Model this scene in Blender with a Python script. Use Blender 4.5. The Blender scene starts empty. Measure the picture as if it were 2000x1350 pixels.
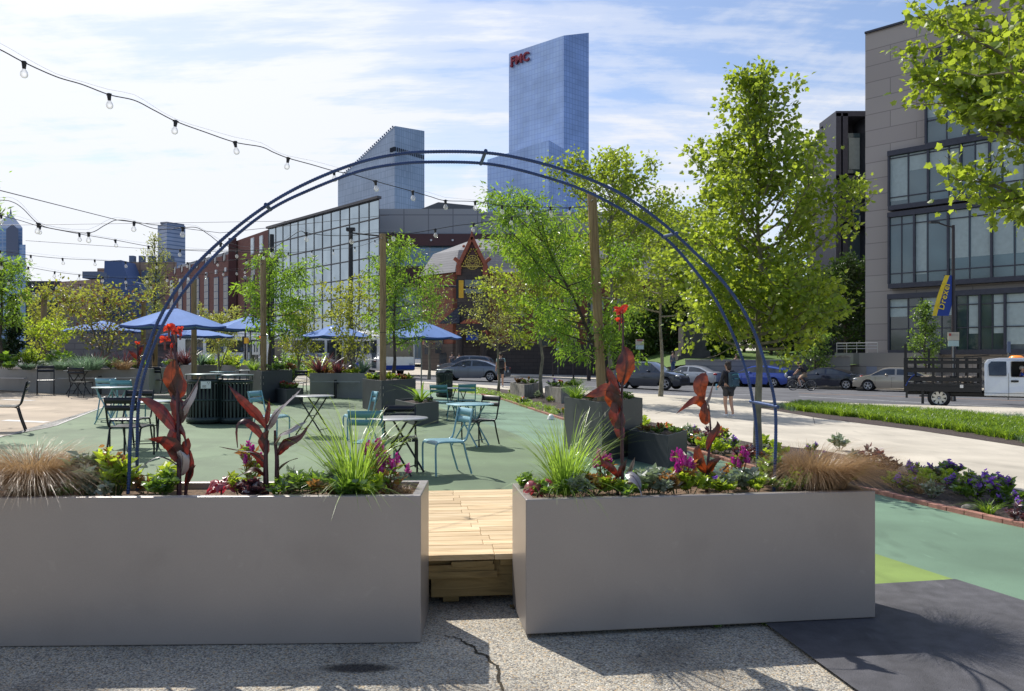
import bpy, bmesh, math, random
import numpy as np
from mathutils import Vector, Matrix, noise as mnoise
random.seed(7); np.random.seed(7)
R=math.radians; PI=math.pi
SC=bpy.context.scene; COL=SC.collection
F=1500.0; HY=697.0; E=1.68       # focal length in photo pixels, horizon row, eye height
# ------------------------------------------------------------------ terrain
def g(X,Y):
    s=min(max((Y-5)/4.0,0),1); s=s*s*(3-2*s)
    return s*(.10-.033*min(max(X,-16),12))
def gp(x,y,dz=0.0):
    Y=10.0
    for i in range(80):
        Yn=F*(E-g((x-1000)/F*Y,Y)-dz)/max(y-HY,1.0)
        Y=.5*Y+.5*min(Yn,400)
    X=(x-1000)/F*Y
    return Vector((X,Y,g(X,Y)+dz))
def at(x,y,Y): return Vector(((x-1000)/F*Y,Y,E+(HY-y)/F*Y))
# ------------------------------------------------------------------ materials
def new_mat(name):
    m=bpy.data.materials.new(name); m.use_nodes=True
    nt=m.node_tree; b=nt.nodes['Principled BSDF']; return m,nt,b
def ramp(nt,stops):
    r=nt.nodes.new('ShaderNodeValToRGB'); e=r.color_ramp.elements
    while len(e)<len(stops): e.new(.5)
    for i,(p,c) in enumerate(stops):
        e[i].position=p; e[i].color=(*c,1) if len(c)==3 else c
    return r
def pbr(name,col,rough=.5,metal=0,var=.12,scale=4,bump=0,bscale=60,coat=0,stretch=(1,1,1),col2=None,emit=None,spec=.5,detail=5,dirt=0):
    m,nt,b=new_mat(name); N=nt.nodes; L=nt.links
    tc=N.new('ShaderNodeTexCoord'); mp=N.new('ShaderNodeMapping'); mp.inputs['Scale'].default_value=stretch
    L.new(tc.outputs['Object'],mp.inputs[0])
    n=N.new('ShaderNodeTexNoise'); n.inputs['Scale'].default_value=scale; n.inputs['Detail'].default_value=detail
    L.new(mp.outputs[0],n.inputs['Vector'])
    c1=tuple(max(0,c*(1-var)) for c in col); c2=tuple(min(1,c*(1+var)) for c in (col2 or col))
    r=ramp(nt,[(.3,c1),(.7,c2)]); L.new(n.outputs['Fac'],r.inputs[0]); L.new(r.outputs[0],b.inputs['Base Color'])
    if dirt:
        src=r.outputs[0]
        for (sc_,lo,hi,a0,a1,st) in ((.55,.38,.62,1-dirt*1.1,1+dirt*.5,(1,1,1)),(2.6,.30,.42,1-dirt*1.3,1,(1,.35,1)),(170,.25,.75,1-dirt*.9,1+dirt*.9,(1,1,1)),(11,.66,.74,1,1+dirt*1.6,(1,.25,1))):
            mp3=N.new('ShaderNodeMapping'); mp3.inputs['Scale'].default_value=st; L.new(tc.outputs['Object'],mp3.inputs[0])
            n3=N.new('ShaderNodeTexNoise'); n3.inputs['Scale'].default_value=sc_; n3.inputs['Detail'].default_value=7 if sc_<100 else 2; n3.inputs['Distortion'].default_value=.4; L.new(mp3.outputs[0],n3.inputs['Vector'])
            r3=ramp(nt,[(lo,(a0,)*3),(hi,(a1,)*3)]); L.new(n3.outputs['Fac'],r3.inputs[0])
            mx=N.new('ShaderNodeMix'); mx.data_type='RGBA'; mx.blend_type='MULTIPLY'; mx.inputs[0].default_value=1; mx.clamp_result=False
            L.new(src,mx.inputs[6]); L.new(r3.outputs[0],mx.inputs[7]); src=mx.outputs[2]
        L.new(src,b.inputs['Base Color'])
    b.inputs['Roughness'].default_value=rough; b.inputs['Metallic'].default_value=metal
    b.inputs['Coat Weight'].default_value=coat; b.inputs['Specular IOR Level'].default_value=spec
    if bump:
        n2=N.new('ShaderNodeTexNoise'); n2.inputs['Scale'].default_value=bscale; n2.inputs['Detail'].default_value=4
        L.new(mp.outputs[0],n2.inputs['Vector'])
        bp=N.new('ShaderNodeBump'); bp.inputs['Strength'].default_value=bump; bp.inputs['Distance'].default_value=.02
        L.new(n2.outputs['Fac'],bp.inputs['Height']); L.new(bp.outputs[0],b.inputs['Normal'])
    if emit:
        b.inputs['Emission Color'].default_value=(*emit[0],1); b.inputs['Emission Strength'].default_value=emit[1]
    return m
def leafmat(name,c1,c2,trans,fac=.45,gloss=.06,rough=.35):
    m=bpy.data.materials.new(name); m.use_nodes=True; nt=m.node_tree; N=nt.nodes; L=nt.links
    N.remove(N['Principled BSDF']); out=N['Material Output']
    geo=N.new('ShaderNodeNewGeometry')
    r=ramp(nt,[(0,c1),(1,c2)]); L.new(geo.outputs['Random Per Island'],r.inputs[0])
    d=N.new('ShaderNodeBsdfDiffuse'); L.new(r.outputs[0],d.inputs[0])
    t=N.new('ShaderNodeBsdfTranslucent')
    r2=ramp(nt,[(0,tuple(c*.75 for c in trans)),(1,tuple(min(1,c*1.2) for c in trans))]); L.new(geo.outputs['Random Per Island'],r2.inputs[0])
    L.new(r2.outputs[0],t.inputs[0])
    mx=N.new('ShaderNodeMixShader'); mx.inputs[0].default_value=fac
    L.new(d.outputs[0],mx.inputs[1]); L.new(t.outputs[0],mx.inputs[2])
    gl=N.new('ShaderNodeBsdfGlossy'); gl.inputs['Roughness'].default_value=rough; gl.inputs[0].default_value=(1,1,1,1)
    m2=N.new('ShaderNodeMixShader'); m2.inputs[0].default_value=gloss
    L.new(mx.outputs[0],m2.inputs[1]); L.new(gl.outputs[0],m2.inputs[2]); L.new(m2.outputs[0],out.inputs[0])
    return m
def glassmat(name,col,rough=.06,metal=.0,spec=1.0,wav=.0,col2=None,scale=.15):
    m,nt,b=new_mat(name); N=nt.nodes; L=nt.links
    tc=N.new('ShaderNodeTexCoord'); n=N.new('ShaderNodeTexNoise'); n.inputs['Scale'].default_value=scale
    L.new(tc.outputs['Object'],n.inputs['Vector'])
    r=ramp(nt,[(.35,col),(.65,col2 or col)]); L.new(n.outputs['Fac'],r.inputs[0]); L.new(r.outputs[0],b.inputs['Base Color'])
    b.inputs['Roughness'].default_value=rough; b.inputs['Metallic'].default_value=metal; b.inputs['Specular IOR Level'].default_value=spec
    if wav:
        n2=N.new('ShaderNodeTexNoise'); n2.inputs['Scale'].default_value=.6; L.new(tc.outputs['Object'],n2.inputs['Vector'])
        bp=N.new('ShaderNodeBump'); bp.inputs['Strength'].default_value=wav; bp.inputs['Distance'].default_value=.1
        L.new(n2.outputs['Fac'],bp.inputs['Height']); L.new(bp.outputs[0],b.inputs['Normal'])
    return m
def gridmat(name,pane,frame,w,h,mortar=.1,rough=.15,metal=.3,pane2=None,bias=0,offset=0,emit=0):
    """facade pattern laid out in metres along the wall (UV)"""
    m,nt,b=new_mat(name); N=nt.nodes; L=nt.links
    uv=N.new('ShaderNodeUVMap'); br=N.new('ShaderNodeTexBrick')
    L.new(uv.outputs[0],br.inputs['Vector']); br.offset=offset; br.squash=1
    br.inputs['Scale'].default_value=1; br.inputs['Brick Width'].default_value=w; br.inputs['Row Height'].default_value=h
    br.inputs['Mortar Size'].default_value=mortar; br.inputs['Mortar Smooth'].default_value=.1; br.inputs['Bias'].default_value=bias
    br.inputs['Color1'].default_value=(*pane,1); br.inputs['Color2'].default_value=(*(pane2 or pane),1); br.inputs['Mortar'].default_value=(*frame,1)
    n=N.new('ShaderNodeTexNoise'); n.inputs['Scale'].default_value=.05; L.new(uv.outputs[0],n.inputs['Vector'])
    mx=N.new('ShaderNodeMix'); mx.data_type='RGBA'; mx.blend_type='MULTIPLY'; mx.inputs[0].default_value=.5
    L.new(br.outputs['Color'],mx.inputs[6]); r=ramp(nt,[(.3,(.6,.6,.6)),(.7,(1.2,1.2,1.2))]); L.new(n.outputs['Fac'],r.inputs[0]); L.new(r.outputs[0],mx.inputs[7])
    L.new(mx.outputs[2],b.inputs['Base Color']); b.inputs['Roughness'].default_value=rough; b.inputs['Metallic'].default_value=metal
    return m
def stonemat(name,c1,c2,w,h,mortar=.01,mc=None,rough=.8,offset=.5):
    m=gridmat(name,c1,mc or tuple(c*.6 for c in c1),w,h,mortar,rough,0,c2,0,offset); return m
M={}
def mk():
    M['aggregate']=agg()
    M['asphalt_paint']=pbr('dark_painted_asphalt',(.082,.080,.088),.8,var=.22,scale=9,bump=.35,bscale=160,dirt=0.22)
    M['lime']=pbr('lime_paint',(.20,.285,.07),.75,var=.12,scale=3,bump=.2,bscale=120,dirt=0.14)
    M['teal']=pbr('teal_paint',(.150,.245,.165),.75,var=.13,scale=1.1,bump=.2,bscale=120,detail=9,dirt=0.17)
    M['sage']=pbr('sage_paint',(.135,.195,.105),.75,var=.13,scale=1.2,bump=.2,bscale=120,detail=9,dirt=0.17)
    M['beige']=pbr('beige_paving',(.42,.34,.25),.85,var=.18,scale=.8,bump=.15,bscale=60,detail=8,dirt=0.16)
    M['white_ground_paint']=pbr('white_ground_paint',(.62,.6,.56),.8,var=.15,scale=6)
    M['sidewalk']=pbr('sidewalk_concrete',(.54,.485,.395),.85,var=.1,scale=.9,bump=.1,bscale=80,detail=8,dirt=0.12)
    M['joint']=pbr('joint',(.12,.11,.1),.9)
    M['road']=pbr('road_asphalt',(.115,.116,.125),.85,var=.18,scale=.5,bump=.25,bscale=60,detail=9,dirt=0.20)
    M['curb']=pbr('curb_concrete',(.42,.40,.35),.85,var=.1,dirt=0.15)
    M['road_white']=pbr('road_white',(.6,.6,.6),.8,var=.25,scale=7)
    M['road_orange']=pbr('road_orange',(.55,.27,.1),.8,var=.25,scale=7)
    M['mulch']=pbr('mulch',(.035,.022,.018),.95,var=.7,scale=30,bump=1.,bscale=45,col2=(.07,.05,.045))
    M['straw']=pbr('straw_mulch',(.16,.10,.06),.95,var=.5,scale=35,bump=1,bscale=50)
    M['brick_edge']=pbr('brick_edging',(.36,.17,.13),.8,var=.2,scale=6,bump=.3,bscale=70)
    M['lawn']=pbr('lawn',(.10,.17,.03),.9,var=.25,scale=3,bump=.6,bscale=40)
    M['planter_taupe']=pbr('taupe_powder_coat',(.335,.298,.275),.36,metal=.3,var=.05,scale=1.3,bump=.02,bscale=300,dirt=.045)
    M['planter_grey']=pbr('grey_planter',(.26,.25,.235),.55,metal=.1,var=.1,scale=1.5,dirt=.12)
    M['planter_dark']=pbr('dark_planter',(.062,.068,.074),.5,metal=.1,var=.15,scale=1.5,dirt=.14)
    M['concrete']=pbr('rough_concrete',(.26,.24,.21),.9,var=.25,scale=5,bump=.3,bscale=40)
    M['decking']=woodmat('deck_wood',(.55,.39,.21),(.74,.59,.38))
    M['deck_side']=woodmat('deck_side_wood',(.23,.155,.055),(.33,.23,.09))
    M['post_wood']=woodmat('post_wood',(.25,.165,.075),(.37,.26,.13),(8,8,.7))
    M['rebar']=pbr('blue_rebar',(.028,.062,.17),.42,metal=.3,var=.25,scale=8,bump=.2,bscale=200)
    M['black_metal']=pbr('black_metal',(.012,.013,.018),.35,metal=.2,var=.1)
    M['blue_metal']=pbr('light_blue_metal',(.20,.38,.44),.35,metal=.1,var=.06)
    M['teal_metal']=pbr('teal_metal',(.09,.25,.27),.35,metal=.1,var=.06)
    M['greytop']=pbr('grey_table_top',(.32,.32,.33),.3,metal=.2,var=.06)
    M['lighttop']=pbr('light_table_top',(.5,.55,.56),.3,metal=.1,var=.06)
    M['bin']=pbr('dark_green_bin',(.03,.045,.042),.45,metal=.2,var=.1)
    M['binlid']=pbr('bin_lid',(.2,.24,.23),.35,metal=.5,var=.1)
    M['black']=pbr('black_plastic',(.01,.01,.012),.5,var=.1)
    M['white']=pbr('white_paint',(.75,.75,.73),.45,var=.04)
    M['chrome']=pbr('bare_metal',(.5,.5,.5),.3,metal=1,var=.05)
    M['canvas']=pbr('blue_canvas',(.12,.225,.50),.85,var=.07,scale=3,bump=.15,bscale=15)
    M['canvas_dark']=pbr('blue_canvas_edge',(.04,.08,.27),.85,var=.07,scale=3)
    M['pole_metal']=pbr('grey_pole',(.25,.25,.24),.45,metal=.6,var=.1)
    M['streetpole']=pbr('dark_bronze_pole',(.035,.028,.03),.45,metal=.4,var=.1)
    M['bark']=pbr('bark_dark',(.07,.055,.042),.9,var=.4,scale=12,bump=.6,bscale=40)
    M['bark_grey']=pbr('bark_grey',(.20,.18,.13),.9,var=.4,scale=10,bump=.5,bscale=40,stretch=(1,1,.5))
    M['glass_clear']=bulbglass()
    # foliage
    M['leaf_plane']=leafmat('plane_tree_leaf',(.06,.12,.016),(.18,.25,.04),(.50,.62,.05),.52,.035)
    M['leaf_locust']=leafmat('locust_leaf',(.05,.11,.018),(.13,.21,.035),(.36,.58,.04),.52,.04)
    M['leaf_amber']=leafmat('amber_leaf',(.19,.17,.025),(.12,.20,.03),(.52,.56,.06),.46,.04)
    M['leaf_young']=leafmat('young_leaf',(.16,.20,.04),(.12,.17,.04),(.52,.55,.10),.45,.04)
    M['leaf_dark']=leafmat('dark_leaf',(.02,.045,.01),(.05,.09,.018),(.09,.17,.02),.3,.04)
    M['leaf_mid']=leafmat('mid_leaf',(.05,.10,.02),(.11,.17,.035),(.28,.45,.05),.45,.05)
    M['leaf_bud']=leafmat('bud_leaf',(.16,.06,.03),(.12,.1,.04),(.3,.16,.06),.35,.03)
    M['cypress']=leafmat('cypress_leaf',(.012,.035,.012),(.03,.06,.02),(.03,.08,.02),.2,.04)
    M['grass_green']=leafmat('grass_green',(0.130,0.234,0.026),(0.260,0.390,0.065),(0.455,0.676,0.078),.45,.08)
    M['lily_green']=leafmat('lilyturf',(.035,.09,.01),(.17,.28,.03),(.38,.56,.04),.45,.03)
    M['grass_blue']=leafmat('grass_blue_green',(.10,.16,.12),(.2,.28,.2),(.25,.4,.22),.4,.05)
    M['grass_brown']=leafmat('bronze_sedge',(.20,.11,.05),(.44,.30,.17),(.55,.36,.17),.4,.04)
    M['fol_green']=leafmat('foliage_green',(0.039,0.104,0.019),(0.130,0.221,0.039),(0.364,0.585,0.052),.42,.08)
    M['fol_silver']=leafmat('foliage_silver',(0.169,0.208,0.143),(0.364,0.403,0.312),(0.312,0.416,0.182),.35,.10)
    M['fol_lime']=leafmat('foliage_lime',(0.182,0.286,0.026),(0.325,0.429,0.052),(0.650,0.806,0.052),.5,.05)
    M['fol_bronze']=leafmat('foliage_bronze',(0.130,0.078,0.033),(0.208,0.182,0.052),(0.585,0.260,0.065),.42,.06)
    M['fol_purple']=leafmat('foliage_purple',(0.039,0.019,0.033),(0.117,0.052,0.065),(0.260,0.065,0.065),.3,.12)
    M['coleus']=leafmat('coleus_red',(.28,.02,.04),(.45,.10,.13),(.75,.05,.09),.45,.08)
    M['canna']=cannamat('canna_leaf',(.022,.008,.010),(.24,.022,.012),.40,.07)
    M['canna_dark']=cannamat('canna_leaf_gloss',(.06,.036,.046),(.10,.02,.02),.15,.36)
    M['canna_amber']=cannamat('canna_leaf_amber',(.035,.012,.008),(.34,.055,.010),.45,.06)
    M['canna_stem']=pbr('canna_stem',(.05,.012,.02),.45,var=.2)
    M['canna_flower']=leafmat('canna_flower',(.7,.04,.01),(.85,.10,.02),(.95,.07,.015),.5,.04)
    M['magenta']=leafmat('magenta_plume',(.32,.015,.20),(.55,.04,.36),(.65,.03,.40),.4,.05)
    M['violet']=leafmat('violet_petal',(.16,.06,.42),(.32,.15,.62),(.4,.15,.75),.4,.04)
    M['orange']=leafmat('orange_petal',(.75,.16,.02),(.85,.28,.03),(.9,.25,.02),.4,.04)
    M['redpetal']=leafmat('red_petal',(.5,.02,.02),(.65,.04,.04),(.7,.03,.03),.4,.04)
    M['yellow']=leafmat('yellow_petal',(.7,.5,.03),(.8,.6,.05),(.85,.6,.04),.4,.04)
    M['stem']=pbr('green_stem',(.07,.11,.03),.6,var=.2)
    M['redstem']=pbr('red_stem',(.18,.05,.04),.6,var=.3)
def cannamat(name,c,tr,fac,gloss):
    m=bpy.data.materials.new(name); m.use_nodes=True; nt=m.node_tree; N=nt.nodes; L=nt.links
    N.remove(N['Principled BSDF']); out=N['Material Output']; tc=N.new('ShaderNodeTexCoord')
    n=N.new('ShaderNodeTexNoise'); n.inputs['Scale'].default_value=14; n.inputs['Detail'].default_value=5; n.inputs['Distortion'].default_value=1; L.new(tc.outputs['Object'],n.inputs['Vector'])
    r=ramp(nt,[(.3,tuple(x*.6 for x in c)),(.7,tuple(x*1.7 for x in c))]); L.new(n.outputs['Fac'],r.inputs[0])
    r2=ramp(nt,[(.32,tuple(x*.22 for x in tr)),(.5,tuple(x*.7 for x in tr)),(.68,tuple(min(1,x*1.25) for x in tr))]); L.new(n.outputs['Fac'],r2.inputs[0])
    d=N.new('ShaderNodeBsdfDiffuse'); t=N.new('ShaderNodeBsdfTranslucent'); L.new(r.outputs[0],d.inputs[0]); L.new(r2.outputs[0],t.inputs[0])
    mx=N.new('ShaderNodeMixShader'); mx.inputs[0].default_value=fac; L.new(d.outputs[0],mx.inputs[1]); L.new(t.outputs[0],mx.inputs[2])
    gl=N.new('ShaderNodeBsdfGlossy'); gl.inputs['Roughness'].default_value=.42
    m2=N.new('ShaderNodeMixShader'); m2.inputs[0].default_value=gloss; L.new(mx.outputs[0],m2.inputs[1]); L.new(gl.outputs[0],m2.inputs[2]); L.new(m2.outputs[0],out.inputs[0]); return m
def bulbglass():
    m=bpy.data.materials.new('bulb_glass'); m.use_nodes=True; nt=m.node_tree; N=nt.nodes; L=nt.links
    N.remove(N['Principled BSDF']); out=N['Material Output']
    tr=N.new('ShaderNodeBsdfTransparent'); gl=N.new('ShaderNodeBsdfGlossy'); gl.inputs['Roughness'].default_value=.08
    df=N.new('ShaderNodeBsdfTranslucent'); df.inputs[0].default_value=(.8,.8,.75,1)
    lw=N.new('ShaderNodeLayerWeight'); lw.inputs[0].default_value=.55
    mx=N.new('ShaderNodeMixShader'); L.new(lw.outputs['Facing'],mx.inputs[0]); L.new(tr.outputs[0],mx.inputs[1]); L.new(gl.outputs[0],mx.inputs[2])
    m2=N.new('ShaderNodeMixShader'); m2.inputs[0].default_value=.12; L.new(mx.outputs[0],m2.inputs[1]); L.new(df.outputs[0],m2.inputs[2])
    L.new(m2.outputs[0],out.inputs[0]); return m
def agg():
    m,nt,b=new_mat('exposed_aggregate'); N=nt.nodes; L=nt.links
    tc=N.new('ShaderNodeTexCoord'); v=N.new('ShaderNodeTexVoronoi'); v.inputs['Scale'].default_value=105
    L.new(tc.outputs['Object'],v.inputs['Vector'])
    sp=N.new('ShaderNodeSeparateColor'); L.new(v.outputs['Color'],sp.inputs[0])
    r=ramp(nt,[(0,(.16,.15,.14)),(.22,(.33,.31,.28)),(.5,(.48,.45,.38)),(.76,(.58,.53,.44)),(.92,(.52,.38,.22)),(1,(.75,.72,.66))])
    L.new(sp.outputs[0],r.inputs[0])
    r2=ramp(nt,[(0,(1,1,1)),(.7,(.95,.95,.95)),(1,(.5,.48,.45))]); 
    mu=N.new('ShaderNodeMath'); mu.operation='MULTIPLY'; mu.inputs[1].default_value=1.25
    L.new(v.outputs['Distance'],mu.inputs[0]); L.new(mu.outputs[0],r2.inputs[0])
    mx=N.new('ShaderNodeMix'); mx.data_type='RGBA'; mx.blend_type='MULTIPLY'; mx.inputs[0].default_value=1
    L.new(r.outputs[0],mx.inputs[6]); L.new(r2.outputs[0],mx.inputs[7])
    n=N.new('ShaderNodeTexNoise'); n.inputs['Scale'].default_value=1.5; n.inputs['Detail'].default_value=6; L.new(tc.outputs['Object'],n.inputs['Vector'])
    r3=ramp(nt,[(.32,(.58,.57,.56)),(.5,(.95,.95,.93)),(.7,(1.12,1.1,1.06))]); L.new(n.outputs['Fac'],r3.inputs[0])
    m3=N.new('ShaderNodeMix'); m3.data_type='RGBA'; m3.blend_type='MULTIPLY'; m3.inputs[0].default_value=1
    L.new(mx.outputs[2],m3.inputs[6]); L.new(r3.outputs[0],m3.inputs[7]); L.new(m3.outputs[2],b.inputs['Base Color'])
    bp=N.new('ShaderNodeBump'); bp.inputs['Strength'].default_value=.7; bp.inputs['Distance'].default_value=.006; bp.invert=True
    L.new(v.outputs['Distance'],bp.inputs['Height']); L.new(bp.outputs[0],b.inputs['Normal']); b.inputs['Roughness'].default_value=.8
    return m
def patchmat():
    m,nt,b=new_mat('dark_patch'); N=nt.nodes; L=nt.links; tc=N.new('ShaderNodeTexCoord'); gr=N.new('ShaderNodeTexGradient'); gr.gradient_type='SPHERICAL'
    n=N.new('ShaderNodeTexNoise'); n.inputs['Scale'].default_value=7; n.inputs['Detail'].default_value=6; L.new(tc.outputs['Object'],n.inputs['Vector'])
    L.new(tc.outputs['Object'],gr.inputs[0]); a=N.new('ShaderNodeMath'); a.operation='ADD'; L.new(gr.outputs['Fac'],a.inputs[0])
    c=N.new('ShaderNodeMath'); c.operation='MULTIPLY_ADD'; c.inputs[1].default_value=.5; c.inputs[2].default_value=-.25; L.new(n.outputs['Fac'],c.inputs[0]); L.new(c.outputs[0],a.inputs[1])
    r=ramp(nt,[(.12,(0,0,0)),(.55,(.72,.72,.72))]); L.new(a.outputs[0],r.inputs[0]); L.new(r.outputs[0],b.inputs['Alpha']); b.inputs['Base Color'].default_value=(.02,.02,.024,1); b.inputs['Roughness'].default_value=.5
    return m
def woodmat(name,c1,c2,stretch=(.5,9,9)):
    m,nt,b=new_mat(name); N=nt.nodes; L=nt.links
    tc=N.new('ShaderNodeTexCoord'); mp=N.new('ShaderNodeMapping'); mp.inputs['Scale'].default_value=stretch
    geo=N.new('ShaderNodeNewGeometry'); cb=N.new('ShaderNodeVectorMath'); cb.operation='ADD'
    ml=N.new('ShaderNodeMath'); ml.operation='MULTIPLY'; ml.inputs[1].default_value=37; L.new(geo.outputs['Random Per Island'],ml.inputs[0])
    L.new(tc.outputs['Object'],cb.inputs[0]); L.new(ml.outputs[0],cb.inputs[1]); L.new(cb.outputs[0],mp.inputs[0])
    n=N.new('ShaderNodeTexNoise'); n.inputs['Scale'].default_value=2.2; n.inputs['Detail'].default_value=8; n.inputs['Distortion'].default_value=1.6
    L.new(mp.outputs[0],n.inputs['Vector'])
    r=ramp(nt,[(.25,tuple(c*.55 for c in c1)),(.42,c1),(.7,c2)]); L.new(n.outputs['Fac'],r.inputs[0])
    r2=ramp(nt,[(0,(.82,.80,.76)),(1,(1.15,1.15,1.15))]); L.new(geo.outputs['Random Per Island'],r2.inputs[0])
    mx=N.new('ShaderNodeMix'); mx.data_type='RGBA'; mx.blend_type='MULTIPLY'; mx.inputs[0].default_value=1
    L.new(r.outputs[0],mx.inputs[6]); L.new(r2.outputs[0],mx.inputs[7]); L.new(mx.outputs[2],b.inputs['Base Color'])
    b.inputs['Roughness'].default_value=.7
    bp=N.new('ShaderNodeBump'); bp.inputs['Strength'].default_value=.15; bp.inputs['Distance'].default_value=.01
    L.new(n.outputs['Fac'],bp.inputs['Height']); L.new(bp.outputs[0],b.inputs['Normal'])
    return m
# ------------------------------------------------------------------ object helpers
def tag(o,label=None,cat=None,group=None,kind=None):
    if label: o['label']=label
    if cat: o['category']=cat
    if group: o['group']=group
    if kind: o['kind']=kind
    return o
def thing(name,label,cat,loc=(0,0,0),rz=0,group=None):
    o=bpy.data.objects.new(name,None); COL.objects.link(o); o.empty_display_size=.1
    o.location=loc; o.rotation_euler=(0,0,rz); return tag(o,label,cat,group)
def link(name,me,mats,parent=None):
    for m in (mats if isinstance(mats,(list,tuple)) else [mats]): me.materials.append(m)
    o=bpy.data.objects.new(name,me); COL.objects.link(o)
    if parent: o.parent=parent
    return o
def dup(root,loc=None,rz=None,label=None,scale=None):
    def rec(o,par):
        c=o.copy(); COL.objects.link(c); c.parent=par
        for ch in o.children: rec(ch,c)
        return c
    c=rec(root,root.parent)
    if loc is not None: c.location=loc
    if rz is not None: c.rotation_euler=(0,0,rz)
    if label: c['label']=label
    if scale: c.scale=(scale,)*3 if not isinstance(scale,tuple) else scale
    return c
class MB:
    def __init__(s): s.v=[]; s.f=[]; s.m=[]; s.s=[]; s.g=[]; s.k=0
    def add(s,vs,fs,smooth=False,m=0,cont=False):
        o=len(s.v); s.v+= [tuple(v) for v in vs]; s.k+=(0 if cont else 1)
        for f in fs: s.f.append([i+o for i in f]); s.m.append(m); s.s.append(smooth); s.g.append(s.k)
        return s
    def box(s,c,d,rz=0,m=0,rot=None):
        x,y,z=d[0]/2,d[1]/2,d[2]/2
        vs=[Vector((a*x,b*y,e*z)) for a in(-1,1) for b in(-1,1) for e in(-1,1)]
        T=rot if rot is not None else Matrix.Rotation(rz,3,'Z'); c=Vector(c)
        return s.add([c+T@v for v in vs],[(0,1,3,2),(4,6,7,5),(0,4,5,1),(2,3,7,6),(0,2,6,4),(1,5,7,3)],False,m)
    def bar(s,p0,p1,w,h,m=0,up=(0,0,1)):
        p0=Vector(p0);p1=Vector(p1);d=p1-p0;L=d.length;d.normalize();u=Vector(up)
        if abs(d.dot(u))>.98: u=Vector((1,0,0))
        y=u.cross(d).normalized(); z=d.cross(y)
        T=Matrix((d,y,z)).transposed(); return s.box((p0+p1)/2,(L,w,h),m=m,rot=T)
    def tube(s,pts,r,n=8,cap=True,smooth=True,m=0):
        P=[Vector(p) for p in pts]; k=len(P); rs=r if isinstance(r,(list,tuple)) else [r]*k
        vs=[];up=None
        for i,p in enumerate(P):
            t=(P[min(i+1,k-1)]-P[max(i-1,0)])
            t=t.normalized() if t.length>1e-9 else Vector((0,0,1))
            if up is None:
                up=Vector((0,0,1)) if abs(t.z)<.9 else Vector((1,0,0))
            x=up.cross(t)
            if x.length<1e-4: x=Vector((0,1,0)).cross(t)
            x.normalize(); y=t.cross(x); up=y
            for j in range(n):
                a=2*PI*j/n; vs.append(p+(x*math.cos(a)+y*math.sin(a))*rs[i])
        fs=[(i*n+j,i*n+(j+1)%n,(i+1)*n+(j+1)%n,(i+1)*n+j) for i in range(k-1) for j in range(n)]
        s.add(vs,fs,smooth,m)
        if cap: s.add(vs[:n],[tuple(range(n))[::-1]],False,m,True); s.add(vs[-n:],[tuple(range(n))],False,m,True)
        return s
    def lathe(s,prof,c=(0,0,0),n=16,smooth=True,m=0,rot=None,close=False):
        c=Vector(c); vs=[]
        for r,z in prof:
            for j in range(n):
                a=2*PI*j/n; v=Vector((r*math.cos(a),r*math.sin(a),z)); vs.append(c+(rot@v if rot is not None else v))
        k=len(prof)
        fs=[(i*n+j,i*n+(j+1)%n,(i+1)*n+(j+1)%n,(i+1)*n+j) for i in range(k-1) for j in range(n)]
        return s.add(vs,fs,smooth,m)
    def ell(s,c,r,n=12,k=8,m=0,rot=None):
        c=Vector(c);r=r if isinstance(r,(tuple,list)) else (r,r,r); vs=[]
        for i in range(k+1):
            t=PI*i/k
            for j in range(n):
                a=2*PI*j/n; v=Vector((r[0]*math.sin(t)*math.cos(a),r[1]*math.sin(t)*math.sin(a),-r[2]*math.cos(t)))
                vs.append(c+(rot@v if rot is not None else v))
        fs=[(i*n+j,i*n+(j+1)%n,(i+1)*n+(j+1)%n,(i+1)*n+j) for i in range(k) for j in range(n)]
        return s.add(vs,fs,True,m)
    def prism(s,poly,z0,z1,m=0,caps=True):
        n=len(poly); zt=z1 if isinstance(z1,(list,tuple)) else [z1]*n; zb=z0 if isinstance(z0,(list,tuple)) else [z0]*n
        vs=[(p[0],p[1],zb[i]) for i,p in enumerate(poly)]+[(p[0],p[1],zt[i]) for i,p in enumerate(poly)]
        fs=[(i,(i+1)%n,n+(i+1)%n,n+i) for i in range(n)]
        if caps: fs+=[tuple(range(n))[::-1],tuple(range(n,2*n))]
        return s.add(vs,fs,False,m)
    def each(s,name,mats,parent=None,bevel=0):
        # every added shape becomes a part of its own
        for gk in sorted(set(s.g)):
            fi=[i for i,q in enumerate(s.g) if q==gk]
            idx=sorted(set(k for i in fi for k in s.f[i])); mp_={k:j for j,k in enumerate(idx)}
            q=MB(); q.add([s.v[k] for k in idx],[[mp_[k] for k in s.f[i]] for i in fi]); q.s=[s.s[i] for i in fi]; q.build(name,mats,parent,bevel)
    def mesh(s,name):
        me=bpy.data.meshes.new(name); me.from_pydata(s.v,[],s.f)
        me.polygons.foreach_set('material_index',s.m); me.polygons.foreach_set('use_smooth',s.s)
        return me
    def build(s,name,mats,parent=None,bevel=0,fix=False):
        me=s.mesh(name)
        if fix or bevel:
            bm=bmesh.new(); bm.from_mesh(me); bmesh.ops.remove_doubles(bm,verts=bm.verts,dist=1e-5); bmesh.ops.recalc_face_normals(bm,faces=bm.faces); bm.to_mesh(me); bm.free()
        o=link(name,me,mats,parent)
        if bevel:
            b=o.modifiers.new('bevel','BEVEL'); b.width=bevel; b.segments=2; b.limit_method='ANGLE'; b.angle_limit=R(40)
        return o
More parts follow.
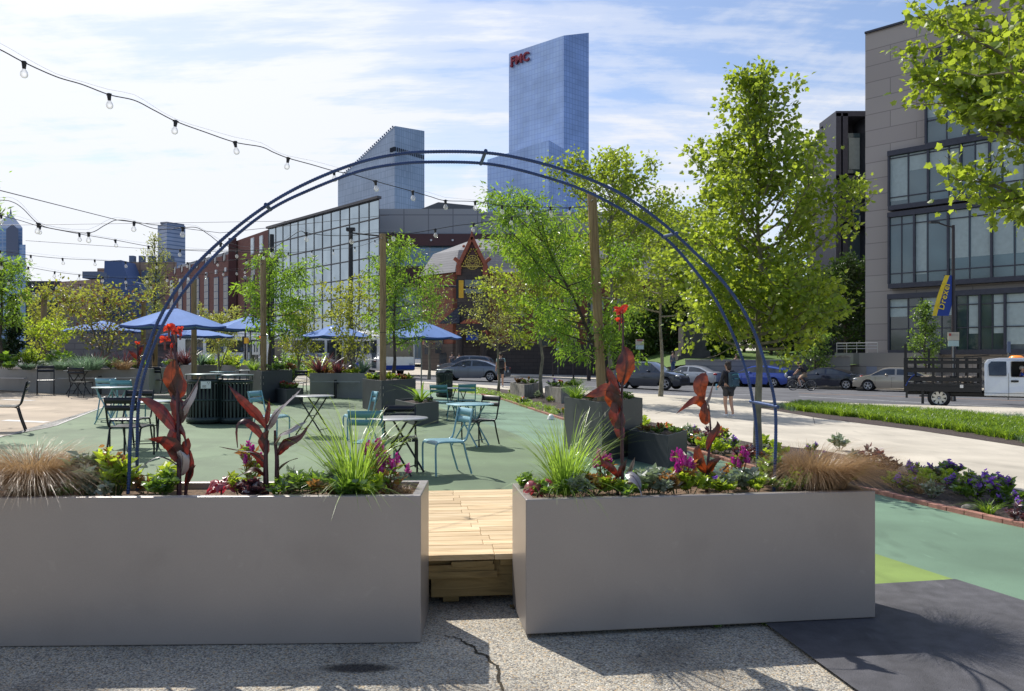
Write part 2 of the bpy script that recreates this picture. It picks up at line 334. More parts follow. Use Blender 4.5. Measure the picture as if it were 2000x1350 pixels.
def fast(name,verts,k,mats,parent=None,smooth=False,faces=None,mi=None):
    """numpy mesh: verts (N,3); faces (F,k) or implicit consecutive k-gons"""
    verts=np.asarray(verts,dtype=np.float32).reshape(-1,3); n=len(verts)
    if faces is None: faces=np.arange(n,dtype=np.int32).reshape(-1,k)
    nf=len(faces); me=bpy.data.meshes.new(name)
    me.vertices.add(n); me.vertices.foreach_set('co',verts.ravel())
    me.loops.add(nf*k); me.loops.foreach_set('vertex_index',faces.astype(np.int32).ravel())
    me.polygons.add(nf); me.polygons.foreach_set('loop_start',np.arange(nf,dtype=np.int32)*k)
    me.polygons.foreach_set('loop_total',np.full(nf,k,dtype=np.int32))
    if mi is not None: me.polygons.foreach_set('material_index',mi.astype(np.int32))
    me.polygons.foreach_set('use_smooth',np.full(nf,smooth))
    me.update(calc_edges=True); me.validate()
    return link(name,me,mats,parent)
def inset(poly,d):
    P=[Vector((p[0],p[1])) for p in poly]; n=len(P); area=sum(P[i].x*P[(i+1)%n].y-P[(i+1)%n].x*P[i].y for i in range(n)); sg=1 if area>0 else -1
    out=[]
    for i in range(n):
        a,b,c=P[i-1],P[i],P[(i+1)%n]
        e1=(b-a).normalized(); e2=(c-b).normalized(); n1=Vector((-e1.y,e1.x))*sg; n2=Vector((-e2.y,e2.x))*sg
        bi=(n1+n2); bi=bi/ max(bi.dot(n1),.2); out.append(b+bi*d)
    return out
def sheet(name,poly,dz,mat,skirt=0,step=2.0,kind='structure',parent=None):
    bm=bmesh.new(); vs=[bm.verts.new((p[0],p[1],0)) for p in poly]; f=bm.faces.new(vs)
    if f.normal.z<0: pass
    xs=[p[0] for p in poly]; ys=[p[1] for p in poly]
    def cut(co,no):
        bmesh.ops.bisect_plane(bm,geom=bm.verts[:]+bm.edges[:]+bm.faces[:],plane_co=co,plane_no=no)
    x=-24.0
    cuts=[-16,12]+[i*step for i in range(-12,12)]
    for x in sorted(set(cuts)):
        if min(xs)<x<max(xs): cut((x,0,0),(1,0,0))
    y=5.0
    while y<=9.01:
        if min(ys)<y<max(ys): cut((0,y,0),(0,1,0))
        y+=.25
    if skirt:
        ed=[e for e in bm.edges if len(e.link_faces)==1]
        r=bmesh.ops.extrude_edge_only(bm,edges=ed); low=set(v for v in r['geom'] if isinstance(v,bmesh.types.BMVert))
    else: low=set()
    for v in bm.verts: v.co.z=g(v.co.x,v.co.y)+dz-(skirt if v in low else 0)
    bmesh.ops.recalc_face_normals(bm,faces=bm.faces)
    up=sum(f.normal.z*f.calc_area() for f in bm.faces)
    if up<0: bmesh.ops.reverse_faces(bm,faces=bm.faces)
    me=bpy.data.meshes.new(name); bm.to_mesh(me); bm.free()
    o=link(name,me,mat,parent)
    if kind: o['kind']=kind
    return o
def blades(name,mat,parent,n,base_r,L,lean,droop,w,seed=0,c=(0,0,0),seg=5,bias=(0,0),scale_y=1,spread_pow=.6,lv=.35):
    rs=np.random.RandomState(seed)
    az=rs.rand(n)*2*PI; br=base_r*np.sqrt(rs.rand(n))
    bx=c[0]+br*np.cos(az)+0; by=c[1]+br*np.sin(az)*scale_y
    az2=az+rs.normal(0,.5,n)
    le=L*(1-lv+lv*rs.rand(n)*1.3); ln=lean*(rs.rand(n)**spread_pow)*1.2; dr=droop*(.5+rs.rand(n))
    t=np.linspace(0,1,seg+1)
    rows=[]
    for tt in t:
        h=le*(ln*tt+dr*.8*tt**2.2); z=le*(tt*np.sqrt(np.maximum(1-(ln*.7)**2,.15))-dr*.75*tt**2.6)
        px=bx+h*np.cos(az2)+bias[0]*le*tt**2; py=by+h*np.sin(az2)+bias[1]*le*tt**2; pz=c[2]+np.maximum(z,-.25*le)
        ww=w*(1-.93*tt**1.5)*(.7+.6*rs.rand(1)[0])
        fa=az2+PI/2+.5*np.sin(az*7)
        dx=np.cos(fa)*ww/2; dy=np.sin(fa)*ww/2
        rows.append((np.stack([px-dx,py-dy,pz],1),np.stack([px+dx,py+dy,pz],1)))
    V=np.zeros((n,2*(seg+1),3))
    for i,(a,b) in enumerate(rows): V[:,2*i]=a; V[:,2*i+1]=b
    base=np.arange(n)[:,None,None]*(2*(seg+1)); q=np.array([[2*i,2*i+1,2*i+3,2*i+2] for i in range(seg)])[None]
    return fast(name,V.reshape(-1,3),4,mat,parent,False,(base+q).reshape(-1,4))
LOBE=np.array([(0,0),(.26,.06),(.40,.12),(.34,.34),(.50,.52),(.27,.66),(0,1.0),(-.27,.66),(-.50,.52),(-.34,.34),(-.40,.12),(-.26,.06)])
RHOMB=np.array([(0,0),(.30,.45),(0,1.0),(-.30,.45)])
LONG=np.array([(0,0),(.16,.4),(0,1.0),(-.16,.4)])
OVAL=np.array([(0,0),(.22,.25),(.26,.55),(0,1.0),(-.26,.55),(-.22,.25)])
def leafcloud(name,mat,parent,cen,size,shape=RHOMB,seed=0,updir=.5,hang=0.0,out=None,sv=.35):
    rs=np.random.RandomState(seed+5); cen=np.asarray(cen); n=len(cen)
    if out is None: d=rs.normal(0,1,(n,3))
    else: d=out+rs.normal(0,.45,(n,3))
    d[:,2]-=hang
    d/=np.linalg.norm(d,axis=1)[:,None]+1e-9
    nn=rs.normal(0,1,(n,3)); nn[:,2]+=updir*2
    x=np.cross(d,nn); x/=np.linalg.norm(x,axis=1)[:,None]+1e-9
    up=np.cross(x,d)
    sz=size*(1-sv+2*sv*rs.rand(n))
    k=len(shape)
    V=cen[:,None,:]+ (x[:,None,:]*shape[None,:,0,None]+d[:,None,:]*(shape[None,:,1,None]-.3)+up[:,None,:]*(np.abs(shape[None,:,0,None])*.25-.12*shape[None,:,1,None]**2))*sz[:,None,None]
    return fast(name,V.reshape(-1,3),k,mat,parent)
def tree(name,label,cat,loc,H,cb,Rr,nl,leaf,mat,seed=0,bark='bark',tr=.06,nb=26,shape=RHOMB,lean=(0,0),prof='oval',clus=.25,group=None,up=.75,hang=0,twigs=4,multi=1,asym=(0,0),leaf2=None,rz=0,open_=0.):
    rs=random.Random(seed); root=thing(name,label,cat,loc,rz,group)
    mb=MB(); cl=[]
    def envf(u):
        if prof=='oval': return max(.12,math.sin(PI*min(1,(u*.82+.16)))**.75)
        if prof=='cone': return max(.08,(1-u)**.8*(.55+.45*min(1,u*5)))
        if prof=='plane': return max(.10,(1-u)**.95*(.72+.28*min(1,u*4)))
        if prof=='vase': return .35+.65*math.sin(PI*min(1,u*.62+.1))
        return 1
    stems=[]
    for mstem in range(multi):
        az=2*PI*mstem/multi+rs.random(); sp=0 if multi==1 else .28
        pts=[]
        for i in range(9):
            t=i/8; pts.append(Vector((lean[0]*t**1.3*H+math.cos(az)*sp*H*t**1.2+rs.uniform(-1,1)*.012*H*(t>0)*(t<1),lean[1]*t*H+math.sin(az)*sp*H*t**1.2+rs.uniform(-1,1)*.012*H*(t>0),H*t*.97*(1 if multi==1 else .85))))
        mb.tube(pts,[tr*(1-.86*(i/8)**.8)*(1.25 if i==0 else 1)/(multi**.5) for i in range(9)],9)
        stems.append(pts)
    tw=[]
    for i in range(nb):
        pts=stems[i%multi]
        u=((i+.5)/nb)**(1.25 if prof=='plane' else .95); t=cb+(1-cb)*u*.97
        k=min(7,int(t*8)); p0=pts[k].lerp(pts[k+1],t*8-k)
        az=i*2.399+rs.uniform(-.5,.5); env=Rr*envf(u)*rs.uniform(.62,1.14)
        el=R(20+50*u*up+rs.uniform(-10,12)); d=Vector((math.cos(az),math.sin(az),0))
        hor=env; p3=p0+d*hor+Vector((asym[0]*hor,asym[1]*hor,hor*math.tan(el)*.9))
        if p3.z>H*1.0: p3.z=H*(.90+.10*rs.random())
        mid=p0.lerp(p3,.5)+Vector((0,0,-.07*hor)); bp=[p0,p0.lerp(mid,.5)+Vector((rs.uniform(-.04,.04)*hor,rs.uniform(-.04,.04)*hor,-.02*hor)),mid,mid.lerp(p3,.55)+Vector((0,0,.03*hor)),p3]
        br=tr*.42*(1-.6*u)/(multi**.3); mb.tube(bp,[br,br*.8,br*.62,br*.42,br*.15],5,cap=False)
        tw.append((bp[2],bp[3],.5)); tw.append((bp[3],bp[4],.9)); bd=(p3-p0).normalized()
        nt_=max(3,int(twigs*1.7*(env/Rr+.35)))
        for j in range(nt_):
            s=.22+.76*(j+rs.random())/nt_; kk=min(3,int(s*4)); q0=bp[kk].lerp(bp[kk+1],s*4-kk)
            sd=Vector((rs.gauss(0,1),rs.gauss(0,1),rs.gauss(.25-hang*.8,.5))).normalized(); dd=(bd*.55+sd*.8+Vector((0,0,.15*up))).normalized()*(.16*Rr+.26*env)*rs.uniform(.6,1.3)*(1.1-.45*s)
            q1=q0+dd; qm=q0.lerp(q1,.5)+Vector((0,0,-.03*env)); mb.tube([q0,qm,q1],[br*.34,br*.2,br*.08],4,cap=False)
            tw.append((q0,qm,.45)); tw.append((qm,q1,1.))
            if rs.random()<.5:
                e=qm+Vector((rs.gauss(0,1),rs.gauss(0,1),rs.gauss(.2-hang*.5,.5))).normalized()*dd.length*.5; tw.append((qm,e,.8)); mb.tube([qm,e],[br*.14,br*.05],3,cap=False)
    for pts in stems:
        for i in range(5,8): tw.append((pts[i],pts[i+1],1.2))
    tr_o=mb.build('trunk',M[bark],root)
    r2=np.random.RandomState(seed); A_=np.array([c[0][:] for c in tw]); B_=np.array([c[1][:] for c in tw]); W=np.array([c[2] for c in tw])*np.linalg.norm(B_-A_,axis=1)
    if open_:
        keep=r2.rand(len(A_))>open_; A_,B_,W=A_[keep],B_[keep],W[keep]
    idx=r2.choice(len(A_),nl,p=W/W.sum()); f=r2.rand(nl,1)*1.08
    D=B_[idx]-A_[idx]; D/=np.linalg.norm(D,axis=1)[:,None]+1e-9
    P=A_[idx]+(B_-A_)[idx]*f; sg=leaf*.55+clus*Rr*.10
    rad=r2.normal(0,1,(nl,3)); P=P+rad*sg*[1,1,.8]; out=D*.5+rad*.55
    if hang: P[:,2]-=np.abs(r2.normal(0,1,nl))*hang*leaf*1.2
    kp=P[:,2]>cb*H*.55; P=P[kp]; out=out[kp]
    if leaf2:
        k=int(len(P)*.3); leafcloud('blossom',M[leaf2],root,P[:k],leaf*.9,shape,seed+1,hang=hang,out=out[:k]); P=P[k:]; out=out[k:]
    leafcloud('crown',M[mat],root,P,leaf,shape,seed,hang=hang,out=out)
    return root
mk()
# ================================================================== camera, light, sky
cam=bpy.data.cameras.new('camera'); co=bpy.data.objects.new('camera',cam); COL.objects.link(co); SC.camera=co
cam.sensor_width=36; cam.lens=36*F/2000; cam.shift_y=(HY-675)/2000; cam.clip_start=.05; cam.clip_end=6000
co.location=(0,0,E); co.rotation_euler=(R(90),0,0)
SUN=Vector((-.388,.52,.803)).normalized()
sl=bpy.data.lights.new('sun','SUN'); sl.energy=5.0; sl.angle=R(.53); sl.color=(1,.955,.88)
so=bpy.data.objects.new('sun',sl); COL.objects.link(so); so.rotation_euler=SUN.to_track_quat('Z','Y').to_euler()
w=bpy.data.worlds.new('World'); SC.world=w; w.use_nodes=True; nt=w.node_tree; N=nt.nodes; L=nt.links
bg=N['Background']; bg.inputs[1].default_value=.115
sk=N.new('ShaderNodeTexSky'); sk.sky_type='NISHITA'; sk.sun_disc=False; sk.sun_elevation=math.asin(SUN.z); sk.sun_rotation=math.atan2(SUN.x,SUN.y)
sk.air_density=1.0; sk.dust_density=.6; sk.ozone_density=1.6; sk.altitude=20
tc=N.new('ShaderNodeTexCoord'); sx=N.new('ShaderNodeSeparateXYZ'); L.new(tc.outputs['Generated'],sx.inputs[0])
def mth(op,a,b=None,cl=False):
    n=N.new('ShaderNodeMath'); n.operation=op; n.use_clamp=cl
    for i,v in enumerate((a,b)):
        if v is None: continue
        if isinstance(v,(int,float)): n.inputs[i].default_value=v
        else: L.new(v,n.inputs[i])
    return n.outputs[0]
zz=mth('ADD',mth('MAXIMUM',sx.outputs['Z'],0),.16)
cb=N.new('ShaderNodeCombineXYZ'); L.new(mth('DIVIDE',sx.outputs['X'],zz),cb.inputs[0]); L.new(mth('DIVIDE',sx.outputs['Y'],zz),cb.inputs[1])
mp=N.new('ShaderNodeMapping'); mp.inputs['Rotation'].default_value=(0,0,R(-24)); mp.inputs['Scale'].default_value=(.75,1.1,1); mp.inputs['Location'].default_value=(3.3,1.2,0)
L.new(cb.outputs[0],mp.inputs[0])
n1=N.new('ShaderNodeTexNoise'); n1.inputs['Scale'].default_value=.95; n1.inputs['Detail'].default_value=9; n1.inputs['Roughness'].default_value=.62; n1.inputs['Distortion'].default_value=.5
L.new(mp.outputs[0],n1.inputs['Vector'])
n2=N.new('ShaderNodeTexNoise'); n2.inputs['Scale'].default_value=3.4; n2.inputs['Detail'].default_value=9; n2.inputs['Roughness'].default_value=.62
mp2=N.new('ShaderNodeMapping'); mp2.inputs['Rotation'].default_value=(0,0,R(-10)); mp2.inputs['Scale'].default_value=(.35,1.6,1); L.new(cb.outputs[0],mp2.inputs[0]); L.new(mp2.outputs[0],n2.inputs['Vector'])
f=mth('ADD',mth('MULTIPLY',n1.outputs['Fac'],.66),mth('MULTIPLY',n2.outputs['Fac'],.46))
f=mth('ADD',f,mth('MULTIPLY',sx.outputs['X'],-.14))
f=mth('ADD',f,mth('MULTIPLY',sx.outputs['Z'],-.10))
f=mth('ADD',f,mth('MULTIPLY',mth('MINIMUM',sx.outputs['Y'],.35),.20)); f=mth('ADD',f,-.055)
r=ramp(nt,[(.42,(.05,.05,.05)),(.50,(.48,.48,.48)),(.585,(1,1,1))]); r.color_ramp.interpolation='EASE'; L.new(f,r.inputs[0])
dn=N.new('ShaderNodeVectorMath'); dn.operation='DOT_PRODUCT'; L.new(tc.outputs['Generated'],dn.inputs[0]); dn.inputs[1].default_value=SUN[:]
glow=mth('MULTIPLY',mth('POWER',mth('MAXIMUM',dn.outputs['Value'],0),5),2.6)
cl=N.new('ShaderNodeCombineXYZ')
cv=mth('ADD',7.8,glow); L.new(mth('MULTIPLY',cv,.985),cl.inputs[0]); L.new(mth('MULTIPLY',cv,1.005),cl.inputs[1]); L.new(mth('MULTIPLY',cv,1.06),cl.inputs[2])
mx=N.new('ShaderNodeMix'); mx.data_type='RGBA'; L.new(mth('MULTIPLY',r.outputs[0],.93),mx.inputs[0])
sat=N.new('ShaderNodeMix'); sat.data_type='RGBA'; sat.blend_type='MULTIPLY'; sat.inputs[0].default_value=1; L.new(sk.outputs[0],sat.inputs[6]); sat.inputs[7].default_value=(1.36,1.33,1.38,1)
L.new(sat.outputs[2],mx.inputs[6]); L.new(cl.outputs[0],mx.inputs[7]); L.new(mx.outputs[2],bg.inputs[0])
SC.view_settings.view_transform='Standard'; SC.view_settings.look='None'; SC.view_settings.exposure=0
SC.cycles.use_denoising=True; SC.cycles.max_bounces=6; SC.cycles.transparent_max_bounces=12; SC.cycles.caustics_reflective=False; SC.cycles.caustics_refractive=False
# ================================================================== ground
def px(*pts,dz=0): return [gp(x,y,dz) for x,y in pts]
sheet('ground',[(-900,-300),(900,-300),(900,2500),(-900,2500)],-.135,M['road'],step=2.0)
k0=gp(1150,768,-.12); k1=gp(2000,803,-.12); kd=(k1-k0); kd.z=0; kd.normalize()
KA=k0-kd*60; KB=k1+kd*40
sheet('plaza_pavement',[(-60,-6),(40,-6),(KB.x,KB.y),(KA.x,KA.y),(-60,KA.y)],0,M['aggregate'],skirt=.15)
kn=Vector((-kd.y,kd.x,0)); kn=kn if kn.y>0 else -kn
c_in=-kn*.18
sheet('kerb',[(KA+c_in)[:2],(KB+c_in)[:2],(KB+kn*.02)[:2],(KA+kn*.02)[:2]],.006,M['curb'],skirt=.14)
sheet('road',[(KA+kn*.02)[:2],(KB+kn*.02)[:2],(KB+kn*34)[:2],(KA+kn*40)[:2]],-.128,M['road'])
# road markings
def stripe(name,a,b,w,mat):
    d=(b-a); d.z=0; d.normalize(); n=Vector((-d.y,d.x,0))*w/2
    sheet(name,[(a-n)[:2],(b-n)[:2],(b+n)[:2],(a+n)[:2]],-.122,M[mat])
for (a,b,w_,mt,nm) in [((1560,774),(2000,797),.13,'road_white','lane_line'),((1560,768),(2000,783),.11,'road_orange','centre_line'),((1180,765),(1480,771),.13,'road_white','lane_line'),((1010,752),(1230,757),.13,'road_white','lane_line')]:
    stripe(nm,gp(*a,-.122),gp(*b,-.122),w_,mt)
far=[gp(2100,772,-.02),gp(1700,757,-.02),gp(1300,746,-.02),gp(1040,735.5,-.02),gp(700,731,-.02)]
fp=[(p.x,p.y) for p in far]
sheet('far_sidewalk',fp+[(-25,130),(120,130),(120,20)],-.01,M['sidewalk'],skirt=.13)
# plaza paint
brick=px((2300,1120),(2000,1033),(1850,1000),(1716,967),(1600,945),(1470,918),(1345,881),(1220,850),(1095,820),(985,783),(940,772))
bp2=[Vector((p.x,p.y,0)) for p in brick]
bnd=px((1714,1085),(1865,1137),(2000,1180),(2300,1275))
sheet('green_paint',[bnd[0][:2],bnd[1][:2],bnd[2][:2],bnd[3][:2]]+[p[:2] for p in brick]+[(-4,34),(-5,30),(-3.2,7.9),(1.9,7.0)],.010,M['teal'])
sheet('sage_green_paint',[(1.6,7.0),(1.3,9.2),(.9,11.5),(.1,15.5),(-1.2,19.5),(-3.4,27),(-4,34),(-26,34),(-26,6.2),(-3,6.2)],.014,M['sage'])
sheet('lime_paint',px((1600,1052),(1714,1086),(1866,1137),(1714,1147),(1500,1160)),.018,M['lime']) if 0 else sheet('lime_paint',[p[:2] for p in px((1560,1040),(1714,1087),(1866,1137),(1500,1161))],.018,M['lime'])
sheet('dark_painted_asphalt',[p[:2] for p in px((1400,1166),(1866,1136.5),(2000,1179),(2300,1274),(2300,1420),(1800,1440),(1665,1350),(1497,1226))],.022,M['asphalt_paint'])
bc=px((-900,1120),(-300,885),(0,856),(100,836),(150,816),(200,797),(240,784),(292,773),(330,766),(360,750),(380,738))
sheet('beige_paving',[p[:2] for p in bc]+[(-14,34),(-26,34),(-26,8)],.018,M['beige'])
wb=bc[1:8]
sheet('white_paint_band',[p[:2] for p in wb]+[p[:2] for p in reversed([p+Vector((-.05,.25,0)) for p in wb])],.022,M['white_ground_paint'])
for (a,b) in [((0,822),(85,826)),((0,781),(60,783))]:
    A=gp(*a,.02);B=gp(*b,.02); sheet('white_ground_line',[A[:2],B[:2],(B+Vector((0,.25,0)))[:2],(A+Vector((0,.25,0)))[:2]],.022,M['white_ground_paint'])
# mulch bed and sidewalk
up_=px((2300,1050),(2000,963),(1850,930),(1716,903),(1600,882),(1470,868),(1250,822),(1190,792),(1100,772),(1000,763),(930,757),(880,752))
sheet('mulch_bed',[p[:2] for p in brick[:-1]]+[gp(935,768)[:2]]+[p[:2] for p in reversed(up_)],.03,M['mulch'])
kin=[(KA-kn*.18),(KB-kn*.18)]
sheet('sidewalk',[p[:2] for p in up_]+[kin[0][:2],kin[1][:2],(40,2)],.014,M['sidewalk'])
gl=px((1478,797),(1600,818),(1800,843),(2000,874),(2400,935)); gu=px((1490,788),(1600,793),(2000,815),(2400,838))
sheet('lilyturf_bed',[p[:2] for p in gl]+[p[:2] for p in reversed(gu)],.022,M['mulch'])
# sidewalk joints
for i in range(9):
    a=k0+kd*(-12+i*4.5)-kn*.3; b=a-kn*13+kd*2.0
    if b.y<8: b=a+(b-a)*.6
    n=(b-a).normalized(); n=Vector((-n.y,n.x,0))*.009
    q=[(a-n)[:2],(b-n)[:2],(b+n)[:2],(a+n)[:2]]
    if i in(3,4,5): sheet('sidewalk_joint',q,.019,M['joint'])
# brick edging : one low kerb of single bricks
ed=thing('brick_edging','line of red bricks laid end to end between green ground and mulch bed','edging')
mb=MB(); acc=0
for a,b in zip(bp2[:-1],bp2[1:]):
    d=(b-a); Ls=d.length; d.normalize(); k=max(1,int(Ls/.215)); n=Vector((-d.y,d.x,0)); n=n if n.x>0 else -n
    for j in range(k):
        c=a+d*(Ls*(j+.5)/k)+n*.03; z=g(c.x,c.y)
        mb.box((c.x,c.y,z+.022+random.uniform(-.004,.004)),(Ls/k-.008,.085,.075),math.atan2(d.y,d.x)+random.uniform(-.012,.012))
mb.build('brick',M['brick_edge'],ed,bevel=.004)
# crack with moss in the aggregate concrete
cr=[(845,1238),(872,1243),(895,1247),(907,1256),(925,1264),(931,1276),(950,1282),(958,1294),(971,1301),(975,1316),(973,1330),(981,1342),(985,1362),(1003,1400)]
cw=[.002,.003,.004,.008,.009,.010,.009,.006,.008,.009,.010,.007,.005,.004]
rr=random.Random(3); pts=[]
for (a,b,wa,wb_) in zip(cr[:-1],cr[1:],cw[:-1],cw[1:]):
    for j in range(5):
        t=j/5; p=gp(a[0]+(b[0]-a[0])*t+rr.uniform(-1.5,1.5),a[1]+(b[1]-a[1])*t+rr.uniform(-1.5,1.5)); pts.append((p,(wa+(wb_-wa)*t)*rr.uniform(.6,1.5)))
Lf=[(p.x-w_*.8,p.y-w_*.5) for p,w_ in pts]; Rt=[(p.x+w_*.8,p.y+w_*.5) for p,w_ in pts]
bmv=MB()
for i in range(len(pts)-1): bmv.add([(*Lf[i],.004),(*Rt[i],.004),(*Rt[i+1],.004),(*Lf[i+1],.004)],[(0,1,2,3)])
o=bmv.build('pavement_crack',pbr('mossy_crack',(.045,.035,.02),.95,var=.6,scale=40,bump=1,bscale=80)); o['kind']='structure'
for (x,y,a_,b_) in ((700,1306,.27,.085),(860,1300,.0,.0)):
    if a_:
        q=gp(x,y); bm=MB().add([(math.cos(2*PI*i/24),math.sin(2*PI*i/24),0) for i in range(24)],[tuple(range(24))]); o=bm.build('ground_patch',patchmat()); o.location=(q.x,q.y,.0045); o.scale=(a_,b_,1); o['kind']='structure'  # dark oval on the paving, fading out unevenly at its edge
# ================================================================== planters
def planter(name,label,cat,poly,z0,z1,mat,rim=.045,soil='straw',drop=.05,group=None,bevel=.006,cap_rivets=None):
    P=[Vector((p[0],p[1])) for p in poly]; c=sum(P,Vector((0,0)))/len(P); root=thing(name,label,cat,(c.x,c.y,z0),0,group)
    Q=[p-c for p in P]; I=inset(Q,rim); n=len(Q); h=z1-z0
    area=sum(Q[i].x*Q[(i+1)%n].y-Q[(i+1)%n].x*Q[i].y for i in range(n))
    vs=[(q.x,q.y,0) for q in Q]+[(q.x,q.y,h) for q in Q]+[(q.x,q.y,h) for q in I]+[(q.x,q.y,h-.14) for q in I]
    fs=[]
    for i in range(n):
        j=(i+1)%n; fs+=[(i,j,n+j,n+i),(n+i,n+j,2*n+j,2*n+i),(2*n+i,2*n+j,3*n+j,3*n+i)]
    fs.append(tuple(range(n)))
    mb=MB().add(vs,fs); mb.build('box',M[mat],root,bevel=bevel)
    J=inset(Q,rim*.9); bm=bmesh.new(); f=bm.faces.new([bm.verts.new((q.x,q.y,h-drop)) for q in J])
    bmesh.ops.triangulate(bm,faces=[f]); bmesh.ops.subdivide_edges(bm,edges=bm.edges[:],cuts=5 if n==4 else 3,use_grid_fill=True)
    for v in bm.verts: v.co.z+=.025*mnoise.noise(Vector((v.co.x*5+c.x,v.co.y*5,1)))
    for f in bm.faces: f.smooth=True
    me=bpy.data.meshes.new('soil'); bm.to_mesh(me); bm.free(); link('soil',me,M[soil],root)
    return root
def V2(v): return Vector((v[0],v[1]))
# left foreground planter
a=gp(822,1257); l0=gp(0,1265); d=(V2(a)-V2(l0)).normalized(); nrm=Vector((-d.y,d.x)); nrm=nrm if nrm.y>0 else -nrm
PLH=E-(968-HY)/F*a.y
LP_A=V2(a); LP_B=LP_A-d*3.05; LP_D=.56
planter('planter_box','long taupe metal planter at the left, its left end cut off by the frame','planter',[LP_B,LP_A,LP_A+nrm*LP_D,LP_B+nrm*LP_D],.004,PLH,'planter_taupe',.055,drop=.045)
a=V2(gp(1027,1248)); b=V2(gp(1710,1208,.02)); RD=(b-a).normalized(); RN=Vector((-RD.y,RD.x)); RN=RN if RN.y>0 else -RN
RPH=E-(976-HY)/F*a.y; RP_A=a; RP_B=b; RP_D=.60
planter('planter_box','taupe metal planter standing alone at the right, slightly angled','planter',[a,b,b+RN*RP_D,a+RN*RP_D],.026,RPH,'planter_taupe',.055,drop=.045)
# ================================================================== deck
dk=thing('wooden_deck','low deck of pale new timber boards between the two taupe planters','deck',(0,0,0))
rz=math.atan2(RD.y,RD.x)*.8; Dd=Vector((math.cos(rz),math.sin(rz))); Dn=Vector((-Dd.y,Dd.x))
o0=V2(gp(905,1187)); 
zt=E-(1084-HY)/F*o0.y
def dp(u,v,z): q=o0+Dd*u+Dn*v; return (q.x,q.y,z)
mb=MB(); bw=.139; ndk=18
for i in range(ndk):
    v=.0+bw*i+bw/2+.0; js=[-3.3,-1.7-.3*(i%3),.21-.013*i+(.0,.07,-.05,.03)[(i*7)%4]*.6,1.75 if i%2 else 1.35,2.5]
    for s,e in zip(js[:-1],js[1:]):
        if i==0 and s>.1 and 0: pass
        ux=(s+e)/2; q=dp(ux,v,zt-.019+random.uniform(-.0012,.0012)); mb.box(q,(e-s-.003,bw-.0065,.038),rz+random.uniform(-.0008,.0008))
mb.build('deck_boards',M['decking'],dk,bevel=.003)
mb=MB()
mb.box(dp(-1.62,.035,zt-.095),(3.66,.04,.048),rz); mb.box(dp(1.35,.045,zt-.06),(2.2,.04,.044),rz)
mb.box(dp(-1.62,.022,zt-.135),(3.70,.04,.045),rz); mb.box(dp(.06,.035,zt-.066),(.28,.06,.04),rz)
mb.box(dp(-.42,.075,zt-.10),(5.7,.03,.115),rz)
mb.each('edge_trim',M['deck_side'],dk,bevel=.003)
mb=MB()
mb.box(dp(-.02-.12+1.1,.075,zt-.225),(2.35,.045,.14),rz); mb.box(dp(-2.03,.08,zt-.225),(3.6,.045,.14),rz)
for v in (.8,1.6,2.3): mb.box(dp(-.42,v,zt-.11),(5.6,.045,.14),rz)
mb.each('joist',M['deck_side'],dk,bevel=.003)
mb=MB()
for u in (-2.9,-1.5,-.08,1.2,2.3):
    for v in (.16,2.2): mb.box(dp(u,v,(zt-.16)/2+.005),(.11,.11,zt-.17),rz)
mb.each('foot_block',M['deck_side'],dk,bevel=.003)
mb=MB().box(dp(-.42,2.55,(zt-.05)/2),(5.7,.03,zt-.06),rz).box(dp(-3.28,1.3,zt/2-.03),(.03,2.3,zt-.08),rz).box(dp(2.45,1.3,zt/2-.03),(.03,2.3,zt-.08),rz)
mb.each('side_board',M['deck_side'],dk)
# ================================================================== rebar arch
def spline(P,n=12):
    out=[]; k=len(P)
    for i in range(k-1):
        p0,p1,p2,p3=P[max(i-1,0)],P[i],P[i+1],P[min(i+2,k-1)]
        for j in range(n):
            t=j/n; out.append(.5*((2*p1)+(p2-p0)*t+(2*p0-5*p1+4*p2-p3)*t*t+(3*p1-p0-3*p2+p3)*t**3))
    out.append(P[-1]); return out
def resample(P,ds):
    out=[P[0]]; acc=0
    for a,b in zip(P[:-1],P[1:]):
        L_=(b-a).length; s=ds-acc
        while s<L_: out.append(a.lerp(b,s/L_)); s+=ds
        acc=(acc+L_)%ds if L_>0 else acc
    out.append(P[-1]); return out
arch=thing('rebar_arch','dark blue arch of two bent ribbed bars joined by short rungs over the gap','arch',(0,5,0))
outer=[(250,965),(252,930),(254,870),(259,790),(277,712),(315,615),(370,532),(440,463),(520,402),(605,355),(700,318),(780,301),(850,296.5),(940,298),(1010,308),(1100,332),(1200,372),(1280,425),(1350,487),(1420,560),(1467,635),(1497,720),(1514,795),(1514,900),(1511,962)]
inner=[(268,960),(268,930),(268,870),(271,790),(287,715),(323,625),(378,545),(450,470),(527,410),(605,371),(700,335),(780,320),(850,316.5),(940,319),(1010,331),(1100,357),(1165,383),(1235,422),(1300,466),(1352,522),(1400,590),(1440,675),(1466,760),(1478,850),(1479,950)]
def y1(x): return 4.66+(x-250)/1262*.42
po=[at(x,y,y1(x)) for x,y in outer]; pi=[at(x,y,y1(x)+.28) for x,y in inner]
off=Vector((0,5,0))
for P,nm in ((po,'front_bar'),(pi,'back_bar')):
    Q=[p-off for p in resample(spline(P),.0085)]
    MB().tube(Q,[.0118 if (i%2) else .0098 for i in range(len(Q))],8,smooth=False).build(nm,M['rebar'],arch)
def near(P,x,y): return min(P,key=lambda p:(1000+F*p.x/p.y-x)**2+(HY-F*(p.z-E)/p.y-y)**2)
so_=spline(po,20); si=spline(pi,20)
for (a,b) in (((946,297),(938,319)),((518,401),(527,410)),((1322,455),(1298,463)),((1514,797),(1474,788))):
    p=near(so_,*a); q=near(si,*b); d=(p-q).normalized()*.035
    MB().tube([q-d-off+Vector((0,0,.004)),p+d-off+Vector((0,0,.004))],.0125,8).build('rung',M['rebar'],arch)
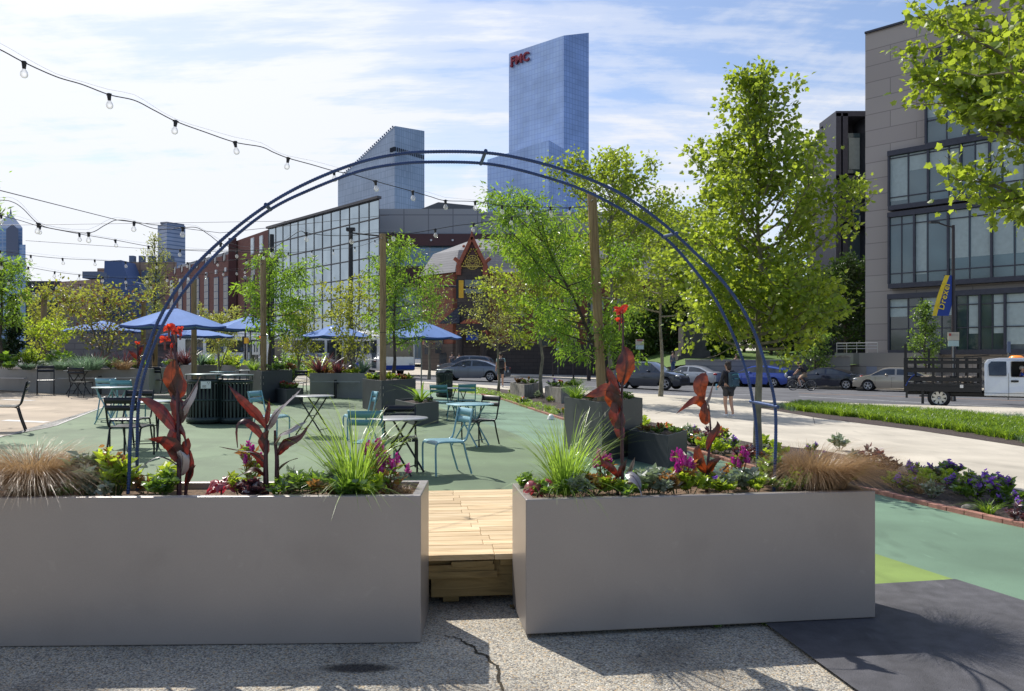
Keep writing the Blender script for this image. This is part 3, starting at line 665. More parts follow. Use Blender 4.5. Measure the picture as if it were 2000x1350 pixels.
# ================================================================== chairs and tables
def chair(mat):
    r=thing('bistro_chair','x','chair'); m=M[mat]; w=.21
    # faces -Y ; origin at floor centre
    seat=MB(); prof=[(-.245,.405),(-.235,.428),(-.21,.442),(-.12,.447),(0,.440),(.10,.434),(.17,.436)]
    ns=7
    for s in range(ns):
        x0=-w+.012+s*(2*w-.024)/ns; x1=x0+(2*w-.024)/ns-.007
        vs=[];fs=[]
        for y,z in prof: vs+=[(x0,y,z),(x1,y,z),(x1,y,z-.006),(x0,y,z-.006)]
        for i in range(len(prof)-1):
            b=4*i; fs+=[(b,b+1,b+5,b+4),(b+3,b+7,b+6,b+2),(b,b+4,b+7,b+3),(b+1,b+2,b+6,b+5)]
        seat.add(vs,fs,False)
    seat.tube([(-w,.17,.43),(w,.17,.43)],.008,6); seat.tube([(-w,-.12,.438),(w,-.12,.438)],.008,6)
    seat.build('seat',m,r)
    back=MB()
    for (z0,z1) in ((.66,.735),(.755,.845)):
        n=8; vs=[];fs=[]
        for i in range(n+1):
            x=-w-.005+(2*w+.01)*i/n; cv=.028*(1-(2*i/n-1)**2)
            for z in (z0,z1):
                y=.205+(z-.44)*.23+cv; vs+=[(x,y-.004,z),(x,y+.006,z)]
        for i in range(n):
            b=4*i; fs+=[(b,b+4,b+6,b+2),(b+1,b+3,b+7,b+5),(b,b+1,b+5,b+4),(b+2,b+6,b+7,b+3)]
        back.add(vs,fs,True)
    back.build('backrest',m,r)
    for s in (-1,1):
        x=s*w
        MB().tube([(x,.14,.425),(x,.185,.45),(x,.205,.50),(x,.24,.66),(x,.275,.82),(x,.285,.848)],.0135,8).build('back_upright',m,r)
        MB().tube([(x,-.245,.0),(x,-.25,.25),(x,-.25,.36),(x,-.243,.40),(x,-.215,.428),(x,-.12,.432),(x,.0,.427),(x,.14,.422)],.0135,8).build('leg',m,r)
        MB().tube([(x,.10,.424),(x,.15,.40),(x,.195,.22),(x,.265,.0)],.0135,8).build('leg',m,r)
    return r
CH={k:chair(k) for k in ('black_metal','blue_metal','teal_metal')}; used={}
def put_chair(kind,x,y,rz,label,sc=1.0,dz=0):
    """x,y = pixel of the floor point under the seat centre"""
    p=gp(x,y,.018+dz)
    o=CH[kind] if not used.get(kind) else dup(CH[kind])
    used[kind]=True; o.location=p; o.rotation_euler=(0,0,R(rz)); o['label']=label; o['category']='chair'; o['group']='metal bistro chairs on the plaza'; o.scale=(sc,)*3
    return o
put_chair('blue_metal',872,924,-60,'light blue bistro chair nearest the deck, turned sideways with its seat to the left')
put_chair('black_metal',938,868,-42,'black bistro chair at the right side of the blue round table')
put_chair('teal_metal',864,820,165,'teal bistro chair behind the blue table, in front of the far slatted bin')
put_chair('teal_metal',910,815,190,'teal bistro chair beyond the blue table, its two back slats seen straight on')
put_chair('teal_metal',727,930,172,'teal bistro chair seen from behind, left of the black table and behind green grass')
put_chair('blue_metal',702,858,-68,'light blue bistro chair facing left beside the corner of the dark tall planter')
put_chair('black_metal',782,918,10,'black bistro chair pushed under the grey topped black table')
put_chair('blue_metal',527,862,78,'light blue bistro chair facing right between the bins and the red leaved plants')
put_chair('black_metal',15,842,-60,'dark bistro chair cut off by the left edge of the photo')
put_chair('black_metal',89,771,30,'dark bistro chair on beige paving against the long grey planter, nearer the left edge',1)
put_chair('black_metal',158,776,182,'dark bistro chair seen from behind at the small table by the long grey planter')
put_chair('teal_metal',251,824,176,'teal bistro chair behind the stack of dark chairs, left of the arch')
put_chair('blue_metal',222,818,176,'light blue bistro chair half hidden behind the small white topped table')
put_chair('black_metal',257,872,2,'dark bistro chair on the far side of the small table, facing the camera')
put_chair('black_metal',255,893,180,'dark bistro chair with its back to the camera, nearest behind the left planter')
put_chair('black_metal',584,772,0,'black bistro chair in the gap between dark planter and grey planter')
put_chair('black_metal',309,768,178,'black bistro chair beyond the arch leg at the end of the long grey planter')
def table(mtop,mleg,r=.40,h=.72):
    t=thing('bistro_table','x','table')
    MB().lathe([(0,h-.012),(r-.01,h-.014),(r,h-.008),(r,h-.001),(r-.006,h+.004),(0,h+.004)],n=40).build('tabletop',M[mtop],t)
    for s in (-1,1):
        x=s*.19
        MB().tube([(x,-.27,0),(x,.2,h-.02)],.0135,6).build('leg',M[mleg],t)
        MB().tube([(x*.88,.27,0),(x*.88,-.2,h-.02)],.0135,6).build('leg',M[mleg],t)
    MB().tube([(-.19,-.2,.105),(.19,-.2,.105)],.008,6).tube([(-.165,.2,.105),(.165,.2,.105)],.008,6).tube([(-.19,0,.355),(.19,0,.355)],.008,6).tube([(-.19,.2,h-.02),(.19,.2,h-.02)],.009,6).tube([(-.17,-.2,h-.02),(.17,-.2,h-.02)],.009,6).each('crossbar',M[mleg],t)
    return t
def put_table(t,x,ytop,rz,label,h=.72):
    Y=10.
    for i in range(60):
        X=(x-1000)/F*Y; Y=.5*Y+.5*F*(E-g(X,Y)-h)/(ytop-HY)
    t.location=(X,Y,g(X,Y)+.018); t.rotation_euler=(0,0,R(rz)); t['label']=label; t['category']='table'; t['group']='round folding bistro tables'; return t
T1=table('blue_metal','blue_metal',.42); put_table(T1,918,791,60,'round light blue table with a black chair at its right')
T2=table('greytop','black_metal',.38); put_table(T2,779,819,72,'grey topped folding table on crossed black legs with a black chair under it')
put_table(dup(T2),612,775,80,'grey topped folding table on crossed black legs standing alone in front of the planters')
T4=table('lighttop','black_metal',.36); put_table(T4,282,786,20,'pale topped table between the stacked dark chairs behind the left planter')
T5=table('lighttop','blue_metal',.36); put_table(T5,219,758,70,'pale topped blue legged table beside the teal chairs')
put_table(dup(T2),152,725,85,'small folding table in front of the long grey planter, its legs behind a dark chair')
put_table(dup(T1),435,727,40,'blue table half hidden behind the slatted bins')
put_table(dup(T4),478,724,10,'pale table just left of the tall dark planter, behind the bins')
put_table(dup(T4),893,759,35,'small pale table between the two teal chairs')
# ================================================================== litter bins
def bin_(x,y,label,h=1.0,rr=.30,hood=False):
    p=gp(x,y,.018); t=thing('litter_bin',label,'bin',(p.x,p.y,p.z),0,'slatted metal litter bins')
    body=MB(); nsl=30
    for i in range(nsl):
        a=2*PI*i/nsl; T=Matrix.Rotation(a,3,'Z'); c=T@Vector((rr,0,0))
        body.box((c.x,c.y,.11+(h-.26)/2),(.008,.036,h-.26),rot=T)
    body.build('slats',M['bin'],t)
    MB().lathe([(rr-.01,.03),(rr+.012,.03),(rr+.012,.13),(rr-.01,.13)],n=32).lathe([(rr-.01,.46),(rr+.006,.46),(rr+.006,.50),(rr-.01,.50)],n=32).lathe([(rr-.01,h-.17),(rr+.012,h-.17),(rr+.012,h-.11),(rr-.01,h-.11)],n=32).each('band',M['bin'],t)
    MB().lathe([(0,.05),(rr-.03,.05),(rr-.03,h-.2),(rr-.05,h-.2),(rr-.05,.1)],n=24).build('liner',M['black'],t)
    up=MB()
    for i in range(8):
        a=2*PI*(i+.5)/8; up.tube([(rr*math.cos(a),rr*math.sin(a),h-.13),(rr*math.cos(a),rr*math.sin(a),h-.0)],.009,6)
    up.each('lid_post',M['bin'],t)
    MB().lathe([(.0,h+.012),(rr*.6,h+.012),(rr+.03,h+.004),(rr+.035,h-.012),(rr+.02,h-.02),(0,h-.01)],n=32).build('lid',M['binlid'],t)
    MB().lathe([(rr-.04,.0),(rr-.02,.0),(rr-.02,.05),(rr-.04,.05)],n=24).build('foot',M['black'],t)
    return t
b1=bin_(400,826,'slatted bin with a white recycling notice, left one of the pair under the arch',1.0,.345)
d=Vector((.0-b1.location.x,-b1.location.y)).normalized()
MB().box((d.x*.365+.02,d.y*.365,.79),(.19,.006,.145),math.atan2(d.y,d.x)+PI/2).build('notice',M['white'],b1)
sg=MB()
for k in range(3):
    a0=2*PI*k/3
    sg.tube([Vector((.05+.022*math.cos(a0+q*.35),0,.03+.022*math.sin(a0+q*.35))) for q in range(5)],.004,5)
for k in range(3): sg.box((-.03,0,-.02-.018*k),(.07,.002,.006))
s_=sg.build('recycling_symbol',M['black'],b1); s_.location=(d.x*.371+.02,d.y*.371,.80); s_.rotation_euler=(0,0,math.atan2(d.y,d.x)+PI/2)
bin_(459,826,'slatted bin without notice, right one of the pair under the arch',1.0,.345)
bin_(868,775,'dark slatted bin standing alone behind the teal chairs near the road',1.0,.30)
# ================================================================== dark planters on the plaza
def para(L_,C_,R_,dzz=.018,back=None):
    l,c,r=[V2(gp(x,y,dzz)) for x,y in (L_,C_,R_)]
    return [l,c,r,l+r-c] if back is None else [l,c,r,r+(l-c).normalized()*back if 0 else r+Vector((0,back)),l+Vector((0,back))]
def ztop(c,y): return E-(y-HY)/F*c.y
def two_step(name,label,L_,C_,R_,yt,mat='planter_dark',group=None,soil='mulch'):
    P=para(L_,C_,R_); c=P[1]; z0=g(c.x,c.y)+.0; return planter(name,label,'planter',P,z0,ztop(c,yt),mat,.03,soil,.05,group,.004),P,ztop(c,yt)
D3,P3,z3=two_step('tall_planter','tall dark planter with the leaning wooden post, nearest on the right',(1102,874),(1176,903),(1255,884),787)
D3b,P3b,z3b=two_step('low_planter','low dark planter joined to the right side of the nearest tall dark planter',(1226,896),(1305,914),(1342,901),851)
D2,P2,z2=two_step('tall_planter','tall dark planter in the middle holding the upright wooden post',(708,797),(745,809),(812,800),744)
D2b,P2b,z2b=two_step('low_planter','low dark planter in the middle with arching strap leaves',(772,818),(812,832),(857,826),789)
D1,P1,z1=two_step('tall_planter','tall dark planter right of the twin bins with a post and a tree in it',(486,781),(511,789),(571,783),725)
D1b,P1b,z1b=two_step('low_planter','low dark planter with red flowers in front of the grey planter',(538,786),(560,792),(592,788),761)
# bolt heads flanking the corners
for (rt,P,z) in ((D3,P3,z3),(D2,P2,z2),(D1,P1,z1)):
    c=P[1]; mb=MB(); cc=rt.location
    for q in (P[0],P[2]):
        dd=(q-c).normalized(); nn=Vector((dd.y,-dd.x)); nn=nn if nn.y<0 else -nn
        for hh in (.18,.36):
            s=c+dd*.09+nn*.004; mb.box((s.x-cc.x,s.y-cc.y,z-cc.z-hh),(.03,.006,.07),math.atan2(dd.y,dd.x))
    mb.each('bolt_plate',M['chrome'],rt)
def long_planter(label,pts,yt,back,mat='planter_grey',rails=(),pyt=None):
    P=[V2(gp(x,y,.018)) for x,y in pts]; bk=[p+Vector(back) for p in reversed([P[0],P[-1]])]
    c=P[-1]; zt_=ztop(c,yt); z0=min(g(p.x,p.y) for p in P)
    r=planter('long_planter',label,'planter',P+bk,z0,zt_,mat,.05,'mulch',.03,'grey planters with perch rails'); cc=r.location
    for (i,t0,t1) in rails:
        a,b=P[i],P[i+1]; A=a.lerp(b,t0);B=a.lerp(b,t1); d_=(b-a).normalized(); n_=Vector((d_.y,-d_.x)); n_=n_ if n_.y<0 else -n_
        zr=zt_-cc.z-.28
        q0=A+n_*.28-V2(cc); q1=B+n_*.28-V2(cc)
        MB().bar((q0.x,q0.y,zr),(q1.x,q1.y,zr),.10,.03).build('perch_rail',M['greytop'],r)
        mid=(q0+q1)/2; mw=mid-n_*.28
        MB().tube([(mid.x,mid.y,0),(mid.x,mid.y,zr+.07)],.05,10).bar((mid.x,mid.y,zr-.05),(mw.x,mw.y,zr-.05),.04,.06).each('rail_post',M['black_metal'],r)
    return r,P,zt_
LPn,LPP,LPz=long_planter('long grey planter running out of the photo at the left with two perch rails',[(-260,757),(98,768),(291,771)],720,(-.8,4.2),rails=((0,.35,.92),(1,.1,.93)))
GP,GPP,GPz=long_planter('grey planter with a perch rail between the two tall dark planters',[(605,775),(712,779)],729,(.2,1.6),rails=((0,.08,.95),))
LB,LBP,LBz=long_planter('small grey planter behind the bins and tables',[(425,738),(490,739)],713,(.2,1.5))
DB,DBP,DBz=two_step('tall_planter','tall dark planter behind the twin bins under the big umbrella',(352,744),(385,750),(424,746),714)
# raw concrete planters near the kerb
C1=planter('concrete_planter','rough concrete planter near the kerb, left one of two','planter',para((996,772),(1024,779),(1052,774)),.02,ztop(V2(gp(1024,779)),751),'concrete',.07,'mulch',.03)
C2=planter('concrete_planter','rough concrete planter near the kerb, right one with purple flowers','planter',para((1064,783),(1096,789),(1134,782)),.0,ztop(V2(gp(1096,789)),757),'concrete',.07,'mulch',.03)
# granite slab by the long planter
p=gp(330,779); o=MB().box((p.x,p.y,p.z+.07),(1.1,.6,.11),.1).build('stone_slab',M['concrete'],None,bevel=.01); tag(o,'flat stone slab lying on the ground left of the twin bins','slab')
# ================================================================== wooden posts
def post(x0,y0,Yb,zb,x1,y1,label,r=.085,Yt=None):
    b=at(x0,y0,Yb); b.z=zb; t=at(x1,y1,Yt or Yb)
    k=6; pts=[b.lerp(t,i/k)-b for i in range(k+1)]
    root=thing('wooden_post',label,'post',b,0,'wooden posts carrying the string lights')
    MB().tube(pts,[r*1.03-.0*i for i in range(k+1)],14).build('shaft',M['post_wood'],root)
    MB().tube([pts[-1]+Vector((0,-r,-.14)),pts[-1]+Vector((-.03,-r-.05,-.16)),pts[-1]+Vector((0,-r-.07,-.13))],.006,5).build('eye_hook',M['chrome'],root)
    q=pts[2]; MB().lathe([(r*1.05,-.008),(r*1.09,0),(r*1.05,.008)],c=q,n=14).build('wire_band',M['black'],root)
    return root
c3=sum(P3,Vector((0,0)))/4; c2=sum(P2,Vector((0,0)))/4; c1=sum(P1,Vector((0,0)))/4
post(1176,785,c3.y-.25,z3-.08,1156,378,'leaning wooden post rising from the nearest tall dark planter',.078)
post(748,740,c2.y-.25,z2-.08,748,457,'upright wooden post rising from the middle tall dark planter',.085)
post(515,722,c1.y-.2,z1-.08,514,508,'wooden post rising from the dark planter right of the bins',.085)
Yq=27; post(279,700,Yq,g(-13,27),281,590,'thin wooden post behind the left rim of the large umbrella',.08)
post(379,745,27,g(-11,27),379,545,'wooden post seen under the large umbrella',.09)
post(85,720,29,.6,86,560,'wooden post among the amber shrubs at far left',.1)
post(302,720,30,.6,303,640,'short dark wooden post seen below the large umbrella',.1)
# ================================================================== umbrellas
def umbrella(label,xa,ya,xr,yr,half_px,tilt=0,seed=0,nr=8):
    # dia 2.75 m -> depth
    Rr_=1.42; Y=F*Rr_/half_px; a=at(xa,ya,Y); zr=E+(HY-yr)/F*Y; base=g(a.x,a.y)
    t=thing('umbrella',label,'umbrella',(a.x,a.y,base),R(seed*13),'blue canvas market umbrellas')
    rs=random.Random(seed); zA=a.z-base; zR=zr-base
    mb=MB(); vs=[(0,0,zA)]; fs=[]; k=5
    for i in range(nr):
        a0=2*PI*i/nr; a1=2*PI*(i+1)/nr; o_=len(vs)
        grid=[]
        for u in range(1,k+1):
            f=u/k; row=[]
            for q in range(5):
                w_=q/4; P0=Vector((math.cos(a0),math.sin(a0),0)); P1_=Vector((math.cos(a1),math.sin(a1),0))
                P=(P0.lerp(P1_,w_))*Rr_*f; sag=-.05*f*math.sin(PI*w_)
                z=zA+(zR-zA)*(f**1.08)+sag*.8; row.append((P.x,P.y,z))
            grid.append(row)
        base_i=len(vs)
        for row in grid: vs+=row
        for q in range(4): fs.append((0,base_i+q,base_i+q+1))
        for u in range(k-1):
            for q in range(4):
                b=base_i+u*5+q; fs.append((b,b+5,b+6,b+1))
    c=mb.add(vs,fs,False).build('canopy',M['canvas'],t,fix=True)
    md=c.modifiers.new('thick','SOLIDIFY'); md.thickness=.006
    # valance edge
    vm=MB()
    for i in range(nr):
        a0=2*PI*i/nr; a1=2*PI*(i+1)/nr
        P0=Vector((math.cos(a0),math.sin(a0),0))*(Rr_+.004);P1_=Vector((math.cos(a1),math.sin(a1),0))*(Rr_+.004)
        for q in range(4):
            A=P0.lerp(P1_,q/4);B=P0.lerp(P1_,(q+1)/4); s0=-.04*math.sin(PI*q/4); s1=-.04*math.sin(PI*(q+1)/4)
            vm.add([(A.x,A.y,zR+s0-.045),(B.x,B.y,zR+s1-.045),(B.x,B.y,zR+s1+.002),(A.x,A.y,zR+s0+.002)],[(0,1,2,3)])
    vm.build('canopy_edge',M['canvas_dark'],t)
    for i in range(nr):
        a0=2*PI*i/nr; P0=Vector((math.cos(a0),math.sin(a0),0))
        MB().tube([(0,0,zA-.03),(P0.x*Rr_*.5,P0.y*Rr_*.5,zA+(zR-zA)*.475-.03),(P0.x*Rr_,P0.y*Rr_,zR-.02)],.009,5).tube([(P0.x*.04,P0.y*.04,zA-.62),(P0.x*Rr_*.5,P0.y*Rr_*.5,zA+(zR-zA)*.475-.03)],.007,5).build('rib',M['pole_metal'],t)
    MB().tube([(0,0,0),(0,0,zA)],.024,10).build('pole',M['pole_metal'],t)
    MB().lathe([(0,zA+.07),(.035,zA+.06),(.05,zA+.01),(0,zA-.005)],n=12).build('finial',M['white'],t)
    MB().lathe([(0,.09),(.05,.085),(.26,.05),(.28,0),(0,0)],n=20).build('base',M['black_metal'],t)
    return t
umbrella('large blue umbrella in front, its left rim crossed by the arch',341,601,341,637,101,seed=0)
umbrella('blue umbrella just behind and below the large front one',381,641,381,656,72,seed=1)
umbrella('blue umbrella left of the post by the twin bins',489,617,489,643,76,seed=2)
umbrella('blue umbrella behind the amber leaved tree, above the bus',656,634,656,657,72,seed=3)
umbrella('blue umbrella right of the middle wooden post, nearest the brick building',823,626,823,659,79,seed=4)
umbrella('blue umbrella at far left seen through the amber tree',202,626,202,646,74,seed=5)
# ================================================================== string lights
def string(label,pts,bulbs,r=.0055,sc=1.0,msg=True,seed=0,bend=.03):
    """pts: (px x, px y, depth); bulbs: px x"""
    rs=random.Random(seed); P=[at(*p) for p in pts]; S=spline(P,8); root=thing('string_light',label,'string lights',S[0],0,'strings of bulbs above the plaza'); o_=Vector(S[0])
    MB().tube([p-o_ for p in S],r*max(sc,.85),6).build('cable',M['black'],root)
    if msg: MB().tube([(p-o_)+Vector((0,0,.02+.03*math.sin(i*.35)**2)) for i,p in enumerate(S[::4])],.0014*sc,3).build('support_wire',M['chrome'],root)
    lo=len(bulbs)
    proto=string.proto
    for bx in bulbs:
        # point on curve at px x
        best=None
        for a,b in zip(S[:-1],S[1:]):
            xa=1000+F*a.x/a.y; xb=1000+F*b.x/b.y
            if min(xa,xb)<=bx<=max(xa,xb) and xa!=xb: best=a.lerp(b,(bx-xa)/(xb-xa)); break
        if best is None: continue
        if proto is None:
            s_=MB(); s_.lathe([(0,.014),(.018,.012),(.02,0),(.02,-.02),(.0165,-.045),(.0165,-.055),(0,-.055)],n=10); s_.tube([(-.03,0,-.0),(.03,0,.0)],.009,6)
            so1=s_.build('bulb_socket',M['black'],None)
            b_=MB().lathe([(.012,-.05),(.016,-.062),(.03,-.085),(.034,-.105),(.029,-.125),(.015,-.138),(0,-.141)],n=12)
            bo=b_.build('bulb',M['glass_clear'],so1)
            proto=string.proto=so1
            s=so1
        else: s=dup(proto)
        s.parent=root; s.location=best-o_; s.rotation_euler=(rs.uniform(-.12,.12),rs.uniform(-.15,.15),rs.random()*6); s.scale=(sc,)*3
    return root
string.proto=None
def lin(a,b,ya,yb): return lambda x: (1/(1/ya+(1/yb-1/ya)*(x-a)/(b-a)))
def S_(label,xy,bulbs,ya,yb,sc=1.,**k):
    f=lin(xy[0][0],xy[-1][0],ya,yb); return string(label,[(x,y,f(x)) for x,y in xy],bulbs,sc=sc,**k)
S_('nearest string of bulbs, falling from the top left corner to the leaning post',[(-120,40),(-60,70),(0,97),(47,122),(110,150),(160,165),(213,185),(262,196),(300,215),(343,237),(400,258),(459,278),(510,287),(535,298),(563,309),(610,322),(652,334),(690,341),(733,354),(806,374),(840,384),(870,392),(928,394),(980,402),(1030,404),(1075,405),(1113,405),(1150,402)],[47,213,343,459,563,652,733,806,870,928,980,1030,1075,1113],5.6,12.6,.86,seed=1)
S_('string of bulbs at upper left with two humps, ending at the arch',[(-80,392),(0,391),(25,395),(45,408),(75,437),(110,448),(173,455),(205,440),(228,430),(262,434),(300,446),(330,448),(357,445),(385,445),(410,460),(431,475),(470,488),(508,488),(530,486),(560,468),(585,452),(598,455),(640,460),(685,460),(730,455),(767,455),(800,456),(850,448),(890,441),(925,437),(970,430),(1000,424),(1040,417),(1075,410),(1110,407),(1148,404)],[75,173,262,357,431,530,598,685,767,850,925,1000,1075],9,12.6,.9,seed=2)
S_('second string at upper left, running under the humped one to the middle post',[(-60,400),(0,420),(40,431),(78,442),(155,457),(225,469),(290,481),(352,488),(410,491),(462,492),(515,496),(563,494),(610,490),(650,488),(692,483),(715,477),(748,463)],[2,78,155,225,290,352,410,462,515,563,609,651,693,732],10,19.5,.85,seed=3)
S_('string crossing at mid height left of the arch to the bin side post',[(-60,485),(0,490),(60,499),(122,505),(185,508),(245,512),(305,515),(366,513),(425,511),(482,507),(514,510)],[0,60,122,185,245,305,366,425,482],14,23,.95,seed=4)
S_('string hanging below it in front of the blue building',[(-60,505),(0,514),(55,522),(107,531),(155,537),(201,541),(245,544),(287,543),(327,541),(367,538),(402,535),(437,530),(475,527),(514,515)],[2,55,107,155,201,245,287,327,367,402,437,462,478],15,23,.95,seed=5)
S_('lowest long string over the amber shrubs',[(-40,540),(0,545),(65,552),(110,556),(157,556),(203,556),(247,558),(300,556),(345,552),(379,548)],[17,65,110,157,203,247,295,335],20,27,.95,seed=6)
S_('short string from the far left post dipping between the trees',[(86,562),(112,570),(143,560),(178,561),(213,563),(247,554),(281,592)],[112,143,178,213,247],29,27,.95,seed=7,msg=False)
S_('low string running right from the large umbrella',[(379,600),(412,608),(450,609),(514,600)],[388,412,440,480],27,23,.95,seed=8,msg=False)
S_('string of bulbs drooping lowest between far left post and thin post',[(86,566),(140,574),(190,580),(240,575),(281,592)],[100,136,191,219,240,262],29,27,.95,seed=9,msg=False)
tag(MB().tube([at(0,372,30),at(230,430,45),at(430,455,60),at(760,420,70)],.02,4).build('overhead_wire',M['black']),'highest thin overhead cable crossing the sky at left','cable')
tag(MB().tube([at(0,440,40),at(300,436,45),at(560,432,50)],.012,4).build('overhead_wire',M['black']),'thin level overhead cable passing the far tower','cable')
tag(MB().tube([at(50,470,40),at(300,487,45),at(560,490,50)],.012,4).build('overhead_wire',M['black']),'thin overhead cable below the far tower top','cable')
# ================================================================== buildings
def wallmesh(P,zb,zt,closed=True,roof=True):
    """P list of (x,y); zt list; returns mesh data w/ UVs in metres"""
    n=len(P); vs=[];fs=[];uv=[]; u=0
    rng=range(n if closed else n-1)
    for i in rng:
        j=(i+1)%n; a,b=P[i],P[j]; Lw=math.hypot(b[0]-a[0],b[1]-a[1]); o_=len(vs)
        vs+=[(a[0],a[1],zb),(b[0],b[1],zb),(b[0],b[1],zt[j]),(a[0],a[1],zt[i])]; fs.append((o_,o_+1,o_+2,o_+3))
        uv+=[(u,0),(u+Lw,0),(u+Lw,zt[j]-zb),(u,zt[i]-zb)]; u+=Lw
    return vs,fs,uv
def wall(name,P,zb,zt,mat,parent=None,closed=True,roof=None):
    if not isinstance(zt,(list,tuple)): zt=[zt]*len(P)
    vs,fs,uv=wallmesh(P,zb,zt,closed); mi=[0]*len(fs)
    if roof is not None and closed:
        o_=len(vs); vs+=[(p[0],p[1],z) for p,z in zip(P,zt)]; fs.append(tuple(range(o_,o_+len(P)))); uv+=[(0,0)]*len(P); mi.append(1)
    me=bpy.data.meshes.new(name); me.from_pydata(vs,[],fs); l=me.uv_layers.new(name='UVMap')
    l.data.foreach_set('uv',[c for q in uv for c in q]); me.polygons.foreach_set('material_index',mi)
    bm=bmesh.new(); bm.from_mesh(me); bmesh.ops.recalc_face_normals(bm,faces=bm.faces) if closed and roof is not None else None; bm.to_mesh(me); bm.free()
    return link(name,me,[M[mat]]+([M[roof]] if roof else []),parent)
M['cira']=gridmat('blue_grey_tower_glass',(.30,.39,.52),(.22,.29,.40),1.7,3.6,.14,.35,.1,(.36,.45,.58))  # distance haze is put into these tower colours: bluish, low contrast
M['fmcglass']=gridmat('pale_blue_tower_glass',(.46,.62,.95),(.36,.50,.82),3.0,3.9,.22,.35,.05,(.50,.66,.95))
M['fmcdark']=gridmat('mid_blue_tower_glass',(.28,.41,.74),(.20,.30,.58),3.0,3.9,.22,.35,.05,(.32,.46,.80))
M['liberty']=gridmat('blue_banded_tower',(0.208,0.351,0.598),(0.390,0.494,0.676),6,4.0,.8,.4,.1,(0.286,0.442,0.676))
M['officeband']=gridmat('banded_office_tower',(0.117,0.169,0.286),(0.351,0.403,0.520),40,3.6,1.4,.5,.0,(0.130,0.195,0.312))
M['hazegrey']=pbr('hazy_grey_wall',(.16,.19,.26),.8,var=.1,scale=.05)
M['brownstone_far']=gridmat('brown_far_facade',(.42,.27,.19),(.28,.18,.13),3,3.4,.25,.9,0,(.46,.31,.22))
M['bluewall']=pbr('blue_painted_wall',(0.098,0.150,0.299),.7,var=.06,scale=.1)
M['darkroof']=pbr('dark_roof',(.03,.035,.05),.7,var=.1)
M['brickred']=stonemat('red_brick_wall',(.23,.085,.06),(.19,.065,.05),.6,.2,.02,(.17,.09,.075))
M['brickdark']=stonemat('dark_brick_pier',(.12,.04,.035),(.10,.035,.03),.6,.2,.02)
M['screen']=gridmat('perforated_metal_screen',(.37,.37,.38),(.22,.22,.24),3.1,2.4,.07,.6,.1,(.42,.42,.43))
M['curtain']=glassmat('mirror_curtain_wall',(.32,.39,.44),.05,.8,1.0,.08,(.40,.48,.53),.4)
M['mullion']=pbr('bronze_mullion',(.10,.095,.10),.5,metal=.4,var=.1)
M['maroon']=pbr('maroon_panel',(.09,.035,.035),.6,var=.1,scale=.4)
M['band_glass']=gridmat('strip_window_glass',(.16,.24,.33),(.28,.31,.34),1.6,1.8,.1,.15,.3,(.24,.34,.44))
M['redstone']=stonemat('red_sandstone',(.27,.09,.05),(.22,.07,.04),.9,.3,.02,(.16,.07,.05))
M['darkstone']=stonemat('dark_sandstone',(.07,.055,.05),(.09,.07,.06),.9,.35,.02)
M['slate']=stonemat('slate_roof',(.16,.16,.175),(.20,.20,.21),.45,.28,.02,(.11,.11,.12))
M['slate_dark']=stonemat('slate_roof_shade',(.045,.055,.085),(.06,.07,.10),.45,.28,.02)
M['terracotta']=pbr('terracotta_trim',(.30,.085,.045),.7,var=.2,scale=3)
M['gold']=pbr('gilded_ornament',(.45,.33,.08),.4,metal=.6,var=.2)
M['winglass']=glassmat('dark_window_glass',(.02,.025,.035),.08,.0,1.0,.05,(.05,.06,.08),.3)
M['awning']=pbr('blue_awning',(.03,.07,.30),.8,var=.1)
M['limestone']=stonemat('grey_stone_cladding',(0.375,0.336,0.314),(0.414,0.375,0.347),3.4,1.15,.03,(0.246,0.224,0.213))
M['greybase']=stonemat('grey_plinth_stone',(0.221,0.215,0.208),(0.247,0.240,0.234),1.4,1.0,.03,(0.130,0.130,0.130))
M['steel_dark']=pbr('dark_steel_frame',(0.048,0.051,0.069),.5,metal=.4,var=.15)
M['bayglass']=glassmat('bay_window_glass',(.045,.085,.105),.08,.15,1.0,.05,(.10,.16,.18),.25)
M['bayglass_dark']=glassmat('bay_window_glass_dark',(.015,.028,.036),.08,.1,1.0,.05,(.05,.085,.10),.35)
M['blind']=pbr('window_blind',(0.360,0.435,0.435),.8,var=.08)
M['greyblock']=stonemat('grey_block_wall',(0.188,0.175,0.175),(0.213,0.200,0.194),1.2,.4,.03,(0.138,0.131,0.131))
M['hillstone']=stonemat('brown_sandstone',(.26,.17,.11),(.22,.14,.09),.8,.3,.02)
def PD(x,Y): return ((x-1000)/F*Y,Y)
def ZD(y,Y): return E+(HY-y)/F*Y
def origin_to(root_xy,P): return [(p[0]-root_xy[0],p[1]-root_xy[1]) for p in P]
# --- slanted-top glass tower
t=thing('glass_tower','grey blue glass tower with a diagonal sloping roofline','tower',(*PD(800,420),0)); c=t.location
P=[PD(660,452),PD(771,410),PD(829,428),PD(735,520)]; zt=[ZD(352,452),ZD(246,410),ZD(256,428),ZD(300,520)]
wall('facade',origin_to(c,P),-2,zt,'cira',t,roof='hazegrey')
lb=[];
for (x0,Y0,x1,Y1,ya,yb) in ((771,410,829,428,287,295),(762,413,771,410,290,298)):
    A=PD(x0,Y0-.4);B=PD(x1,Y1-.4); z0=ZD(yb,Y0);z1=ZD(ya,Y0)
    mb=MB()
    for i in range(16):
        f=(i+.5)/16; mb.box((A[0]+(B[0]-A[0])*f-c.x,A[1]+(B[1]-A[1])*f-c.y,(z0+z1)/2),(.5,.3,z1-z0),0)
    mb.each('louvre_band',M['darkroof'],t)
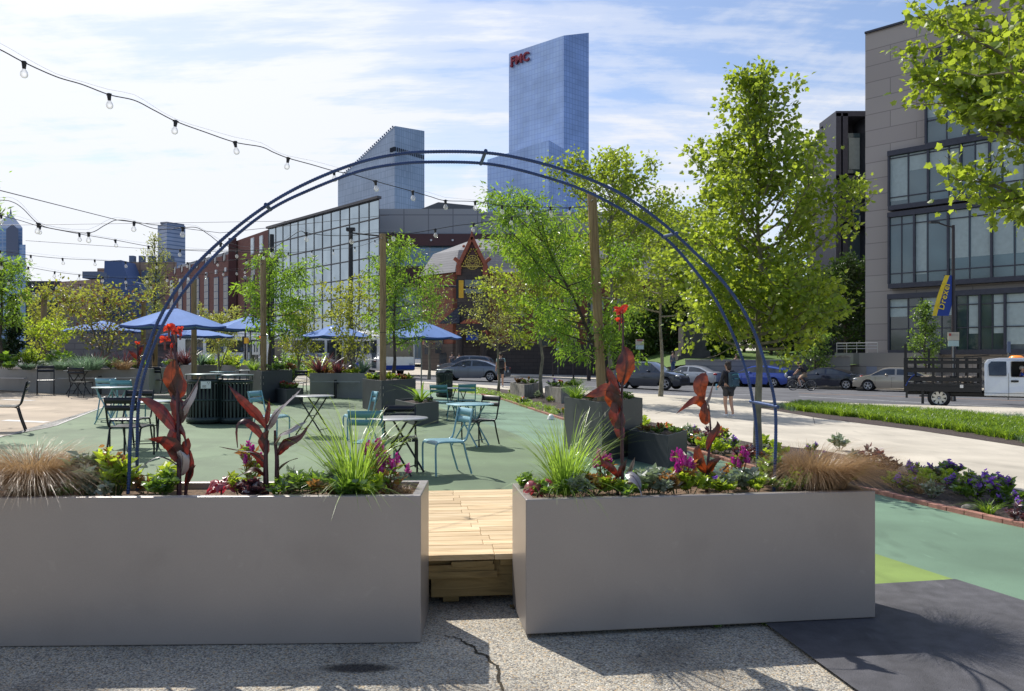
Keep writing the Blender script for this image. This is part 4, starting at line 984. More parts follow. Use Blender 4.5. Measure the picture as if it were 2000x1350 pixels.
# little roof-edge studs
mb=MB()
for i in range(30):
    f=i/30; A=Vector((*PD(660,451),ZD(352,452)));B=Vector((*PD(771,409),ZD(246,410))); q=A.lerp(B,f); mb.box((q.x-c.x,q.y-c.y,q.z+.3),(.8,.4,.9))
mb.build('roof_edge',M['hazegrey'],t)
# --- tallest tower
t=thing('skyscraper','tallest pale blue glass skyscraper with red letters near its top','tower',(*PD(1070,600),0)); c=t.location
P=[PD(994,612),PD(1101,575),PD(1150,592),PD(1060,700)]; zt=[ZD(105,612),ZD(69.5,575),ZD(64,592),ZD(110,700)]
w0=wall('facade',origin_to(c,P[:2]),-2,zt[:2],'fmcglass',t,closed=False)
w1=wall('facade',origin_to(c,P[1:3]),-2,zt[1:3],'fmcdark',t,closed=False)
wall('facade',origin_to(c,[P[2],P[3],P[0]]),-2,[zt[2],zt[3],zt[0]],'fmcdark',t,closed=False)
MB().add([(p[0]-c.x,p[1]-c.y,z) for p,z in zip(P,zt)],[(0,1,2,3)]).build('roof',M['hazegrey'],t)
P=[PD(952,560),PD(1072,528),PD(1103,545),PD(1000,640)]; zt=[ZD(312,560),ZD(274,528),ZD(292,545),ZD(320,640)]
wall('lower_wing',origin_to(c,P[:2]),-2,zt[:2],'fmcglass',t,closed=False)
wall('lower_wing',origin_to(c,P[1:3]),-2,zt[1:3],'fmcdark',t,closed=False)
def text(name,body,size,ext,mat,parent,mtx,offs=0,shear=0,sx=1):
    cu=bpy.data.curves.new(name,'FONT'); cu.body=body; cu.size=size; cu.extrude=ext; cu.offset=offs; cu.shear=shear; cu.space_character=1.12; cu.align_x='CENTER'; cu.align_y='CENTER'
    o=bpy.data.objects.new(name,cu); COL.objects.link(o); bpy.context.view_layer.update()
    me=bpy.data.meshes.new_from_object(o.evaluated_get(bpy.context.evaluated_depsgraph_get())); bpy.data.objects.remove(o)
    me.transform(mtx@Matrix.Diagonal((sx,1,1,1))); me.materials.clear(); return link(name,me,M[mat],parent)
M['signred']=pbr('red_sign',(.30,.02,.045),.5,var=.05)
A=Vector((*PD(994,612),0));B=Vector((*PD(1101,575),0)); u=(B-A).normalized(); nrm=Vector((u.y,-u.x,0)); nrm=nrm if nrm.y<0 else -nrm
slope=math.atan2(ZD(69.5,575)-ZD(105,612),(B-A).length)
def wallmtx(pos,u,n,sh=0):
    m=Matrix.Identity(4); zv=Vector((0,0,1)); ux=(u+zv*math.tan(sh))
    for i in range(3): m[i][0]=ux[i]; m[i][1]=zv[i]; m[i][2]=n[i]; m[i][3]=pos[i]
    return m
pos=Vector((*PD(1019,604),ZD(117.5,604)))+nrm*2.2-Vector((c.x,c.y,0))
text('red_letters','FMC',9.4,.7,'signred',t,wallmtx(pos,u,nrm,slope*1.05),.28,0,1.0)
MB().box((pos.x-u.x*8.7,pos.y-u.y*8.7,pos.z-2.9),(2.6,1.4,1.2),math.atan2(u.y,u.x)).box((pos.x-u.x*8.7,pos.y-u.y*8.7,pos.z-2.9),(1.2,1.6,2.4),math.atan2(u.y,u.x)).build('red_mark',M['signred'],t)
# --- spire tower at far left
t=thing('spired_tower','blue tower with a pointed gabled crown at the left edge','tower',(*PD(20,900),0)); c=t.location
def lp(P): return origin_to(c,P)
wall('facade',lp([PD(-35,900),PD(50,900),PD(50,980),PD(-35,980)]),-2,ZD(478,900),'liberty',t,roof='hazegrey')
wall('upper_facade',lp([PD(-15,905),PD(44,905),PD(44,970),PD(-15,970)]),ZD(478,900),ZD(445,905),'liberty',t,roof='hazegrey')
z0=ZD(445,905); z1=ZD(414,930); a,b,d_,e_=lp([PD(-15,905),PD(44,905),PD(44,970),PD(-15,970)]); ap=lp([PD(21,938)])[0]
vs=[(*a,z0),(*b,z0),(*d_,z0),(*e_,z0),(*ap,z1)]
MB().add(vs,[(0,1,4),(1,2,4),(2,3,4),(3,0,4)]).build('crown',pbr('crown_glass',(.10,.16,.28),.9,var=.1,scale=.05),t,fix=True)
MB().tube([(*ap,z1-1),(*ap,z1+6)],[1.2,.2],6).build('spire',M['hazegrey'],t)
q=lp([PD(12,899),PD(36,899)]); q2=lp([PD(24,899)])[0]
MB().add([(*q[0],ZD(500,900)),(*q[1],ZD(500,900)),(*q[1],ZD(448,900)),(*q2,ZD(438,900)),(*q[0],ZD(448,900))],[(0,1,2,3,4)]).build('gable_window',pbr('gable_glass',(.13,.15,.22),.5,var=.1),t)
# --- banded office tower
t=thing('office_tower','distant banded grey blue office tower, left of the arch','tower',(*PD(335,700),0)); c=t.location
wall('facade',lp([PD(308,712),PD(326,700),PD(362,715),PD(345,760)]),-2,ZD(436,700),'officeband',t,roof='hazegrey')
wall('penthouse',lp([PD(313,705),PD(326,703),PD(360,716),PD(345,740)]),ZD(436,700),ZD(432,700),'hazegrey',t,roof='hazegrey')
# --- far low buildings at left
def simple(name,label,P,yt,Y,mat,roof='darkroof',cat='building',extra=None):
    t=thing(name,label,cat,(*PD(sum(p[0] for p in P)/len(P),Y),0)); c=t.location
    Q=[(PD(*p)[0]-c.x,PD(*p)[1]-c.y) for p in P]; wall('wall',Q,-2,ZD(yt,Y) if not isinstance(yt,list) else yt,mat,t,roof=roof); return t
t=simple('building','low dark roofed building beyond the far left wooden post',[(50,240),(120,240),(120,280),(50,280)],549,240,'darkroof')
c=t.location
mb=MB()
for i in range(6): q=PD(66+i*10,239.6); mb.box((q[0]-c.x,q[1]-c.y,ZD(580,240)),(.9,.2,3))
mb.each('window',M['band_glass'],t)
t=simple('building','brown masonry building between the dark roof and the blue building',[(116,230),(192,222),(205,270),(120,270)],548,226,'brownstone_far')
q=t.location; MB().box((4,0,ZD(545,226)+1),(5,4,2)).tube([(8,0,ZD(545,226)),(8,0,ZD(538,226))],.25,6).build('roof_plant',M['hazegrey'],t)
# blue stepped building
t=thing('blue_building','blue painted building with a tapering top block','building',(*PD(235,260),0)); c=t.location
def bp_(pts,Yd,back,mat,nm):
    P=[(PD(x,Yd)[0]-c.x,ZD(y,Yd)) for x,y in pts]; n=len(P); y0=Yd-c.y
    vs=[(p[0],y0,p[1]) for p in P]+[(p[0],y0+back,p[1]) for p in P]
    fs=[tuple(range(n)),tuple(range(n,2*n))[::-1]]+[(i,(i+1)%n,n+(i+1)%n,n+i) for i in range(n)]
    return MB().add(vs,fs).build(nm,M[mat],t,fix=True)
bp_([(192,720),(192,552),(203,548),(204,510),(236,508),(252,548),(285,556),(285,720)],260,25,'bluewall','wall')
mb=MB()
for (x,y,w_,h_) in ((195,562,2,12),(199,562,2,12),(203,562,2,12),(228,565,9,5),(200,588,3,13),(207,588,3,13),(248,588,10,8),(265,565,8,6)):
    mb.box((PD(x,259.8)[0]-c.x,-.25,ZD(y,260)),(w_/F*260,.3,h_/F*260))
mb.each('window',M['winglass'],t)
simple('building','brown block stepping down left of the blue tower top',[(190,300),(210,300),(210,330),(190,330)],524,300,'brownstone_far')
t=simple('building','tan office block between the blue building and the brick wing',[(240,270),(345,270),(345,300),(240,300)],512,270,'brownstone_far')
c=t.location
mb=MB()
for i in range(3):
    q=PD(262+i*22,269.6); mb.box((q[0]-c.x,q[1]-c.y,ZD(540,270)),(2.6,.3,4))
mb.each('window',M['hazegrey'],t)
mb=MB(); 
for i in range(5): mb.box((-7+i*3.4,2,ZD(512,270)+1.2),(1.6,2,2.4))
mb.each('roof_plant',M['hazegrey'],t)
# grey block walls
t=thing('block_wall_building','low windowless grey block building behind the planting at left','building',(*PD(200,55),0)); c=t.location
wall('wall',origin_to(c,[PD(112,52),PD(235,56),PD(430,66),PD(460,110),PD(100,90)]),-.6,[ZD(604,52),ZD(628,56),ZD(642,66),ZD(642,66),ZD(604,52)],'greyblock',t,roof='darkroof')
wall('coping',origin_to(c,[PD(228,55.6),PD(432,65.6),PD(432,66.4),PD(228,56.4)]),ZD(672,56),ZD(669,56),'greybase',t,roof='greybase')
# --- brick and glass academic building
t=thing('brick_glass_building','long brick and mirror glass building behind the umbrellas','building',(*PD(740,90),0)); c=t.location
g0=Vector((*PD(741,90),0)); g1=Vector((*PD(525,111.2),0)); zt_=ZD(388,90)
ug=(g1-g0).normalized(); ng=Vector((ug.y,-ug.x,0)); ng=ng if ng.y<0 else -ng; Lg=(g1-g0).length
wall('glass_wall',origin_to(c,[g0,g1]),-.5,[zt_]*2,'curtain',t,closed=False)
mb=MB(); cc=Vector((c.x,c.y,0))
for i in range(14):
    q=g0+ug*(Lg*i/13)+ng*.05-cc; mb.box((q.x,q.y,zt_/2),(.08,.05,zt_),math.atan2(ug.y,ug.x))
nh=9
for i in range(nh+1):
    z=zt_*(i+.0)/nh; q=g0+ug*Lg/2+ng*.06-cc; mb.box((q.x,q.y,z),(Lg,.06,.13),math.atan2(ug.y,ug.x))
mb.build('mullion',M['mullion'],t)
q=g0+ug*Lg/2+ng*.1-cc; MB().box((q.x,q.y,zt_+.12),(Lg+.3,.6,.3),math.atan2(ug.y,ug.x)).build('parapet',M['mullion'],t)
# brick block
b1_=g1+ug*.2; b2_=Vector((*PD(452,124),0)); zb2=ZD(461,124)
wall('brick_wall',origin_to(c,[b1_,b2_,b2_+Vector((5,40,0)),b1_+Vector((5,40,0))]),-.5,[zt_-.1,zt_-.1,zt_-.1,zt_-.1],'brickred',t,roof='darkroof')
ub=(b2_-b1_).normalized(); nb_=Vector((ub.y,-ub.x,0)); nb_=nb_ if nb_.y<0 else -nb_; Lb=(b2_-b1_).length
def winat(base,u,n,s,z,w_,h_,frame=True,nx=1,nz=2,fm='hazegrey',gm='winglass'):
    q=base+u*s-cc; rz=math.atan2(u.y,u.x)
    a=q+n*.02; fr=MB(); 
    fr.box((a.x+n.x*.03,a.y+n.y*.03,z),(w_+.2,.12,h_+.2),rz)
    fo=fr.build('window',M[fm],t)
    p=MB(); 
    for i in range(nx):
        for k in range(nz):
            uu=(-w_/2+w_*(i+.5)/nx); b=q+u*uu+n*.1; p.box((b.x,b.y,z-h_/2+h_*(k+.5)/nz),(w_/nx-.1,.06,h_/nz-.1),rz)
    p.build('pane',M[gm],fo)
for (px_,yc) in ((494,481),(511,477),(495,521),(512,518),(494,548),(511,545),(495,585),(512,583)):
    # solve s
    best=min((abs(1000+F*(b1_+ub*s*.1).x/(b1_+ub*s*.1).y-px_),s*.1) for s in range(0,int(Lb*10)))[1]
    q=b1_+ub*best; winat(b1_,ub,nb_,best,ZD(yc,q.y),1.1,2.3,nx=2,gm='curtain' if yc<500 else 'winglass',fm='white' if yc<530 else 'hazegrey')
# oval window wing
w1_=Vector((*PD(463,123),0)); w2_=Vector((*PD(322,152),0)); zw=ZD(487,128); uw=(w2_-w1_).normalized(); nw=Vector((uw.y,-uw.x,0)); nw=nw if nw.y<0 else -nw; Lw_=(w2_-w1_).length
zr0=ZD(468,123)
wall('brick_wing',origin_to(c,[w1_,w2_,w2_+Vector((0,30,0)),w1_+Vector((0,30,0))]),-.5,[ZD(492,123)]*4,'brickred',t,roof='darkroof')
wall('brick_pier',origin_to(c,[PD(446,121.5),PD(462,121.5),PD(462,125),PD(446,125)]),-.5,ZD(465,121.5),'brickdark',t,roof='darkroof')
q0,q1=w1_+Vector((0,6,0)),w2_+Vector((0,6,0))
wall('roof_screen',origin_to(c,[q0,q1,q1+Vector((0,6,0)),q0+Vector((0,6,0))]),ZD(492,123)-.1,ZD(474,126),'screen',t,roof='hazegrey')
def s_of(base,u,L_,px_): return min((abs(1000+F*(base+u*s*.1).x/(base+u*s*.1).y-px_),s*.1) for s in range(0,int(L_*10)))[1]
for px_ in (341,355,370,385,402,420,438):
    s=s_of(w1_,uw,Lw_,px_); q=w1_+uw*s-cc+nw*.05; rot=Matrix.Rotation(math.atan2(uw.y,uw.x),3,'Z')@Matrix.Rotation(R(90),3,'X')
    MB().lathe([(0,.04),(.62,.04),(.75,.10),(.85,.06),(.85,0)],c=(q.x,q.y,ZD(518,138)),n=20,rot=rot).build('oval_window',M['winglass'],t)
for px_ in (336,353,369,386,404,423,442):
    s=s_of(w1_,uw,Lw_,px_); q=w1_+uw*s; winat(w1_,uw,nw,s,ZD(590,q.y),1.9,8.2,nx=3,nz=7)
    q=w1_+uw*s-cc; MB().box((q.x+nw.x*.1,q.y+nw.y*.1,ZD(541,138)),(.7,.2,.7),math.atan2(uw.y,uw.x)).build('wall_light',M['white'],t)
# metal screen mass + maroon band to the right
Yb=97
def fb(nm,x0,x1,y0,y1,Yd,mat,back=20,roof='hazegrey'): return wall(nm,origin_to(c,[PD(x0,Yd),PD(x1,Yd),PD(x1,Yd+back),PD(x0,Yd+back)]),ZD(y1,Yd),ZD(y0,Yd),mat,t,roof=roof)
fb('metal_screen',741,940,408,457,Yb,'screen'); fb('metal_screen',940,1345,420,462,Yb+.5,'screen')
fb('maroon_band',741,1392,457,480,Yb-.6,'maroon'); fb('strip_window',741,1385,480,520,Yb+.3,'band_glass'); fb('maroon_band',741,1385,520,560,Yb-.3,'maroon'); fb('strip_window',741,1385,560,700,Yb+.3,'band_glass')
fb('roof_terrace_rail',940,1310,414,420,Yb+.8,'screen',1)
P=[(PD(x,Yb+6)[0]-c.x,ZD(y,Yb+6)) for x,y in ((818,410),(856,395),(926,402),(926,412),(818,412))]
MB().add([(p[0],13,p[1]) for p in P]+[(p[0],22,p[1]) for p in P],[(0,1,2,3,4),(5,6,7,8,9),(0,1,6,5),(1,2,7,6),(2,3,8,7)]).build('roof_volume',M['greybase'],t,fix=True)
mb=MB()
for i in range(14):
    q=PD(758+i*42,Yb-.75); mb.box((q[0]-c.x,q[1]-c.y,ZD(471,Yb)),(.22,.1,.22))
mb.each('band_light',M['white'],t)
# --- red sandstone corner building
t=thing('sandstone_building','red sandstone building with slate roof and gilded clock gable','building',(*PD(925,72),0)); c=t.location; cc=Vector((c.x,c.y,0))
A=PD(822,76);B=PD(884,72);C_=PD(1000,72); D_=PD(1340,80)
zev=ZD(532,72)
wall('stone_base',origin_to(c,[A,B,C_,D_,PD(1340,100),PD(822,100)]),-.6,ZD(672,72),'darkstone',t,roof='darkroof')
i_=.25
wall('stone_wall',origin_to(c,[(A[0]+i_,A[1]+i_),(B[0],B[1]+i_),(C_[0],C_[1]+i_),(D_[0]-i_,D_[1]+i_),PD(1338,99),PD(824,99)]),ZD(672,72),[zev]*6,'redstone',t,roof='darkroof')
# roof: mansard with light upper hip
o4=origin_to(c,[PD(818,75.5),PD(888,71.7),PD(1345,79.6),PD(1345,98),PD(818,98)])
z1_=zev; zm=ZD(490,75); zt3=ZD(462,82)
low=[(o4[0][0],o4[0][1]),(o4[1][0],o4[1][1]),(o4[2][0],o4[2][1]),(o4[3][0],o4[3][1]),(o4[4][0],o4[4][1])]
mid=origin_to(c,[PD(846,77.5),PD(896,74.5),PD(1320,83),PD(1320,95),PD(846,95)])
ro=MB(); n5=5
vs=[(*p,z1_) for p in low]+[(*p,zm) for p in mid]
ro.add(vs,[(i,(i+1)%5,5+(i+1)%5,5+i) for i in range(5)])
rm=ro.build('lower_roof',M['slate'],t)
rid=origin_to(c,[PD(925,84),PD(1250,86)])
ro=MB().add([(*p,zm) for p in mid]+[(*rid[0],zt3),(*rid[1],zt3)],[(0,1,5),(1,2,6,5),(2,3,6),(3,4,5,6),(4,0,5)])
ro.build('upper_roof',M['slate'],t)
for o in (rm,): 
    l=o.data.uv_layers.new(name='UVMap')
for o in t.children:
    if 'roof' in o.name and not o.data.uv_layers: o.data.uv_layers.new(name='UVMap')
def roofuv(o):
    me=o.data; l=me.uv_layers[0]
    for p in me.polygons:
        for li in p.loop_indices:
            v=me.vertices[me.loops[li].vertex_index].co; l.data[li].uv=(v.x*.8+v.y*.6,v.z)
for o in t.children:
    if 'roof' in o.name: roofuv(o)
# gable bay
yf=71.4-c.y
def gx(x): return PD(x,71.4)[0]-c.x
wall('gable_bay',[(gx(893),yf),(gx(952),yf),(gx(952),yf+5),(gx(893),yf+5)],-.6,ZD(520,71.4),'darkstone',t,roof='darkroof')
gz=lambda y: ZD(y,71.4)
MB().add([(gx(896),yf-.02,gz(520)),(gx(949),yf-.02,gz(520)),(gx(922),yf-.02,gz(462)),(gx(896),yf+5,gz(520)),(gx(949),yf+5,gz(520)),(gx(922),yf+5,gz(462))],[(0,1,2),(0,2,5,3),(1,4,5,2)]).build('gable',M['maroon'],t)
MB().bar((gx(894),yf-.15,gz(524)),(gx(922),yf-.15,gz(464)),.5,.32).bar((gx(951),yf-.15,gz(524)),(gx(922),yf-.15,gz(464)),.5,.32).tube([(gx(922),yf-.1,gz(468)),(gx(922),yf-.1,gz(448))],[.18,.05],6).tube([(gx(888),yf-.1,gz(505)),(gx(896),yf-.2,gz(512)),(gx(899),yf-.1,gz(526))],.2,6).tube([(gx(957),yf-.1,gz(505)),(gx(949),yf-.2,gz(512)),(gx(946),yf-.1,gz(526))],.2,6).box((gx(896),yf-.15,gz(528)),(.45,.4,.9)).box((gx(948),yf-.15,gz(528)),(.45,.4,.9)).ell((gx(906),yf-.3,gz(482)),.14,6,4).ell((gx(938),yf-.3,gz(482)),.14,6,4).build('gable_trim',M['terracotta'],t)
mb=MB(); ccx,ccz=gx(923),gz(513)
for k in range(3): mb.lathe([(r_-.045,.0),(r_+.045,.0),(r_+.045,.05),(r_-.045,.05)] if 0 else [(.22+.2*k,0),(.28+.2*k,0)],c=(ccx,yf-.12-.01*k,ccz),n=20,rot=Matrix.Rotation(R(90),3,'X'))
for k in range(12):
    a=2*PI*k/12; mb.bar((ccx+.25*math.cos(a),yf-.12,ccz+.25*math.sin(a)),(ccx+.68*math.cos(a),yf-.12,ccz+.68*math.sin(a)),.05,.05)
for s in (-1,1):
    for k in range(4): mb.ell((ccx+s*(.55+.14*k),yf-.12,ccz+.35-.22*k),(.12,.04,.12),6,4); mb.ell((ccx+s*.12*(k+1),yf-.12,ccz+1.25-.2*k),(.10,.04,.10),6,4)
mb.box((ccx,yf-.12,ccz-.38),(2.3,.08,.08))
mb.bar((ccx,yf-.16,ccz),(ccx+.2,yf-.16,ccz+.2),.05,.05).bar((ccx,yf-.16,ccz),(ccx-.35,yf-.16,ccz+.25),.05,.05)
mb.build('clock_ornament',M['gold'],t)
mb=MB()
for x,y,w_,h_ in ((925,560,34,26),(858,672,16,38),(835,676,12,34),(868,700,20,22)): 
    yy=PD(x,71.2)[1]-c.y if x>890 else (76-(x-822)/62*4-.12)-c.y; yy=yy-.1; mb.box((PD(x,yy+c.y)[0]-c.x,yy,ZD(y,yy+c.y)),(w_/F*72,.2,h_/F*72))
for i in range(6):
    x=1010+i*52; Yw=72+(x-1000)/340*8-.1; mb.box((PD(x,Yw)[0]-c.x,Yw-c.y,ZD(655,Yw)),(1.3,.25,2.2)); mb.box((PD(x,Yw)[0]-c.x,Yw-c.y,ZD(600,Yw)),(1.3,.25,1.9))
mb.each('window',M['winglass'],t)
# portal: columns, arch, porch roof, awning
mb=MB()
for x in (899,946): mb.tube([(gx(x),yf-.9,-.5),(gx(x),yf-.9,gz(650))],[.42,.34],10)
mb.box((gx(922),yf-.6,gz(640)),(2.8,1.2,.6))
mb.each('porch_column',M['darkstone'],t)
MB().add([(gx(858),yf-.3,gz(632)),(gx(898),yf-.3,gz(632)),(gx(898),yf-.3,gz(598)),(gx(858),yf+.6,gz(632)),(gx(898),yf+.6,gz(632)),(gx(898),yf+.6,gz(598))],[(0,1,2),(3,5,4),(0,2,5,3)]).build('side_gable',M['slate_dark'],t)
for o in t.children:
    if o.name.startswith('side_gable'): o.data.uv_layers.new(name='UVMap'); roofuv(o)
mb=MB()
for i in range(9):
    a=PI*i/8; b=PI*(i+1)/8
    if i<8: mb.bar((gx(922)+1.25*math.cos(a),yf-1.0,gz(655)+1.25*math.sin(a)),(gx(922)+1.25*math.cos(b),yf-1.0,gz(655)+1.25*math.sin(b)),.5,.35,up=(0,1,0))
mb.build('porch_arch',M['terracotta'],t)
MB().add([(gx(912),yf-1.2,gz(662)),(gx(935),yf-1.2,gz(662)),(gx(935),yf-.3,gz(640)),(gx(912),yf-.3,gz(640))],[(0,1,2,3)]).add([(gx(912),yf-1.2,gz(665)),(gx(935),yf-1.2,gz(665)),(gx(935),yf-1.2,gz(662)),(gx(912),yf-1.2,gz(662))],[(0,1,2,3)]).build('awning',M['awning'],t)
# --- right-hand stone and glass building
t=thing('stone_glass_building','tall grey stone building with dark framed glass bays at right','building',(25.3,55,0)); c=t.location
W0=Vector((25.35,55,0)); uu=Vector((.707,-.707,0)); nn=Vector((-.707,-.707,0)); Lr=17.
zt_=ZD(67,55)
Q=[Vector((0,0,0)),uu*Lr,uu*Lr-nn*14,-nn*14+Vector((1.5,1.5,0))]
wall('stone_wall',[(q.x,q.y) for q in Q],-.6,zt_,'limestone',t,roof='darkroof')
MB().box((uu*Lr/2).to_tuple()[:2]+(zt_+.06,),(Lr,.3,.14),R(-45)).build('parapet',M['steel_dark'],t)
def tpos(px_): return min((abs(F*(W0+uu*s*.02).x/(W0+uu*s*.02).y+1000-px_),s*.02) for s in range(0,900))[1]
def zat(y,tt): return E+(HY-y)/F*(W0+uu*tt).y
rzr=R(-45)
def bx_(mb,t0,t1,z0,z1,o0,o1):
    q=uu*((t0+t1)/2)+nn*((o0+o1)/2); mb.box((q.x,q.y,(z0+z1)/2),(abs(t1-t0),abs(o1-o0),z1-z0),rzr)
tA=tpos(1743); tB=tpos(1815); z_=lambda y: zat(y,tA); zB=lambda y: zat(y,tB)
def bay(t0,t1,z0,z1,ns,glass,transom,seed,blind=True,out=.62):
    rs=random.Random(seed)
    g_=MB(); bx_(g_,t0+.05,t1,z0+.15,z1-.15,.02,out-.12); g_.build('glazing',M[glass],t)
    fr=MB(); bx_(fr,t0-.06,t1,z1-.2,z1+.14,.0,out+.12); bx_(fr,t0-.03,t1,z0-.1,z0+.22,.0,out+.06)
    s=t0; edges=[t0]
    while s<t1: s+=rs.choice([.82,1.25,1.25,.7]); edges.append(min(s,t1))
    for i,e in enumerate(edges):
        big=(i%2==0); w_=.13 if big else .06; bx_(fr,e-w_/2,e+w_/2,z0+.22,z1-.2,0.01,out+(.04 if big else -.06))
    for tr_ in transom:
        zt2=z0+(z1-z0)*tr_; bx_(fr,t0,t1,zt2-.035,zt2+.035,out-.13,out-.06)
    fr.build('bay_frame',M['steel_dark'],t)
    if blind:
        b=MB()
        for e0,e1 in zip(edges[:-1],edges[1:]):
            if rs.random()<.8 and e1-e0>.3: bx_(b,e0+.08,e1-.08,z1-.25-(z1-z0)*rs.choice([.3,.62,.8,.8]),z1-.25,out-.12,out-.11)
        b.each('window_blind',M['blind'],t)
tE=16.8
bay(tA,tE,z_(690),z_(580),0,'bayglass_dark',(.42,.8),1)
bay(tA,tE,z_(562),z_(422),0,'bayglass',(.18,.85),2)
bay(tA,tE,z_(411),z_(303),0,'bayglass',(.2,.9),3)
bay(tB,tE,zB(290),zB(125),0,'bayglass',(.3,.8),4)
bay(tpos(1825),tE,zB(125)+.2,zB(106),0,'steel_dark',(.5,),5,False,.4)
# plinth and terrace with railing
pl=MB(); bx_(pl,-1.6,5,-.6,1.95,-.5,1.4); 
pl.build('plinth',M['greybase'],t)
for o in t.children:
    if o.name.startswith('plinth'): o.data.uv_layers.new(name='UVMap'); roofuv(o)
rl=MB()
for k in (2.25,2.45,2.65): q0=uu*-1.5+nn*1.3;q1=uu*1.3+nn*1.3; rl.tube([(q0.x,q0.y,k),(q1.x,q1.y,k)],.022,6)
for k in range(5): q=uu*(-1.5+k*.7)+nn*1.3; rl.tube([(q.x,q.y,1.9),(q.x,q.y,2.65)],.022,6)
rl.build('terrace_rail',M['chrome'],t)
bd=MB(); bx_(bd,.6,1.3,-.35,1.0,1.39,1.42); bd.build('utility_door',M['hazegrey'],t)
# dark framed wing to the left of it
t=thing('dark_glass_wing','dark steel and glass wing rising behind the stone building','building',(*PD(1655,64),0)); c=t.location; Yd=64
def X_(x): return PD(x,Yd)[0]-c.x
Zd=lambda y: ZD(y,Yd)
MB().box(((X_(1656)+X_(1760))/2,5,(Zd(232)-.6)/2),(X_(1760)-X_(1656),8,Zd(232)+.6)).build('core_wall',M['steel_dark'],t)
fr=MB()
for (ya,yb) in ((228,238),(351,360),(440,447),(520,526)): fr.box(((X_(1618)+X_(1700))/2,.2,(Zd(ya)+Zd(yb))/2),(X_(1700)-X_(1618),3.4,Zd(ya)-Zd(yb)))
for x in (1623,1636,1682): fr.box((X_(x),-.2,(Zd(232)+0)/2+3),(.42,2.6,Zd(232)-6))
fr.box(((X_(1646)+X_(1700))/2,3,Zd(224)),(X_(1700)-X_(1646),5,.5))
fr.build('frame',M['steel_dark'],t)
gl_=MB()
for (ya,yb,x0,x1) in ((262,340,1646,1680),(362,436,1640,1658),(362,436,1664,1690),(450,518,1642,1690),(530,600,1642,1690)): gl_.box(((X_(x0)+X_(x1))/2,-.2,(Zd(ya)+Zd(yb))/2),(X_(x1)-X_(x0),.1,Zd(ya)-Zd(yb)))
gl_.build('glazing',M['bayglass'],t)
bl=MB(); bl.box((X_(1665),-.3,Zd(302)),(.9,.05,2.6)); bl.box((X_(1685),-.3,Zd(431)),(.9,.05,.7)); bl.each('window_blind',M['blind'],t)
# brown stone church-like building behind trees
t=simple('stone_hall','brown sandstone hall glimpsed behind the dark trees at right','' if 0 else [(1480,82),(1690,80),(1720,100),(1480,100)],600,80,'hillstone')
c=t.location; mb=MB()
for i in range(4):
    q=PD(1512+i*40,79.5); z0=ZD(690,80)
    mb.prism([(q[0]-c.x-1,q[1]-c.y),(q[0]-c.x+1,q[1]-c.y),(q[0]-c.x+1,q[1]-c.y+.3),(q[0]-c.x-1,q[1]-c.y+.3)],z0,z0+1.8)
    mb.lathe([(0,0),(1.0,0),(1.0,.2)],c=(q[0]-c.x,q[1]-c.y,z0+1.8),n=16,rot=Matrix.Rotation(R(90),3,'X'))
mb.build('arched_window',M['winglass'],t)
# lawn terrace and retaining wall
yw=lambda x: None
Lp=[PD(1272,62),PD(1345,58),PD(1545,54.5),PD(1552,54.4),PD(1660,53.5),PD(1760,56),PD(1760,78),PD(1250,82)]
lt=sheet('lawn',[p for p in Lp],1.0,M['lawn'],kind='structure')
for v in lt.data.vertices: v.co.z=1.15+(v.co.y-54)*.045+ (-.9 if v.co.x<14 else 0)*min(1,(14-v.co.x)/3 if v.co.x<14 else 0)
rw=thing('retaining_wall','long low grey wall behind the parked cars holding up the lawn','wall',(20,55,0))
Pw=[PD(1340,57.6),PD(1545,54),PD(1660,53)]
for i,(a,b,h0) in enumerate(((Pw[0],Pw[1],ZD(705,56)),(Pw[1],Pw[2],ZD(697,54)))):
    a=Vector(a)-Vector((20,55));b=Vector(b)-Vector((20,55)); d=(b-a); m_=(a+b)/2
    o=MB().box((m_.x,m_.y,(h0-.6)/2),(d.length,.4,h0+.6),math.atan2(d.y,d.x)).build('wall_face',M['greybase'],rw); o.data.uv_layers.new(name='UVMap'); roofuv(o)
    MB().box((m_.x,m_.y-.02,h0+.05),(d.length+.02,.5,.1),math.atan2(d.y,d.x)).build('coping',M['concrete'],rw)
# monument pedestal with seated-height bronze figure
q=PD(1352,64); mt=thing('monument','dark stepped stone pedestal carrying a bronze figure, behind the tree','monument',(q[0],q[1],.9))
mb=MB()
for (w_,z0,z1) in ((3.6,-.6,.5),(3.0,.5,.85),(2.4,.85,1.3)): mb.box((0,0,(z0+z1)/2),(w_,w_,z1-z0))
mb.prism([(-.95,-.95),(.95,-.95),(.95,.95),(-.95,.95)],1.3,3.4); mb.box((0,0,3.5),(2.1,2.1,.22))
mb.build('pedestal',pbr('dark_granite',(.055,.05,.048),.7,var=.3,scale=2),mt)
mb=MB().tube([(0,0,3.6),(0,0,4.2),(.05,0,4.9),(.05,0,5.25)],[.42,.34,.3,.12],10).ell((.08,-.02,5.5),(.15,.16,.2),10,8).tube([(.05,-.25,5.05),(.35,-.45,4.8),(.6,-.45,5.1)],[.1,.08,.05],8).tube([(.05,.25,5.05),(-.1,.4,4.6),(.15,.3,4.4)],[.1,.08,.05],8)
mb.build('statue',pbr('bronze',(.05,.055,.045),.5,metal=.5,var=.2),mt)
